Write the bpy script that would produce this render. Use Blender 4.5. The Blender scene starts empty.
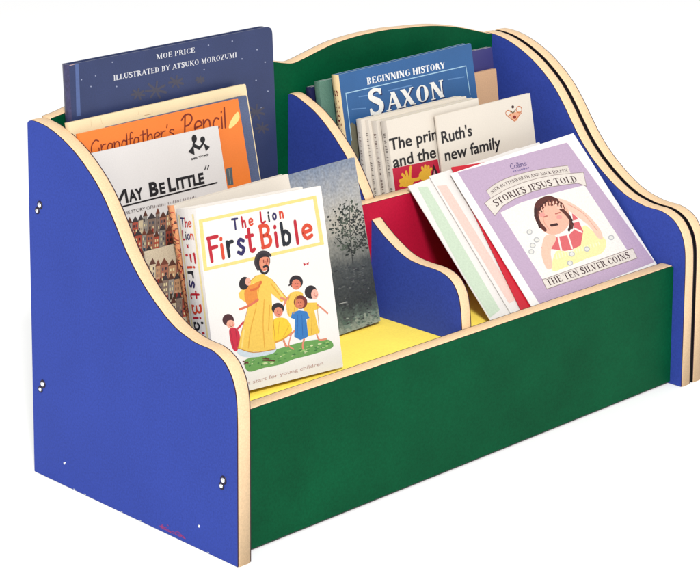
import bpy, bmesh, math, random
from mathutils import Vector, Matrix
random.seed(4)
scene = bpy.context.scene
COL = scene.collection

# measurements: camera, bookcase profile, the pose of each book and the print on its cover
CAM = {'P': {'D': 0.33445, 'H': 0.39816, 'r': 0.01659, 'h': 0.15044, 't': 0.0181, 'L': 0.75}, 'cam': [-1.31167, -1.46196, 0.9144], 'R': [[0.71916, -0.69484, 0.00257], [0.11398, 0.12162, 0.98601], [0.68544, 0.7088, -0.16667]], 'f': 2109.08888, 'cx': 313.27349, 'cy': -13.06235, 'prof': [[0.33409, 0.39673], [0.31947, 0.39736], [0.29844, 0.39445], [0.27472, 0.38648], [0.25159, 0.37492], [0.23167, 0.36114], [0.21205, 0.34387], [0.19517, 0.32307], [0.1796, 0.30048], [0.16426, 0.27971], [0.14376, 0.2585], [0.1184, 0.23881], [0.09333, 0.22443], [0.06839, 0.21718], [0.05461, 0.21556], [0.03915, 0.21484], [0.02639, 0.211], [0.0164, 0.20477], [0.00882, 0.1954], [0.00391, 0.18443], [0.00092, 0.16936], [-0.00011, 0.14275]]}
BOOKS = {
 'lilac': dict(o=[0.49859, 0.0365, 0.13647], a=[0.99897, 0.01268, 0.04349], b=[-0.04086, 0.66675, 0.74416], n=[0.01956, 0.74518, -0.66658], w=0.23122, h=0.19478, t=0.0022, art=[
  ['illustration','p',[[210,3874],[4218,3714],[4597,100],[252,153]],(195,170,196),0],
  ['illustration','p',[[750,2590],[1581,2654],[2526,2620],[3906,2530],[3957,616],[789,689]],(246,241,234),0],
  ['illustration','p',[[3029,1578],[3258,1342],[3475,1055],[3125,796],[2487,802],[1759,794],[1235,839],[1731,1241],[2251,1092]],(248,236,170),1],
  ['illustration','p',[[2509,2475],[2876,2407],[3199,2138],[3429,1756],[3505,1341],[3405,1111],[3261,1188],[3228,1522],[3076,1777],[2857,2095]],(247,204,182),1],
  ['illustration','e',[2277,2038],[577,-60],[-218,-428],(244,186,162)],
  ['illustration','s',[[2592,2466],[2313,2528],[2011,2452],[1802,2241],[1729,2038],[1772,1839]],135,(92,42,34),1],
  ['illustration','s',[[2313,2528],[2543,2515],[2715,2396]],143,(92,42,34),1],
  ['illustration','s',[[2674,2181],[2758,1977],[2756,1789],[2636,1660]],125,(92,42,34),1],
  ['illustration','s',[[2530,2392],[2837,2345]],67,(248,200,178),1],
  ['illustration','s',[[2580,2306],[2830,2265]],67,(248,200,178),1],
  ['illustration','s',[[2598,2220],[2870,2182]],67,(248,200,178),1],
  ['illustration','s',[[1922,2326],[1819,2309]],38,(96,44,36),1],
  ['illustration','s',[[1958,2349],[1912,2250]],38,(126,66,52),1],
  ['illustration','s',[[1996,2370],[1927,2330]],38,(74,32,28),1],
  ['illustration','s',[[2035,2389],[2024,2267]],38,(96,44,36),1],
  ['illustration','s',[[2076,2407],[2043,2344]],38,(126,66,52),1],
  ['illustration','s',[[2118,2423],[1981,2321]],38,(74,32,28),1],
  ['illustration','s',[[2162,2436],[2162,2351]],38,(96,44,36),1],
  ['illustration','s',[[2205,2448],[2102,2323]],38,(126,66,52),1],
  ['illustration','s',[[2249,2457],[2124,2392]],38,(74,32,28),1],
  ['illustration','s',[[2294,2464],[2307,2416]],38,(96,44,36),1],
  ['illustration','s',[[2338,2469],[2247,2381]],38,(126,66,52),1],
  ['illustration','s',[[2382,2472],[2268,2444]],38,(74,32,28),1],
  ['illustration','s',[[2425,2472],[2369,2361]],38,(96,44,36),1],
  ['illustration','s',[[2467,2470],[2389,2419]],38,(126,66,52),1],
  ['illustration','s',[[2508,2465],[2487,2331]],39,(74,32,28),1],
  ['illustration','s',[[2548,2458],[2505,2384]],38,(96,44,36),1],
  ['illustration','s',[[2586,2449],[2438,2336]],39,(126,66,52),1],
  ['illustration','s',[[2623,2438],[2614,2341]],38,(74,32,28),1],
  ['illustration','s',[[2657,2424],[2626,2387]],39,(96,44,36),1],
  ['illustration','s',[[2689,2409],[2553,2333]],39,(126,66,52),1],
  ['illustration','s',[[2719,2391],[2723,2331]],39,(74,32,28),1],
  ['illustration','s',[[2746,2372],[2645,2272]],39,(96,44,36),1],
  ['illustration','s',[[2770,2351],[2647,2312]],39,(126,66,52),1],
  ['illustration','s',[[2792,2328],[2725,2205]],38,(74,32,28),1],
  ['illustration','s',[[2810,2303],[2721,2241]],38,(96,44,36),1],
  ['illustration','s',[[2825,2277],[2794,2132]],38,(126,66,52),1],
  ['illustration','s',[[1902,2392],[1733,2215]],66,(60,28,26),1],
  ['illustration','s',[[1761,2163],[1665,1931]],66,(60,28,26),1],
  ['illustration','s',[[2806,1919],[2772,1721]],67,(60,28,26),1],
  ['illustration','s',[[2644,1685],[2500,1600]],67,(60,28,26),1],
  ['illustration','s',[[1561,1620],[1194,1177]],19,(226,150,130),1],
  ['illustration','s',[[1903,1590],[1530,1299]],19,(226,150,130),1],
  ['illustration','s',[[2975,2235],[3286,1878],[3389,1350]],19,(226,150,130),1],
  ['illustration','s',[[2115,2289],[1904,2034],[1917,1763]],19,(226,150,130),1],
  ['illustration','s',[[1662,1173],[1602,1059]],32,(252,246,204),1],
  ['illustration','s',[[1763,1166],[1705,1055]],32,(252,246,204),1],
  ['illustration','s',[[1864,1159],[1809,1051]],32,(252,246,204),1],
  ['illustration','s',[[1965,1152],[1913,1048]],32,(252,246,204),1],
  ['illustration','s',[[2067,1145],[2018,1044]],33,(252,246,204),1],
  ['illustration','s',[[2169,1137],[2123,1040]],33,(252,246,204),1],
  ['illustration','s',[[2271,1130],[2228,1036]],33,(252,246,204),1],
  ['illustration','s',[[2374,1123],[2333,1033]],33,(252,246,204),1],
  ['illustration','s',[[2476,1116],[2439,1029]],33,(252,246,204),1],
  ['illustration','s',[[2580,1109],[2545,1025]],33,(252,246,204),1],
  ['illustration','s',[[2683,1101],[2651,1021]],33,(252,246,204),1],
  ['illustration','s',[[2787,1094],[2758,1018]],33,(252,246,204),1],
  ['illustration','s',[[2890,1087],[2864,1014]],33,(252,246,204),1],
  ['illustration','s',[[2995,1079],[2972,1010]],33,(252,246,204),1],
  ['illustration','s',[[3099,1072],[3079,1006]],33,(252,246,204),1],
  ['illustration','s',[[3204,1065],[3187,1002]],33,(252,246,204),1],
  ['illustration','s',[[2052,1868],[2260,1846]],66,(60,30,30),1],
  ['illustration','s',[[1979,2125],[2107,2121]],33,(190,110,96),1],
  ['illustration','s',[[2405,2097],[2583,2093]],33,(190,110,96),1],
  ['illustration','e',[1976,2193],[87,-24],[-42,-51],(240,160,150)],
  ['illustration','e',[2466,1990],[88,-24],[-43,-51],(240,160,150)],
  ['illustration','p',[[1307,1442],[1558,1546],[2038,1551],[2414,1499],[2687,1570],[2937,1973],[3018,1838],[2937,1455],[2581,1153],[2226,1134],[1985,1168],[1613,1328]],(222,104,108),0],
  ['illustration','s',[[2063,1567],[1889,1218]],56,(246,232,226),1],
  ['illustration','s',[[2378,1491],[2257,1170]],57,(246,232,226),1],
  ['illustration','s',[[2727,1581],[2872,1451]],57,(246,232,226),1],
  ['illustration','s',[[2806,1761],[3006,1751]],57,(246,232,226),1],
  ['illustration','p',[[1629,1667],[1953,1629],[1920,1496],[1554,1292],[1308,926],[1108,932],[1215,1302]],(246,200,176),1],
  ['illustration','e',[1265,1902],[90,-25],[-50,-61],(186,186,186)],
  ['illustration','e',[1265,1902],[62,-17],[-32,-39],(232,230,222)],
  ['illustration','e',[1332,1663],[90,-26],[-50,-61],(186,186,186)],
  ['illustration','e',[1332,1663],[62,-18],[-32,-39],(232,230,222)],
  ['illustration','e',[3698,1060],[95,-27],[-54,-62],(186,186,186)],
  ['illustration','e',[3698,1060],[65,-19],[-35,-40],(232,230,222)],
  ['illustration','e',[2701,1016],[93,-27],[-52,-61],(186,186,186)],
  ['illustration','e',[2701,1016],[64,-18],[-34,-39],(232,230,222)],
  ['illustration','e',[1913,850],[91,-27],[-51,-60],(186,186,186)],
  ['illustration','e',[1913,850],[62,-18],[-33,-39],(232,230,222)],
  ['illustration','e',[1111,1572],[90,-26],[-49,-60],(186,186,186)],
  ['illustration','e',[1111,1572],[61,-18],[-32,-39],(232,230,222)],
  ['illustration','e',[957,1441],[89,-26],[-49,-60],(186,186,186)],
  ['illustration','e',[957,1441],[61,-17],[-32,-39],(232,230,222)],
  ['illustration','e',[2142,1035],[92,-26],[-51,-60],(186,186,186)],
  ['illustration','e',[2142,1035],[63,-18],[-33,-39],(232,230,222)],
  ['title','p',[[724,3209],[1090,3294],[1522,3339],[2001,3337],[2546,3307],[3149,3237],[3759,3143],[3689,2921],[3131,3016],[2521,3077],[1969,3098],[1393,3079],[1023,3032],[733,2983]],(226,216,206),0],
  ['title','s',[[724,3209],[1090,3294],[1522,3339],[2001,3337],[2546,3307],[3149,3237],[3759,3143]],14,(150,132,128),1],
  ['title','p',[[445,2934],[698,2998],[1031,3042],[1401,3089],[1977,3108],[2529,3087],[3140,3026],[3693,2926],[4126,2844],[3948,2486],[3718,2636],[3288,2705],[2765,2776],[2144,2817],[1484,2798],[950,2725],[524,2564]],(232,223,213),0],
  ['title','s',[[445,2934],[698,2998],[1031,3042],[1401,3089],[1977,3108],[2529,3087],[3140,3026],[3693,2926],[4126,2844],[3948,2486],[3718,2636],[3288,2705],[2765,2776],[2144,2817],[1484,2798],[950,2725],[524,2564],[445,2934]],14,(150,132,128),0],
  ['title', 'c', 'NICK BUTTERWORTH AND MICK INKPEN', [[846, 3086], [1132, 3149], [1552, 3178], [2114, 3177], [2647, 3130], [3170, 3062], [3650, 2994]], 83, (84, 64, 66), 'serif'],
  ['title', 'c', 'STORIES JESUS TOLD', [[724, 2756], [1183, 2819], [1681, 2843], [2240, 2835], [2782, 2796], [3310, 2731], [3772, 2659]], 171, (74, 52, 54), 'serif'],
  ['title', 't', 'Collins', [1896, 3525], [2494, 3482], 131, (70, 58, 120), 'script', 0],
  ['title','s',[[1901,3431],[1956,3460]],16,(110,96,150),1],
  ['title','s',[[1965,3427],[2021,3456]],16,(110,96,150),1],
  ['title','s',[[2030,3422],[2086,3451]],16,(110,96,150),1],
  ['title','s',[[2095,3418],[2151,3447]],16,(110,96,150),1],
  ['title','s',[[2160,3413],[2216,3442]],16,(110,96,150),1],
  ['title','s',[[2226,3409],[2282,3437]],17,(110,96,150),1],
  ['title','s',[[2291,3404],[2347,3433]],17,(110,96,150),1],
  ['title','s',[[2356,3399],[2413,3428]],17,(110,96,150),1],
  ['title','s',[[2422,3395],[2478,3424]],17,(110,96,150),1],
  ['title','p',[[762,725],[4164,616],[4113,349],[730,481]],(232,223,213),0],
  ['title','s',[[762,725],[4164,616],[4113,349],[730,481],[762,725]],15,(150,132,128),0],
  ['title', 't', 'THE TEN SILVER COINS', [832, 535], [3926, 418], 161, (74, 52, 54), 'serif', 0],
 ]),
 'red': dict(o=[0.4821, 0.04069, 0.13647], a=[0.99571, -0.07486, -0.05447], b=[0.09049, 0.66265, 0.74344], n=[0.01956, 0.74518, -0.66658], w=0.2, h=0.20122, t=0.0022, art=[
 ]),
 'pink': dict(o=[0.46886, 0.04479, 0.13647], a=[0.99937, 0.00507, 0.03499], b=[-0.02946, 0.66685, 0.74461], n=[0.01956, 0.74518, -0.66658], w=0.2, h=0.19503, t=0.0022, art=[
  ['illustration','p',[[30,3614],[327,3566],[397,421],[88,390]],(244,208,196),0],
 ]),
 'green': dict(o=[0.43676, 0.04939, 0.13647], a=[0.99833, 0.02172, 0.05358], b=[-0.05441, 0.66651, 0.74351], n=[0.01956, 0.74518, -0.66658], w=0.2, h=0.1881, t=0.0022, art=[
  ['illustration','p',[[230,3650],[529,3602],[427,247],[-110,154]],(206,222,198),0],
 ]),
 'bible': dict(o=[0.04392, 0.07728, 0.14265], a=[0.99641, -0.08108, -0.0244], b=[0.04206, 0.22389, 0.97371], n=[0.07348, 0.97124, -0.22649], w=0.16646, h=0.19473, t=0.034, art=[
  ['illustration','p',[[48,3647],[3165,3708],[3072,3644],[140,3584]],'frame',0],
  ['illustration','p',[[3165,3708],[3218,2648],[3112,2711],[3072,3644]],'frame',0],
  ['illustration','p',[[3218,2648],[26,2596],[113,2663],[3112,2711]],'frame',0],
  ['illustration','p',[[26,2596],[48,3647],[140,3584],[113,2663]],'frame',0],
  ['title','g','T',[880,3319],214,43,(44,38,92),0.9],
  ['title','g','h',[1132,3330],215,43,(188,30,48),0.9],
  ['title','g','e',[1312,3344],215,43,(214,72,44),0.9],
  ['title','g','L',[1631,3355],216,44,(188,30,48),0.9],
  ['title','g','i',[1833,3354],217,44,(30,36,44),0.9],
  ['title','g','o',[1942,3367],217,44,(44,38,92),0.9],
  ['title','g','n',[2135,3372],217,44,(214,72,44),0.9],
  ['title','g','F',[230,2768],480,77,(188,30,48),0.855],
  ['title','g','i',[541,2787],480,77,(214,72,44),0.7200000000000001],
  ['title','g','r',[687,2801],485,78,(30,36,44),0.81],
  ['title','g','s',[946,2801],485,78,(44,38,92),0.855],
  ['title','g','t',[1197,2803],487,78,(188,30,48),0.765],
  ['title','g','B',[1582,2838],448,79,(214,72,44),1.035],
  ['title','g','i',[1961,2807],492,79,(188,30,48),0.7200000000000001],
  ['title','g','b',[2134,2810],451,79,(30,36,44),0.9450000000000001],
  ['title','g','l',[2509,2789],455,80,(188,30,48),0.9],
  ['title','g','e',[2682,2847],455,80,(214,72,44),1.1700000000000002],
  ['illustration','p',[[765,625],[1070,663],[1580,697],[2170,724],[2614,711],[3038,632],[3117,466],[2718,425],[2343,415],[2047,414],[1675,371],[1243,386],[828,387]],(104,158,82),1],
  ['illustration','e',[2026,502],[32,1],[2,-15],(60,118,58)],
  ['illustration','e',[2789,497],[26,0],[2,-11],(150,190,110)],
  ['illustration','e',[945,524],[22,0],[2,-14],(200,215,160)],
  ['illustration','e',[2256,575],[46,1],[3,-16],(80,140,70)],
  ['illustration','e',[882,500],[30,1],[2,-13],(60,118,58)],
  ['illustration','e',[1439,489],[36,1],[2,-10],(150,190,110)],
  ['illustration','e',[2011,490],[32,1],[2,-11],(200,215,160)],
  ['illustration','e',[1661,453],[56,1],[3,-16],(80,140,70)],
  ['illustration','e',[2812,505],[36,1],[2,-10],(60,118,58)],
  ['illustration','e',[2258,532],[35,1],[2,-11],(150,190,110)],
  ['illustration','e',[1714,535],[31,1],[2,-12],(200,215,160)],
  ['illustration','e',[1817,471],[42,1],[2,-12],(80,140,70)],
  ['illustration','e',[1434,531],[28,1],[2,-11],(60,118,58)],
  ['illustration','e',[1961,602],[39,1],[2,-13],(150,190,110)],
  ['illustration','e',[2375,506],[47,1],[3,-17],(200,215,160)],
  ['illustration','e',[1637,499],[33,1],[3,-15],(80,140,70)],
  ['illustration','e',[1538,535],[23,0],[2,-11],(60,118,58)],
  ['illustration','e',[2982,593],[47,1],[3,-16],(150,190,110)],
  ['illustration','e',[2418,548],[43,1],[2,-10],(200,215,160)],
  ['illustration','e',[997,572],[26,1],[2,-10],(80,140,70)],
  ['illustration','e',[1109,506],[27,1],[3,-19],(60,118,58)],
  ['illustration','e',[2322,536],[47,1],[2,-12],(150,190,110)],
  ['illustration','e',[2867,508],[48,1],[3,-14],(200,215,160)],
  ['illustration','e',[2677,515],[46,1],[3,-19],(80,140,70)],
  ['illustration','e',[2219,561],[41,1],[2,-11],(60,118,58)],
  ['illustration','e',[1240,477],[48,1],[3,-20],(150,190,110)],
  ['illustration','e',[2702,544],[25,1],[2,-14],(200,215,160)],
  ['illustration','e',[2871,515],[40,1],[2,-14],(80,140,70)],
  ['illustration','e',[1312,580],[24,0],[3,-19],(60,118,58)],
  ['illustration','e',[2239,596],[36,1],[2,-9],(150,190,110)],
  ['illustration','e',[1277,478],[44,1],[3,-14],(200,215,160)],
  ['illustration','e',[1421,496],[55,1],[2,-14],(80,140,70)],
  ['illustration','e',[996,599],[24,1],[3,-19],(60,118,58)],
  ['illustration','e',[2001,481],[27,1],[2,-12],(150,190,110)],
  ['illustration','e',[2336,482],[34,1],[2,-9],(200,215,160)],
  ['illustration','e',[2737,581],[49,1],[2,-11],(80,140,70)],
  ['illustration','e',[2344,491],[48,1],[2,-13],(60,118,58)],
  ['illustration','e',[2432,599],[33,1],[2,-13],(150,190,110)],
  ['illustration','e',[2770,601],[54,1],[3,-18],(200,215,160)],
  ['illustration','e',[2979,574],[29,1],[2,-12],(80,140,70)],
  ['illustration','e',[2640,482],[47,1],[2,-14],(60,118,58)],
  ['illustration','e',[1443,464],[52,1],[2,-10],(150,190,110)],
  ['illustration','e',[1288,459],[51,1],[2,-12],(200,215,160)],
  ['illustration','e',[1438,536],[40,1],[2,-10],(80,140,70)],
  ['illustration','e',[2670,545],[50,1],[2,-11],(60,118,58)],
  ['illustration','e',[2956,522],[35,1],[4,-20],(150,190,110)],
  ['illustration','e',[2357,491],[23,0],[2,-9],(200,215,160)],
  ['illustration','e',[2464,575],[40,1],[2,-11],(80,140,70)],
  ['illustration','e',[2990,556],[52,1],[2,-10],(60,118,58)],
  ['illustration','e',[1884,606],[53,1],[2,-14],(150,190,110)],
  ['illustration','e',[992,595],[39,1],[2,-9],(200,215,160)],
  ['illustration','e',[1230,531],[38,1],[3,-15],(80,140,70)],
  ['illustration','e',[2190,559],[44,1],[2,-10],(60,118,58)],
  ['illustration','e',[1419,469],[26,0],[2,-11],(150,190,110)],
  ['illustration','e',[1357,525],[21,0],[2,-9],(200,215,160)],
  ['illustration','e',[1844,589],[45,1],[3,-18],(80,140,70)],
  ['illustration','e',[2087,506],[35,1],[2,-9],(60,118,58)],
  ['illustration','e',[1789,553],[42,1],[2,-10],(150,190,110)],
  ['illustration','e',[1315,463],[30,0],[2,-13],(200,215,160)],
  ['illustration','e',[2900,585],[27,0],[3,-17],(80,140,70)],
  ['illustration','e',[2065,519],[23,1],[2,-13],(60,118,58)],
  ['illustration','e',[850,561],[45,1],[2,-9],(150,190,110)],
  ['illustration','e',[1456,437],[55,1],[2,-14],(200,215,160)],
  ['illustration','e',[2440,525],[38,1],[3,-19],(80,140,70)],
  ['illustration','e',[1194,457],[22,1],[3,-18],(60,118,58)],
  ['illustration','e',[2311,550],[46,1],[2,-14],(150,190,110)],
  ['illustration','e',[2552,604],[40,1],[3,-19],(200,215,160)],
  ['illustration','e',[2882,593],[31,1],[3,-19],(80,140,70)],
  ['illustration','e',[1592,604],[46,1],[2,-13],(60,118,58)],
  ['illustration','e',[2443,548],[40,1],[2,-14],(150,190,110)],
  ['illustration','p',[[625,884],[1086,761],[1589,751],[1543,643],[1209,632],[893,670],[665,755]],(202,214,222),1],
  ['illustration','s',[[725,617],[848,560]],28,(92,40,34),1],
  ['illustration','s',[[741,558],[844,580]],28,(92,40,34),1],
  ['illustration','s',[[1238,589],[1393,540]],28,(92,40,34),1],
  ['illustration','s',[[1239,547],[1528,477]],28,(92,40,34),1],
  ['illustration','p',[[1075,2178],[1323,2296],[1511,2299],[1707,2163],[1862,1942],[2043,1698],[1902,1636],[1660,1862],[1641,1556],[1614,1103],[1598,717],[1364,704],[944,772],[624,900],[769,1201],[966,1561],[1038,1747],[834,1902],[821,2006]],(236,194,84),0],
  ['illustration','s',[[1220,1630],[1012,1213],[902,865]],28,(222,166,58),1],
  ['illustration','s',[[1456,1760],[1350,1265],[1319,786]],28,(222,166,58),1],
  ['illustration','s',[[1579,1624],[1473,1128]],28,(222,166,58),1],
  ['illustration','s',[[1350,2006],[1228,1685]],28,(222,166,58),1],
  ['illustration','s',[[1684,2064],[1862,1804]],28,(222,166,58),1],
  ['illustration','s',[[846,1243],[739,913]],39,(243,212,120),1],
  ['illustration','s',[[1227,2141],[1111,1763]],39,(243,212,120),1],
  ['illustration','s',[[1791,2046],[1948,1743]],40,(243,212,120),1],
  ['illustration','e',[1530,2559],[199,-55],[-66,-192],(40,32,38)],
  ['illustration','p',[[1467,2602],[1580,2641],[1714,2600],[1711,2500],[1662,2392],[1535,2348],[1450,2455]],(220,138,108),1],
  ['illustration','s',[[1758,2643],[1663,2724],[1518,2747],[1396,2676],[1345,2547],[1393,2414]],60,(58,50,56),1],
  ['illustration','s',[[1437,2449],[1477,2343],[1575,2302],[1665,2369],[1626,2448],[1548,2436]],49,(40,32,38),1],
  ['illustration','s',[[1564,2579],[1563,2529]],22,(120,40,34),1],
  ['illustration','s',[[1673,2581],[1670,2527]],22,(120,40,34),1],
  ['illustration','s',[[1617,2553],[1624,2476]],17,(170,70,58),1],
  ['illustration','e',[1532,2491],[49,-8],[-5,-29],(224,150,116)],
  ['illustration','s',[[1552,2380],[1634,2377]],17,(190,90,80),1],
  ['illustration','p',[[1032,2101],[1218,2132],[1418,2168],[1455,2116],[1325,2014],[1290,1870],[1306,1767],[1029,1721],[961,1927]],(226,138,58),1],
  ['illustration','e',[995,2189],[119,-47],[-64,-123],(40,32,38)],
  ['illustration','e',[1098,2207],[73,-12],[-13,-82],(238,170,150)],
  ['illustration','s',[[1291,1795],[1060,1716],[805,1681]],49,(216,110,80),1],
  ['illustration','s',[[1138,2021],[1329,2038],[1427,2141]],49,(210,104,52),1],
  ['illustration','s',[[1900,1727],[1987,1674],[2023,1592]],55,(220,138,108),1],
  ['illustration','p',[[481,1325],[639,1324],[726,1153],[626,873],[517,893],[469,1088]],(200,34,62),1],
  ['illustration','s',[[632,1278],[747,1333],[849,1402]],44,(196,52,66),1],
  ['illustration','e',[479,1520],[144,-26],[-18,-121],(72,36,40)],
  ['illustration','e',[528,1426],[103,-19],[-13,-82],(236,170,144)],
  ['illustration','p',[[1641,1322],[1930,1299],[2059,1138],[2063,979],[1827,878],[1606,862],[1573,1025]],(242,200,52),1],
  ['illustration','s',[[1604,848],[1827,878],[2061,965]],34,(214,150,50),1],
  ['illustration','s',[[1841,847],[1859,729]],39,(220,138,108),1],
  ['illustration','e',[1783,1526],[164,-29],[-18,-117],(40,32,38)],
  ['illustration','e',[1785,1451],[114,-20],[-16,-100],(220,138,108)],
  ['illustration','s',[[2056,937],[1950,726],[2062,619]],28,(220,138,108),1],
  ['illustration','p',[[2168,1787],[2431,1765],[2478,1641],[2212,1312],[2030,1330],[2022,1605]],(236,194,84),1],
  ['illustration','s',[[2090,1708],[1985,1625]],46,(220,138,108),1],
  ['illustration','e',[2347,1987],[181,-30],[-22,-141],(40,32,38)],
  ['illustration','e',[2339,1936],[123,-21],[-17,-107],(216,126,100)],
  ['illustration','s',[[2150,1951],[2221,1980]],34,(40,32,38),1],
  ['illustration','p',[[2504,1520],[2832,1469],[2871,1334],[2733,1318],[2797,824],[2615,811],[2411,814],[2527,1198],[2422,1471]],(232,190,70),0],
  ['illustration','s',[[2842,1415],[2964,1309],[3082,1192]],37,(220,138,108),1],
  ['illustration','s',[[2720,815],[2774,683],[2961,671]],37,(220,138,108),1],
  ['illustration','e',[2706,1712],[168,-29],[-22,-141],(40,32,38)],
  ['illustration','e',[2801,1649],[95,-16],[-17,-108],(238,176,158)],
  ['illustration','p',[[2141,1376],[2334,1388],[2530,1330],[2584,1182],[2494,1175],[2487,805],[2274,770],[2119,868],[2197,1222],[2088,1276]],(48,118,186),0],
  ['illustration','s',[[2283,1299],[2207,909]],14,(34,92,160),1],
  ['illustration','s',[[2391,1280],[2346,855]],14,(34,92,160),1],
  ['illustration','s',[[2370,769],[2316,664],[2311,584]],46,(220,138,108),1],
  ['illustration','s',[[2138,985],[2003,924]],45,(220,138,108),1],
  ['illustration','e',[2397,1551],[181,-32],[-22,-141],(118,48,40)],
  ['illustration','e',[2364,1528],[130,-23],[-16,-101],(206,116,84)],
  ['illustration','s',[[1825,836],[1896,708]],40,(220,138,108),1],
  ['illustration','s',[[2050,1691],[1948,1559]],40,(220,138,108),1],
  ['illustration','p',[[2592,2363],[2667,2316],[2609,2279]],(188,30,48),0],
  ['illustration','p',[[2667,2316],[2754,2349],[2729,2283]],(188,30,48),0],
  ['title', 't', 'best start for young children', [518, 121], [2795, 154], 72, (196, 160, 150), 'sans', 0],
  ['illustration','e',[504,1408],[27,-5],[-3,-16],(226,120,104)],
  ['illustration','e',[586,1393],[24,-4],[-3,-17],(226,120,104)],
  ['illustration','e',[517,1445],[10,-2],[-2,-11],(92,34,34)],
  ['illustration','e',[579,1437],[10,-2],[-2,-11],(92,34,34)],
  ['illustration','s',[[518,1383],[544,1370],[566,1377]],11,(92,34,34),1],
  ['illustration','e',[1754,1434],[28,-5],[-3,-17],(226,120,104)],
  ['illustration','e',[1839,1419],[25,-4],[-3,-17],(226,120,104)],
  ['illustration','e',[1767,1472],[11,-2],[-2,-11],(92,34,34)],
  ['illustration','e',[1831,1463],[11,-2],[-2,-11],(92,34,34)],
  ['illustration','s',[[1768,1408],[1795,1395],[1818,1402]],11,(92,34,34),1],
  ['illustration','e',[2318,1920],[26,-4],[-2,-15],(226,120,104)],
  ['illustration','e',[2396,1907],[23,-4],[-2,-15],(226,120,104)],
  ['illustration','e',[2330,1955],[10,-2],[-1,-10],(92,34,34)],
  ['illustration','e',[2389,1947],[10,-2],[-2,-10],(92,34,34)],
  ['illustration','s',[[2331,1897],[2356,1885],[2377,1892]],10,(92,34,34),1],
  ['illustration','e',[2787,1637],[26,-5],[-2,-15],(226,120,104)],
  ['illustration','e',[2866,1624],[23,-4],[-3,-15],(226,120,104)],
  ['illustration','e',[2800,1672],[10,-2],[-2,-10],(92,34,34)],
  ['illustration','e',[2859,1664],[10,-2],[-2,-10],(92,34,34)],
  ['illustration','s',[[2801,1614],[2826,1602],[2847,1609]],10,(92,34,34),1],
  ['illustration','e',[2328,1514],[26,-4],[-2,-15],(226,120,104)],
  ['illustration','e',[2406,1500],[23,-4],[-2,-15],(226,120,104)],
  ['illustration','e',[2340,1548],[10,-2],[-2,-10],(92,34,34)],
  ['illustration','e',[2399,1541],[10,-2],[-2,-10],(92,34,34)],
  ['illustration','s',[[2341,1491],[2366,1479],[2387,1486]],10,(92,34,34),1],
  ['illustration','s',[[626,917],[1012,748],[1596,706]],17,(188,128,44),1],
  ['illustration','s',[[1033,1719],[769,1201],[639,909]],12,(196,132,46),1],
  ['illustration','s',[[1626,1272],[1599,728]],12,(196,132,46),1],
  ['illustration','s',[[1323,2296],[1103,2173]],12,(196,132,46),1],
  ['illustration','s',[[1719,2149],[2044,1703]],12,(196,132,46),1],
  ['illustration','s',[[1640,1314],[1573,1025]],14,(214,160,44),1],
  ['illustration','s',[[2011,1117],[1834,920]],14,(214,160,44),1],
  ['illustration','s',[[1775,1246],[1692,946]],14,(214,160,44),1],
  ['illustration','s',[[2175,1780],[2076,1624],[2040,1343]],14,(204,152,52),1],
  ['illustration','s',[[2831,1463],[2800,844]],14,(204,152,52),1],
  ['illustration','s',[[2668,1260],[2582,840]],14,(204,152,52),1],
  ['illustration','s',[[2314,1727],[2180,1346]],14,(204,152,52),1],
  ['illustration','s',[[501,1293],[540,906]],14,(158,22,52),1],
  ['illustration','s',[[635,1297],[638,972]],14,(158,22,52),1],
 ]),
 'behind': dict(o=[0.06342, 0.11894, 0.13747], a=[0.99965, 0.01501, 0.02158], b=[-0.0244, 0.22406, 0.97427], n=[-0.00979, 0.97446, -0.22435], w=0.16512, h=0.19335, t=0.011, art=[
 ]),
 'dark': dict(o=[0.2254, 0.14348, 0.13559], a=[0.99898, -0.02982, 0.03392], b=[-0.02722, 0.20176, 0.97906], n=[0.03604, 0.97898, -0.20074], w=0.11994, h=0.18941, t=0.004, art=[
  ['illustration','e',[1962,1287],[38,-14],[-6,-14],(52,54,58)],
  ['illustration','e',[1660,723],[22,-3],[0,-10],(66,66,70)],
  ['illustration','e',[2019,440],[37,0],[2,-8],(100,102,102)],
  ['illustration','e',[2150,722],[19,-7],[-5,-13],(92,96,96)],
  ['illustration','e',[1731,1130],[62,-7],[0,-9],(52,54,58)],
  ['illustration','e',[1854,383],[41,-4],[0,-9],(66,66,70)],
  ['illustration','e',[1647,955],[36,-9],[-4,-16],(100,102,102)],
  ['illustration','e',[1752,1010],[32,-1],[2,-13],(60,64,66)],
  ['illustration','e',[1495,600],[40,-3],[2,-16],(92,96,96)],
  ['illustration','e',[1549,472],[39,-5],[0,-14],(66,66,70)],
  ['illustration','e',[1894,1281],[42,-15],[-6,-14],(60,64,66)],
  ['illustration','e',[1774,1011],[29,-10],[-7,-17],(52,54,58)],
  ['illustration','e',[1601,311],[58,-1],[2,-9],(66,66,70)],
  ['illustration','e',[1937,759],[42,-1],[1,-9],(100,102,102)],
  ['illustration','e',[1463,1065],[26,-2],[1,-12],(60,64,66)],
  ['illustration','e',[2015,309],[43,-12],[-3,-12],(92,96,96)],
  ['illustration','e',[1862,192],[54,7],[8,-18],(52,54,58)],
  ['illustration','e',[1347,338],[40,-9],[-3,-16],(66,66,70)],
  ['illustration','e',[1845,1217],[22,-6],[-3,-11],(100,102,102)],
  ['illustration','e',[1778,847],[53,-13],[-4,-16],(60,64,66)],
  ['illustration','e',[1623,1462],[41,-5],[0,-8],(92,96,96)],
  ['illustration','e',[2044,533],[63,2],[2,-9],(52,54,58)],
  ['illustration','e',[1758,1132],[26,-8],[-5,-15],(100,102,102)],
  ['illustration','e',[1727,1401],[55,1],[4,-18],(60,64,66)],
  ['illustration','e',[2064,1135],[62,-5],[1,-10],(92,96,96)],
  ['illustration','e',[2073,372],[27,-7],[-4,-14],(52,54,58)],
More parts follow.
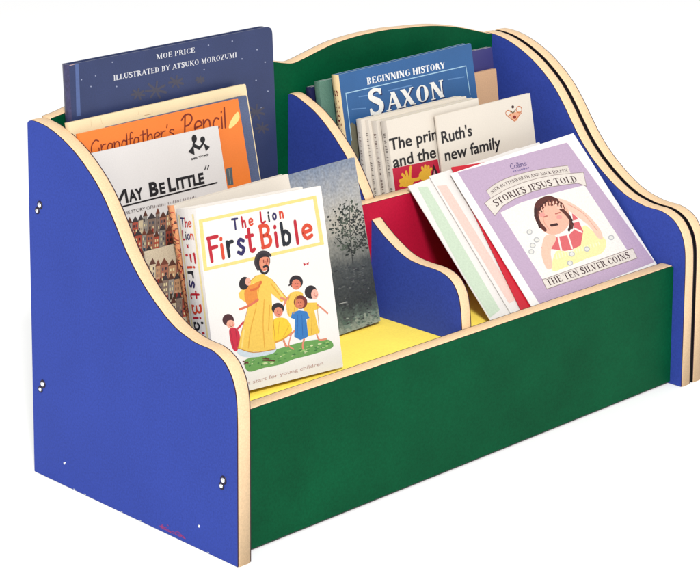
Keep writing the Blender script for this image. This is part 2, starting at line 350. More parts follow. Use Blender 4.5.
  ['illustration','e',[1490,1455],[53,9],[3,-8],(100,102,102)],
  ['illustration','e',[1886,687],[39,-1],[2,-9],(52,54,58)],
  ['illustration','e',[2177,524],[62,10],[5,-10],(66,66,70)],
  ['illustration','e',[2186,189],[40,-13],[-5,-15],(100,102,102)],
  ['illustration','e',[2097,517],[20,0],[2,-11],(60,64,66)],
  ['illustration','e',[2094,1195],[19,2],[6,-15],(92,96,96)],
  ['illustration','e',[1584,986],[27,-4],[0,-13],(52,54,58)],
  ['illustration','e',[1927,963],[26,-1],[2,-10],(66,66,70)],
  ['illustration','e',[1353,1018],[59,6],[6,-17],(100,102,102)],
  ['illustration','e',[1383,1022],[40,-4],[0,-10],(60,64,66)],
  ['illustration','e',[1477,241],[49,-12],[-3,-13],(92,96,96)],
  ['illustration','e',[1928,1315],[63,1],[3,-14],(52,54,58)],
  ['illustration','e',[1907,478],[48,-18],[-4,-8],(66,66,70)],
  ['illustration','e',[1529,182],[44,-17],[-3,-7],(100,102,102)],
  ['illustration','e',[1812,299],[54,-1],[2,-9],(60,64,66)],
  ['illustration','e',[1779,1096],[23,-2],[1,-18],(92,96,96)],
  ['illustration','e',[2035,429],[48,-13],[-2,-10],(66,66,70)],
  ['illustration','e',[2013,1179],[47,-5],[0,-11],(100,102,102)],
  ['illustration','e',[1366,671],[56,-18],[-4,-11],(60,64,66)],
  ['illustration','e',[1425,633],[54,-5],[1,-13],(52,54,58)],
  ['illustration','e',[1459,747],[20,-3],[-1,-16],(100,102,102)],
  ['illustration','e',[1761,208],[33,3],[7,-19],(60,64,66)],
  ['illustration','e',[1916,1331],[35,-11],[-4,-10],(92,96,96)],
  ['illustration','e',[2091,910],[47,6],[5,-11],(52,54,58)],
  ['illustration','e',[2166,1005],[38,0],[2,-9],(66,66,70)],
  ['illustration','e',[1669,139],[21,-1],[3,-18],(92,96,96)],
  ['illustration','e',[1674,454],[22,2],[3,-8],(52,54,58)],
  ['illustration','e',[2122,1290],[22,2],[5,-13],(100,102,102)],
  ['illustration','e',[1951,1099],[59,10],[6,-13],(60,64,66)],
  ['illustration','e',[1713,915],[61,-10],[-1,-16],(52,54,58)],
  ['illustration','e',[2037,824],[60,-13],[-3,-17],(66,66,70)],
  ['illustration','e',[1496,1368],[41,-12],[-4,-12],(100,102,102)],
  ['illustration','e',[1850,1091],[36,2],[5,-16],(60,64,66)],
  ['illustration','e',[2128,1060],[34,-4],[0,-17],(52,54,58)],
  ['illustration','e',[1973,1336],[20,3],[8,-17],(66,66,70)],
  ['illustration','e',[2162,871],[42,-10],[-3,-14],(60,64,66)],
  ['illustration','e',[2022,1227],[62,-8],[0,-9],(92,96,96)],
  ['illustration','e',[1930,1009],[20,-5],[-3,-12],(52,54,58)],
  ['illustration','e',[1636,359],[26,-7],[-4,-15],(60,64,66)],
  ['illustration','e',[2219,364],[30,2],[4,-10],(92,96,96)],
  ['illustration','e',[1543,750],[35,0],[3,-13],(52,54,58)],
  ['illustration','e',[1672,1455],[30,-10],[-5,-11],(66,66,70)],
  ['illustration','e',[1823,1178],[49,-4],[0,-10],(100,102,102)],
  ['illustration','e',[1419,191],[52,-2],[2,-17],(60,64,66)],
  ['illustration','e',[1796,67],[42,-3],[1,-16],(92,96,96)],
  ['illustration','e',[1372,556],[61,2],[3,-14],(52,54,58)],
  ['illustration','e',[2108,753],[57,-2],[2,-13],(66,66,70)],
  ['illustration','e',[2197,816],[24,-7],[-5,-16],(100,102,102)],
  ['illustration','e',[1528,1186],[43,-15],[-6,-15],(60,64,66)],
  ['illustration','e',[1334,182],[28,-4],[0,-13],(92,96,96)],
  ['illustration','e',[2160,451],[60,-21],[-7,-16],(66,66,70)],
  ['illustration','e',[1333,286],[32,-12],[-5,-11],(60,64,66)],
  ['illustration','e',[1481,676],[35,-10],[-5,-16],(92,96,96)],
  ['illustration','e',[1441,1326],[36,-5],[0,-9],(52,54,58)],
  ['illustration','e',[1759,1132],[60,7],[6,-17],(66,66,70)],
  ['illustration','e',[1595,1195],[48,1],[3,-12],(100,102,102)],
  ['illustration','e',[1357,1063],[59,-4],[1,-15],(60,64,66)],
  ['illustration','e',[1671,497],[44,-5],[0,-11],(92,96,96)],
  ['illustration','e',[2010,19],[58,-7],[0,-9],(52,54,58)],
  ['illustration','e',[1989,1063],[49,6],[6,-15],(60,64,66)],
  ['illustration','e',[1307,1413],[62,4],[5,-17],(52,54,58)],
  ['illustration','e',[2160,995],[46,-4],[1,-12],(66,66,70)],
  ['illustration','e',[1766,1064],[52,-14],[-4,-12],(100,102,102)],
  ['illustration','e',[1791,1277],[66,-7],[0,-9],(60,64,66)],
  ['illustration','e',[1460,646],[64,-6],[0,-13],(92,96,96)],
  ['illustration','e',[1658,943],[41,0],[1,-8],(100,102,102)],
  ['illustration','e',[2167,850],[60,-21],[-5,-13],(60,64,66)],
  ['illustration','e',[1476,322],[24,0],[3,-14],(92,96,96)],
  ['illustration','e',[2149,1335],[65,-11],[-1,-13],(52,54,58)],
  ['illustration','e',[2168,418],[41,1],[4,-14],(66,66,70)],
  ['illustration','e',[1703,1120],[29,-1],[1,-8],(100,102,102)],
  ['illustration','e',[1368,505],[59,-12],[-2,-15],(60,64,66)],
  ['illustration','e',[2098,1113],[61,-15],[-2,-8],(52,54,58)],
  ['illustration','e',[1358,1513],[24,-1],[1,-11],(66,66,70)],
  ['illustration','e',[1549,239],[23,4],[5,-10],(100,102,102)],
  ['illustration','e',[1631,1432],[43,-2],[1,-10],(60,64,66)],
  ['illustration','e',[1845,1277],[38,-4],[0,-9],(92,96,96)],
  ['illustration','e',[1473,1222],[24,0],[4,-16],(52,54,58)],
  ['illustration','e',[1504,188],[26,-6],[-3,-15],(66,66,70)],
  ['illustration','e',[2096,268],[33,-6],[-1,-12],(60,64,66)],
  ['illustration','e',[2065,1029],[52,-4],[1,-17],(92,96,96)],
  ['illustration','e',[1312,835],[32,-11],[-6,-14],(52,54,58)],
  ['illustration','e',[1632,1377],[56,-5],[0,-10],(100,102,102)],
  ['illustration','e',[2049,660],[27,-3],[0,-7],(60,64,66)],
  ['illustration','e',[1449,1026],[52,6],[6,-15],(92,96,96)],
  ['illustration','e',[2005,625],[61,-17],[-2,-7],(52,54,58)],
  ['illustration','e',[1868,1355],[47,-8],[-2,-18],(66,66,70)],
  ['illustration','e',[1857,1321],[29,5],[7,-17],(100,102,102)],
  ['illustration','e',[1863,969],[26,-6],[-2,-14],(60,64,66)],
  ['illustration','e',[2111,342],[38,0],[2,-9],(92,96,96)],
  ['illustration','e',[2108,1278],[57,-1],[2,-10],(100,102,102)],
  ['illustration','e',[1790,295],[30,-9],[-4,-11],(60,64,66)],
  ['illustration','e',[2158,1345],[45,-12],[-2,-9],(92,96,96)],
  ['illustration','e',[1361,157],[45,-2],[2,-15],(120,138,130)],
  ['illustration','e',[2311,209],[27,-1],[2,-14],(84,104,96)],
  ['illustration','e',[1354,202],[27,-1],[3,-21],(150,160,150)],
  ['illustration','e',[2245,262],[25,-1],[2,-17],(120,138,130)],
  ['illustration','e',[1750,138],[38,-2],[3,-19],(84,104,96)],
  ['illustration','e',[2138,105],[35,-2],[2,-18],(150,160,150)],
  ['illustration','e',[1459,215],[37,-2],[4,-27],(120,138,130)],
  ['illustration','e',[2209,82],[30,-2],[3,-25],(84,104,96)],
  ['illustration','e',[1892,31],[48,-3],[2,-18],(150,160,150)],
  ['illustration','e',[2197,226],[63,-3],[3,-24],(120,138,130)],
  ['illustration','e',[2319,94],[35,-2],[2,-12],(84,104,96)],
  ['illustration','e',[2257,59],[45,-2],[3,-20],(150,160,150)],
  ['illustration','e',[2209,126],[26,-1],[3,-18],(120,138,130)],
  ['illustration','e',[1323,129],[48,-3],[1,-12],(84,104,96)],
  ['illustration','e',[2424,161],[33,-2],[4,-26],(150,160,150)],
  ['illustration','e',[1426,131],[62,-3],[2,-15],(120,138,130)],
  ['illustration','e',[2097,44],[44,-2],[3,-23],(84,104,96)],
  ['illustration','e',[1508,130],[44,-2],[3,-21],(150,160,150)],
  ['illustration','e',[1450,155],[65,-4],[2,-17],(120,138,130)],
  ['illustration','e',[2165,75],[41,-2],[3,-20],(84,104,96)],
  ['illustration','e',[1976,224],[57,-3],[3,-24],(150,160,150)],
  ['illustration','e',[2231,264],[34,-2],[3,-26],(120,138,130)],
  ['illustration','e',[1861,101],[27,-1],[3,-25],(84,104,96)],
  ['illustration','e',[1984,44],[47,-2],[1,-12],(150,160,150)],
  ['illustration','e',[1731,191],[49,-3],[2,-14],(120,138,130)],
  ['illustration','e',[1335,204],[57,-3],[3,-25],(84,104,96)],
  ['illustration','e',[1695,194],[52,-3],[4,-27],(150,160,150)],
  ['illustration','e',[1865,271],[34,-2],[2,-15],(120,138,130)],
  ['illustration','e',[1629,238],[60,-3],[3,-19],(84,104,96)],
  ['illustration','e',[2057,61],[43,-2],[2,-19],(150,160,150)],
  ['illustration','e',[1755,84],[48,-3],[3,-23],(120,138,130)],
  ['illustration','e',[2024,230],[41,-2],[4,-26],(84,104,96)],
  ['illustration','e',[1957,271],[38,-2],[3,-24],(150,160,150)],
  ['illustration','e',[1479,64],[62,-3],[2,-18],(120,138,130)],
  ['illustration','e',[1338,215],[62,-3],[3,-25],(84,104,96)],
  ['illustration','e',[2445,272],[41,-2],[2,-15],(150,160,150)],
  ['illustration','e',[1340,120],[48,-3],[4,-27],(120,138,130)],
  ['illustration','e',[1300,271],[54,-3],[3,-23],(84,104,96)],
  ['illustration','e',[1399,58],[53,-3],[3,-23],(150,160,150)],
  ['illustration','e',[1693,130],[20,-1],[4,-29],(120,138,130)],
  ['illustration','e',[2271,288],[58,-3],[3,-19],(84,104,96)],
  ['illustration','e',[2234,72],[51,-3],[2,-15],(150,160,150)],
  ['illustration','e',[1750,274],[39,-2],[4,-27],(120,138,130)],
  ['illustration','e',[1955,107],[31,-2],[2,-11],(84,104,96)],
  ['illustration','e',[1955,259],[29,-1],[3,-20],(150,160,150)],
  ['illustration','e',[2408,121],[64,-3],[4,-26],(120,138,130)],
  ['illustration','e',[1854,205],[22,-1],[3,-20],(84,104,96)],
  ['illustration','e',[2137,84],[21,-1],[2,-11],(150,160,150)],
  ['illustration','e',[1447,107],[56,-3],[3,-19],(120,138,130)],
  ['illustration','e',[1882,115],[33,-2],[3,-21],(84,104,96)],
  ['illustration','e',[2118,71],[39,-2],[3,-23],(150,160,150)],
  ['illustration','e',[2373,88],[38,-2],[3,-21],(120,138,130)],
  ['illustration','e',[1448,210],[64,-3],[2,-16],(84,104,96)],
  ['illustration','e',[1807,63],[43,-2],[4,-29],(150,160,150)],
  ['illustration','e',[1884,87],[33,-2],[3,-22],(120,138,130)],
  ['illustration','e',[2263,143],[42,-2],[4,-26],(84,104,96)],
  ['illustration','e',[1426,305],[40,-2],[2,-17],(150,160,150)],
  ['illustration','e',[2160,91],[26,-1],[2,-16],(120,138,130)],
  ['illustration','e',[2028,51],[40,-2],[2,-15],(84,104,96)],
  ['illustration','e',[1883,66],[55,-3],[4,-28],(150,160,150)],
  ['illustration','s',[[1845,1456],[1880,1847],[1932,2270],[2018,2759]],18,(40,42,44),1],
  ['illustration','s',[[1886,1918],[1768,2234],[1588,2527]],18,(40,42,44),1],
  ['illustration','s',[[1906,2058],[2164,2255],[2358,2467]],18,(40,42,44),1],
  ['illustration','s',[[1932,2270],[1828,2510],[1779,2738]],18,(40,42,44),1],
  ['illustration','s',[[1955,2374],[2142,2514],[2235,2675]],18,(40,42,44),1],
  ['illustration','s',[[1865,1778],[1616,1979],[1458,2145]],18,(40,42,44),1],
  ['illustration','s',[[1860,1706],[2122,1828],[2297,1955]],18,(40,42,44),1],
  ['illustration','e',[1565,2719],[35,-13],[-9,-18],(36,42,38)],
  ['illustration','e',[2063,2652],[-41,-9],[-8,15],(50,58,50)],
  ['illustration','e',[1960,2668],[-9,-19],[-22,8],(78,88,76)],
  ['illustration','e',[2284,2359],[-21,-7],[-10,14],(42,46,44)],
  ['illustration','e',[2185,2293],[21,-36],[-19,-5],(36,42,38)],
  ['illustration','e',[1396,2366],[-23,-7],[-12,18],(50,58,50)],
  ['illustration','e',[1683,2483],[1,-26],[-20,1],(78,88,76)],
  ['illustration','e',[2135,2408],[-17,-11],[-9,7],(42,46,44)],
  ['illustration','e',[2084,2092],[-23,1],[-2,18],(36,42,38)],
  ['illustration','e',[1673,2214],[-1,-20],[-27,4],(50,58,50)],
  ['illustration','e',[2025,2200],[4,-27],[-15,0],(78,88,76)],
  ['illustration','e',[2498,1944],[-22,0],[-4,15],(42,46,44)],
  ['illustration','e',[1845,1728],[14,-22],[-12,-3],(36,42,38)],
  ['illustration','e',[1958,1738],[-42,-9],[-6,12],(50,58,50)],
  ['illustration','e',[1680,1834],[22,-9],[-6,-11],(78,88,76)],
  ['illustration','e',[2376,1773],[-27,-1],[-3,14],(42,46,44)],
  ['illustration','e',[1673,2441],[9,-12],[-21,-7],(36,42,38)],
  ['illustration','e',[1970,2741],[-29,-22],[-9,7],(50,58,50)],
  ['illustration','e',[2261,2517],[-4,-12],[-13,4],(78,88,76)],
  ['illustration','e',[2371,2459],[23,-13],[-10,-12],(42,46,44)],
  ['illustration','e',[2429,2217],[21,-15],[-18,-15],(36,42,38)],
  ['illustration','e',[1581,2252],[-21,-1],[-5,21],(50,58,50)],
  ['illustration','e',[1852,2568],[19,-37],[-27,-6],(78,88,76)],
  ['illustration','e',[2051,2402],[-17,-23],[-15,7],(42,46,44)],
  ['illustration','e',[2308,2155],[17,-13],[-9,-7],(36,42,38)],
  ['illustration','e',[1576,2094],[-17,-6],[-13,17],(50,58,50)],
  ['illustration','e',[1779,2035],[1,-37],[-14,1],(78,88,76)],
  ['illustration','e',[2415,2108],[-24,4],[2,11],(42,46,44)],
  ['illustration','e',[1843,1904],[13,-37],[-17,-2],(36,42,38)],
  ['illustration','e',[1959,1856],[4,-14],[-24,-2],(50,58,50)],
  ['illustration','e',[1642,1914],[-7,-30],[-26,6],(78,88,76)],
  ['illustration','e',[2295,1817],[20,-13],[-16,-15],(42,46,44)],
  ['illustration','e',[1340,2641],[-12,-25],[-23,9],(36,42,38)],
  ['illustration','e',[1854,2730],[1,-24],[-27,2],(50,58,50)],
  ['illustration','e',[2099,2615],[2,-21],[-30,1],(78,88,76)],
  ['illustration','e',[2459,2339],[-46,-4],[-4,12],(42,46,44)],
  ['illustration','e',[2115,2192],[-29,3],[0,24],(36,42,38)],
  ['illustration','e',[1374,2331],[48,-17],[-3,-8],(50,58,50)],
  ['illustration','e',[2119,2395],[16,-7],[-6,-10],(78,88,76)],
  ['illustration','e',[1957,2432],[5,-16],[-14,-1],(42,46,44)],
  ['illustration','e',[2246,2169],[-19,-17],[-11,7],(36,42,38)],
  ['illustration','e',[1553,2038],[-14,-6],[-14,17],(50,58,50)],
  ['illustration','e',[1871,2090],[23,-25],[-15,-7],(78,88,76)],
  ['illustration','e',[2176,1995],[-18,-7],[-10,12],(42,46,44)],
  ['illustration','e',[1710,1884],[-3,-31],[-23,4],(36,42,38)],
  ['illustration','e',[2008,1898],[-26,-11],[-7,9],(50,58,50)],
  ['illustration','e',[1580,1839],[31,-31],[-17,-9],(78,88,76)],
  ['illustration','e',[2354,1707],[-42,1],[-4,24],(42,46,44)],
  ['illustration','e',[1528,2778],[13,-10],[-13,-10],(36,42,38)],
  ['illustration','e',[1959,2753],[-11,-9],[-11,8],(50,58,50)],
  ['illustration','e',[1880,2560],[31,-28],[-12,-7],(78,88,76)],
  ['illustration','e',[2112,2474],[-38,-9],[-13,22],(42,46,44)],
  ['illustration','e',[2463,2225],[-28,-25],[-19,13],(36,42,38)],
  ['illustration','e',[1516,2421],[9,-14],[-26,-8],(50,58,50)],
  ['illustration','e',[1798,2302],[-13,-8],[-18,15],(78,88,76)],
  ['illustration','e',[2135,2243],[9,-31],[-27,-2],(42,46,44)],
  ['illustration','e',[2185,2088],[14,-19],[-28,-10],(36,42,38)],
  ['illustration','e',[1798,2107],[43,-14],[-5,-13],(50,58,50)],
  ['illustration','e',[2010,1982],[-39,-9],[-7,12],(78,88,76)],
  ['illustration','e',[2361,1961],[-14,-30],[-24,9],(42,46,44)],
  ['illustration','e',[1780,1765],[-34,-12],[-14,19],(36,42,38)],
  ['illustration','e',[2010,1916],[40,-27],[-17,-15],(50,58,50)],
  ['illustration','e',[1766,1863],[42,-21],[-10,-14],(78,88,76)],
  ['illustration','e',[2318,1716],[27,-17],[-17,-16],(42,46,44)],
  ['illustration','e',[1740,2669],[-35,0],[-2,11],(36,42,38)],
  ['illustration','e',[2096,2534],[28,-11],[-9,-16],(50,58,50)],
  ['illustration','e',[2227,2742],[36,-13],[-7,-15],(78,88,76)],
  ['illustration','e',[2301,2480],[14,-17],[-13,-6],(42,46,44)],
  ['illustration','e',[2349,2079],[45,-16],[-4,-9],(36,42,38)],
  ['illustration','e',[1647,2195],[-19,-9],[-10,11],(50,58,50)],
  ['illustration','e',[1708,2423],[48,-19],[-7,-14],(78,88,76)],
  ['illustration','e',[2072,2467],[8,-36],[-16,0],(42,46,44)],
  ['illustration','e',[2406,2012],[10,-32],[-18,-2],(36,42,38)],
  ['illustration','e',[1669,2127],[-33,-23],[-17,14],(50,58,50)],
  ['illustration','e',[1896,1990],[-35,-5],[-5,11],(78,88,76)],
  ['illustration','e',[2511,1911],[14,-15],[-19,-9],(42,46,44)],
  ['illustration','e',[1801,1816],[31,-7],[-5,-21],(36,42,38)],
  ['illustration','e',[1982,1855],[24,-17],[-11,-9],(50,58,50)],
  ['illustration','e',[1488,1939],[16,-17],[-19,-9],(78,88,76)],
  ['illustration','e',[2153,1772],[26,-8],[-6,-18],(42,46,44)],
  ['illustration','e',[1386,2553],[6,-17],[-29,-3],(36,42,38)],
  ['illustration','e',[2102,2823],[40,-23],[-8,-10],(50,58,50)],
  ['illustration','e',[2085,2614],[-33,-7],[-8,15],(78,88,76)],
  ['illustration','e',[2413,2449],[-7,-26],[-13,3],(42,46,44)],
  ['illustration','e',[2348,2131],[-22,-14],[-9,7],(36,42,38)],
  ['illustration','e',[1445,2442],[10,-22],[-19,-3],(50,58,50)],
  ['illustration','e',[1803,2592],[1,-14],[-16,1],(78,88,76)],
  ['illustration','e',[1992,2285],[-33,-9],[-13,22],(42,46,44)],
  ['illustration','e',[2268,1989],[32,-19],[-8,-9],(36,42,38)],
  ['illustration','e',[1737,1970],[0,-14],[-29,3],(50,58,50)],
  ['illustration','e',[1764,2157],[32,-29],[-9,-6],(78,88,76)],
  ['illustration','e',[2350,2193],[35,-11],[-8,-22],(42,46,44)],
  ['illustration','e',[1736,1692],[-41,-10],[-10,18],(36,42,38)],
  ['illustration','e',[2067,1803],[-18,-7],[-12,16],(50,58,50)],
  ['illustration','e',[1645,1887],[-25,-23],[-14,9],(78,88,76)],
  ['illustration','e',[2238,1829],[16,-29],[-13,-3],(42,46,44)],
  ['illustration','e',[1716,2452],[20,-24],[-26,-11],(36,42,38)],
  ['illustration','e',[1860,2730],[38,-9],[-3,-11],(50,58,50)],
  ['illustration','e',[2068,2622],[-33,-27],[-20,14],(78,88,76)],
  ['illustration','e',[2158,2492],[-4,-37],[-13,2],(42,46,44)],
  ['illustration','e',[2282,2180],[-29,-20],[-18,15],(36,42,38)],
  ['illustration','e',[1656,2381],[-46,6],[0,11],(50,58,50)],
  ['illustration','e',[1790,2404],[43,-23],[-15,-19],(78,88,76)],
  ['illustration','e',[2002,2353],[8,-24],[-23,-2],(42,46,44)],
  ['illustration','e',[2109,2179],[2,-13],[-18,1],(36,42,38)],
  ['illustration','e',[1674,2089],[-19,-2],[-5,14],(50,58,50)],
  ['illustration','e',[1778,2138],[-24,-31],[-15,8],(78,88,76)],
  ['illustration','e',[2468,2156],[12,-18],[-17,-6],(42,46,44)],
  ['illustration','e',[1693,1699],[-24,-20],[-17,13],(36,42,38)],
  ['illustration','e',[2033,1813],[-11,-25],[-23,8],(50,58,50)],
  ['illustration','e',[1541,1942],[-22,-19],[-13,9],(78,88,76)],
  ['illustration','e',[2256,1782],[43,-13],[-4,-11],(42,46,44)],
  ['illustration','e',[1729,2684],[-21,5],[2,10],(36,42,38)],
  ['illustration','e',[1864,2775],[-1,-26],[-26,3],(50,58,50)],
  ['illustration','e',[2126,2738],[-19,1],[-1,20],(78,88,76)],
  ['illustration','e',[2247,2497],[38,-24],[-15,-14],(42,46,44)],
  ['illustration','e',[2363,2300],[-4,-14],[-29,7],(36,42,38)],
  ['illustration','e',[1718,2362],[-4,-18],[-22,5],(50,58,50)],
  ['illustration','e',[1822,2435],[3,-31],[-15,1],(78,88,76)],
  ['illustration','e',[2080,2369],[-34,-13],[-17,21],(42,46,44)],
  ['illustration','e',[2103,2068],[-44,-9],[-7,14],(36,42,38)],
  ['illustration','e',[1605,1979],[-12,-14],[-20,12],(50,58,50)],
  ['illustration','e',[1797,2140],[-24,-3],[-7,17],(78,88,76)],
  ['illustration','e',[2357,2001],[-39,-21],[-9,8],(42,46,44)],
  ['illustration','e',[1740,1825],[24,-7],[-4,-14],(36,42,38)],
  ['illustration','e',[1960,1714],[-29,4],[1,22],(50,58,50)],
  ['illustration','e',[1507,1944],[-37,-1],[-3,15],(78,88,76)],
  ['illustration','e',[2193,1836],[16,-8],[-7,-9],(42,46,44)],
  ['illustration','e',[1686,2516],[-19,-22],[-27,14],(36,42,38)],
  ['illustration','e',[1812,2714],[-25,-5],[-8,18],(50,58,50)],
  ['illustration','e',[2093,2798],[-10,-18],[-16,7],(78,88,76)],
  ['illustration','e',[2179,2457],[-27,1],[-2,19],(42,46,44)],
  ['illustration','e',[2392,2251],[-48,0],[-2,10],(36,42,38)],
  ['illustration','e',[1704,2282],[-39,-3],[-6,19],(50,58,50)],
  ['illustration','e',[1725,2316],[17,-21],[-26,-10],(78,88,76)],
  ['illustration','e',[1921,2420],[21,-17],[-16,-11],(42,46,44)],
  ['illustration','e',[2446,2200],[-6,-22],[-27,7],(36,42,38)],
  ['illustration','e',[1747,2146],[29,-20],[-13,-11],(50,58,50)],
  ['illustration','e',[2015,2252],[43,-23],[-9,-11],(78,88,76)],
  ['illustration','e',[2337,1985],[13,-24],[-30,-6],(42,46,44)],
  ['illustration','e',[1874,1754],[-12,-17],[-26,13],(36,42,38)],
  ['illustration','e',[2013,1861],[-12,-28],[-18,6],(50,58,50)],
  ['illustration','e',[1685,1924],[-9,-14],[-16,7],(78,88,76)],
  ['illustration','e',[2250,1910],[5,-24],[-27,0],(42,46,44)],
  ['illustration','e',[1739,2655],[-31,-15],[-11,12],(36,42,38)],
  ['illustration','e',[1878,2576],[-27,-3],[-3,10],(50,58,50)],
  ['illustration','e',[2241,2734],[-37,-15],[-16,20],(78,88,76)],
  ['illustration','e',[2318,2295],[-13,-8],[-15,14],(42,46,44)],
  ['illustration','e',[2250,2331],[31,-8],[-4,-17],(36,42,38)],
  ['illustration','e',[1664,2234],[19,-14],[-11,-8],(50,58,50)],
  ['illustration','e',[1870,2423],[23,-18],[-20,-15],(78,88,76)],
  ['illustration','e',[2066,2502],[-14,-12],[-11,8],(42,46,44)],
  ['illustration','e',[2368,2192],[-25,-1],[-3,14],(36,42,38)],
  ['illustration','e',[1530,2114],[29,-12],[-5,-9],(50,58,50)],
  ['illustration','e',[1744,2154],[21,-11],[-6,-8],(78,88,76)],
  ['illustration','e',[2227,2027],[20,-17],[-14,-10],(42,46,44)],
  ['illustration','e',[1799,1762],[-29,-9],[-13,19],(36,42,38)],
  ['illustration','e',[2100,1806],[-18,-22],[-13,7],(50,58,50)],
  ['illustration','e',[1758,1872],[25,-6],[-5,-18],(78,88,76)],
  ['illustration','e',[2133,1900],[-19,-4],[-11,21],(42,46,44)],
  ['illustration','e',[1782,2638],[12,-37],[-23,-2],(36,42,38)],
  ['illustration','e',[1771,2602],[18,-26],[-22,-7],(50,58,50)],
  ['illustration','e',[2078,2487],[-30,-14],[-11,12],(78,88,76)],
  ['illustration','e',[2241,2556],[-32,-9],[-5,8],(42,46,44)],
  ['illustration','e',[2262,2245],[-47,1],[-3,20],(36,42,38)],
  ['illustration','e',[1566,2175],[2,-34],[-19,1],(50,58,50)],
  ['illustration','e',[1672,2560],[-9,-36],[-21,5],(78,88,76)],
  ['illustration','e',[1875,2495],[-19,-10],[-20,20],(42,46,44)],
  ['illustration','e',[2500,2114],[24,-33],[-17,-6],(36,42,38)],
  ['illustration','e',[1401,2267],[-44,-5],[-8,23],(50,58,50)],
  ['illustration','e',[1843,1990],[-22,-3],[-9,23],(78,88,76)],
  ['illustration','e',[2457,1953],[-19,-32],[-17,7],(42,46,44)],
  ['illustration','e',[1955,1693],[-15,-28],[-23,9],(36,42,38)],
  ['illustration','e',[2179,1699],[10,-14],[-13,-4],(50,58,50)],
  ['illustration','e',[1639,1839],[34,-17],[-14,-20],(78,88,76)],
  ['illustration','e',[2205,1864],[42,-25],[-14,-15],(42,46,44)],
  ['illustration','e',[1634,2510],[-47,7],[1,22],(36,42,38)],
  ['illustration','e',[1689,2759],[-35,3],[0,23],(50,58,50)],
  ['illustration','e',[2112,2853],[28,-30],[-16,-8],(78,88,76)],
  ['illustration','e',[2241,2611],[-16,-13],[-21,15],(42,46,44)],
  ['illustration','e',[2363,2223],[21,-22],[-12,-6],(36,42,38)],
  ['illustration','e',[1611,2259],[-17,-7],[-12,15],(50,58,50)],
  ['illustration','e',[1854,2381],[-31,-26],[-17,12],(78,88,76)],
  ['illustration','e',[2066,2407],[20,-24],[-13,-6],(42,46,44)],
  ['illustration','e',[2071,2100],[-24,-10],[-11,13],(36,42,38)],
  ['illustration','e',[1690,2154],[-3,-14],[-22,5],(50,58,50)],
  ['illustration','e',[1713,2273],[14,-26],[-12,-2],(78,88,76)],
  ['illustration','e',[2240,2028],[33,-13],[-6,-12],(42,46,44)],
  ['illustration','e',[1799,1844],[-5,-30],[-28,5],(36,42,38)],
  ['illustration','e',[2059,1884],[15,-37],[-12,-2],(50,58,50)],
  ['illustration','e',[1662,1901],[3,-16],[-30,0],(78,88,76)],
  ['illustration','e',[2106,1763],[-28,-3],[-3,9],(42,46,44)],
  ['illustration','e',[1577,2669],[12,-21],[-14,-3],(36,42,38)],
  ['illustration','e',[1869,2685],[-17,-31],[-11,4],(50,58,50)],
  ['illustration','e',[2059,2626],[-14,-12],[-22,15],(78,88,76)],
  ['illustration','e',[2191,2471],[-1,-29],[-13,1],(42,46,44)],
  ['illustration','e',[2255,2253],[8,-32],[-32,-1],(36,42,38)],
  ['illustration','e',[1350,2360],[-50,7],[2,22],(50,58,50)],
  ['illustration','e',[1648,2549],[-17,2],[0,10],(78,88,76)],
  ['illustration','e',[1833,2216],[22,-7],[-9,-22],(42,46,44)],
  ['illustration','e',[2298,1963],[-28,-22],[-21,15],(36,42,38)],
  ['illustration','e',[1410,2037],[22,-32],[-12,-4],(50,58,50)],
  ['illustration','e',[1876,2119],[-37,-7],[-4,9],(78,88,76)],
  ['illustration','e',[2315,1964],[-15,-19],[-17,8],(42,46,44)],
  ['illustration','e',[1806,1802],[-10,-37],[-21,6],(36,42,38)],
  ['illustration','e',[2023,1856],[-14,-9],[-9,8],(50,58,50)],
  ['illustration','e',[1692,1889],[3,-26],[-20,1],(78,88,76)],
  ['illustration','e',[2316,1897],[-21,-5],[-14,23],(42,46,44)],
  ['illustration','e',[1735,2533],[41,-11],[-5,-15],(36,42,38)],
  ['illustration','e',[2319,2534],[-23,-25],[-25,14],(50,58,50)],
  ['illustration','e',[2035,2681],[-21,0],[-2,11],(78,88,76)],
  ['illustration','e',[2164,2678],[-12,-32],[-16,5],(42,46,44)],
  ['illustration','e',[2119,2139],[19,-10],[-10,-12],(36,42,38)],
  ['illustration','e',[1529,2477],[-16,-11],[-23,19],(50,58,50)],
  ['illustration','e',[1732,2485],[-34,-26],[-17,12],(78,88,76)],
  ['illustration','e',[1971,2299],[25,-24],[-13,-8],(42,46,44)],
  ['illustration','e',[2311,2189],[18,-25],[-24,-8],(36,42,38)],
  ['illustration','e',[1680,2195],[5,-20],[-26,-2],(50,58,50)],
  ['illustration','e',[1960,2186],[4,-18],[-26,-1],(78,88,76)],
  ['illustration','e',[2353,2032],[-1,-29],[-14,2],(42,46,44)],
  ['illustration','e',[1968,1774],[-24,5],[3,17],(36,42,38)],
  ['illustration','e',[2051,2020],[-4,-20],[-21,5],(50,58,50)],
  ['illustration','e',[1768,1889],[-37,-20],[-9,9],(78,88,76)],
  ['illustration','e',[2130,1804],[-23,-21],[-21,14],(42,46,44)],
  ['illustration','e',[1806,2594],[21,-8],[-8,-16],(36,42,38)],
  ['illustration','e',[2198,2600],[-2,-23],[-26,4],(50,58,50)],
  ['illustration','e',[2094,2688],[-45,-11],[-7,13],(78,88,76)],
  ['illustration','e',[2368,2333],[-39,-3],[-4,12],(42,46,44)],
  ['illustration','e',[2440,2227],[15,-9],[-8,-8],(36,42,38)],
  ['illustration','e',[1534,2319],[-6,-23],[-21,5],(50,58,50)],
  ['illustration','e',[1893,2441],[-11,-22],[-14,5],(78,88,76)],
  ['illustration','e',[2083,2420],[21,-9],[-12,-20],(42,46,44)],
  ['illustration','e',[2092,2223],[0,-28],[-20,2],(36,42,38)],
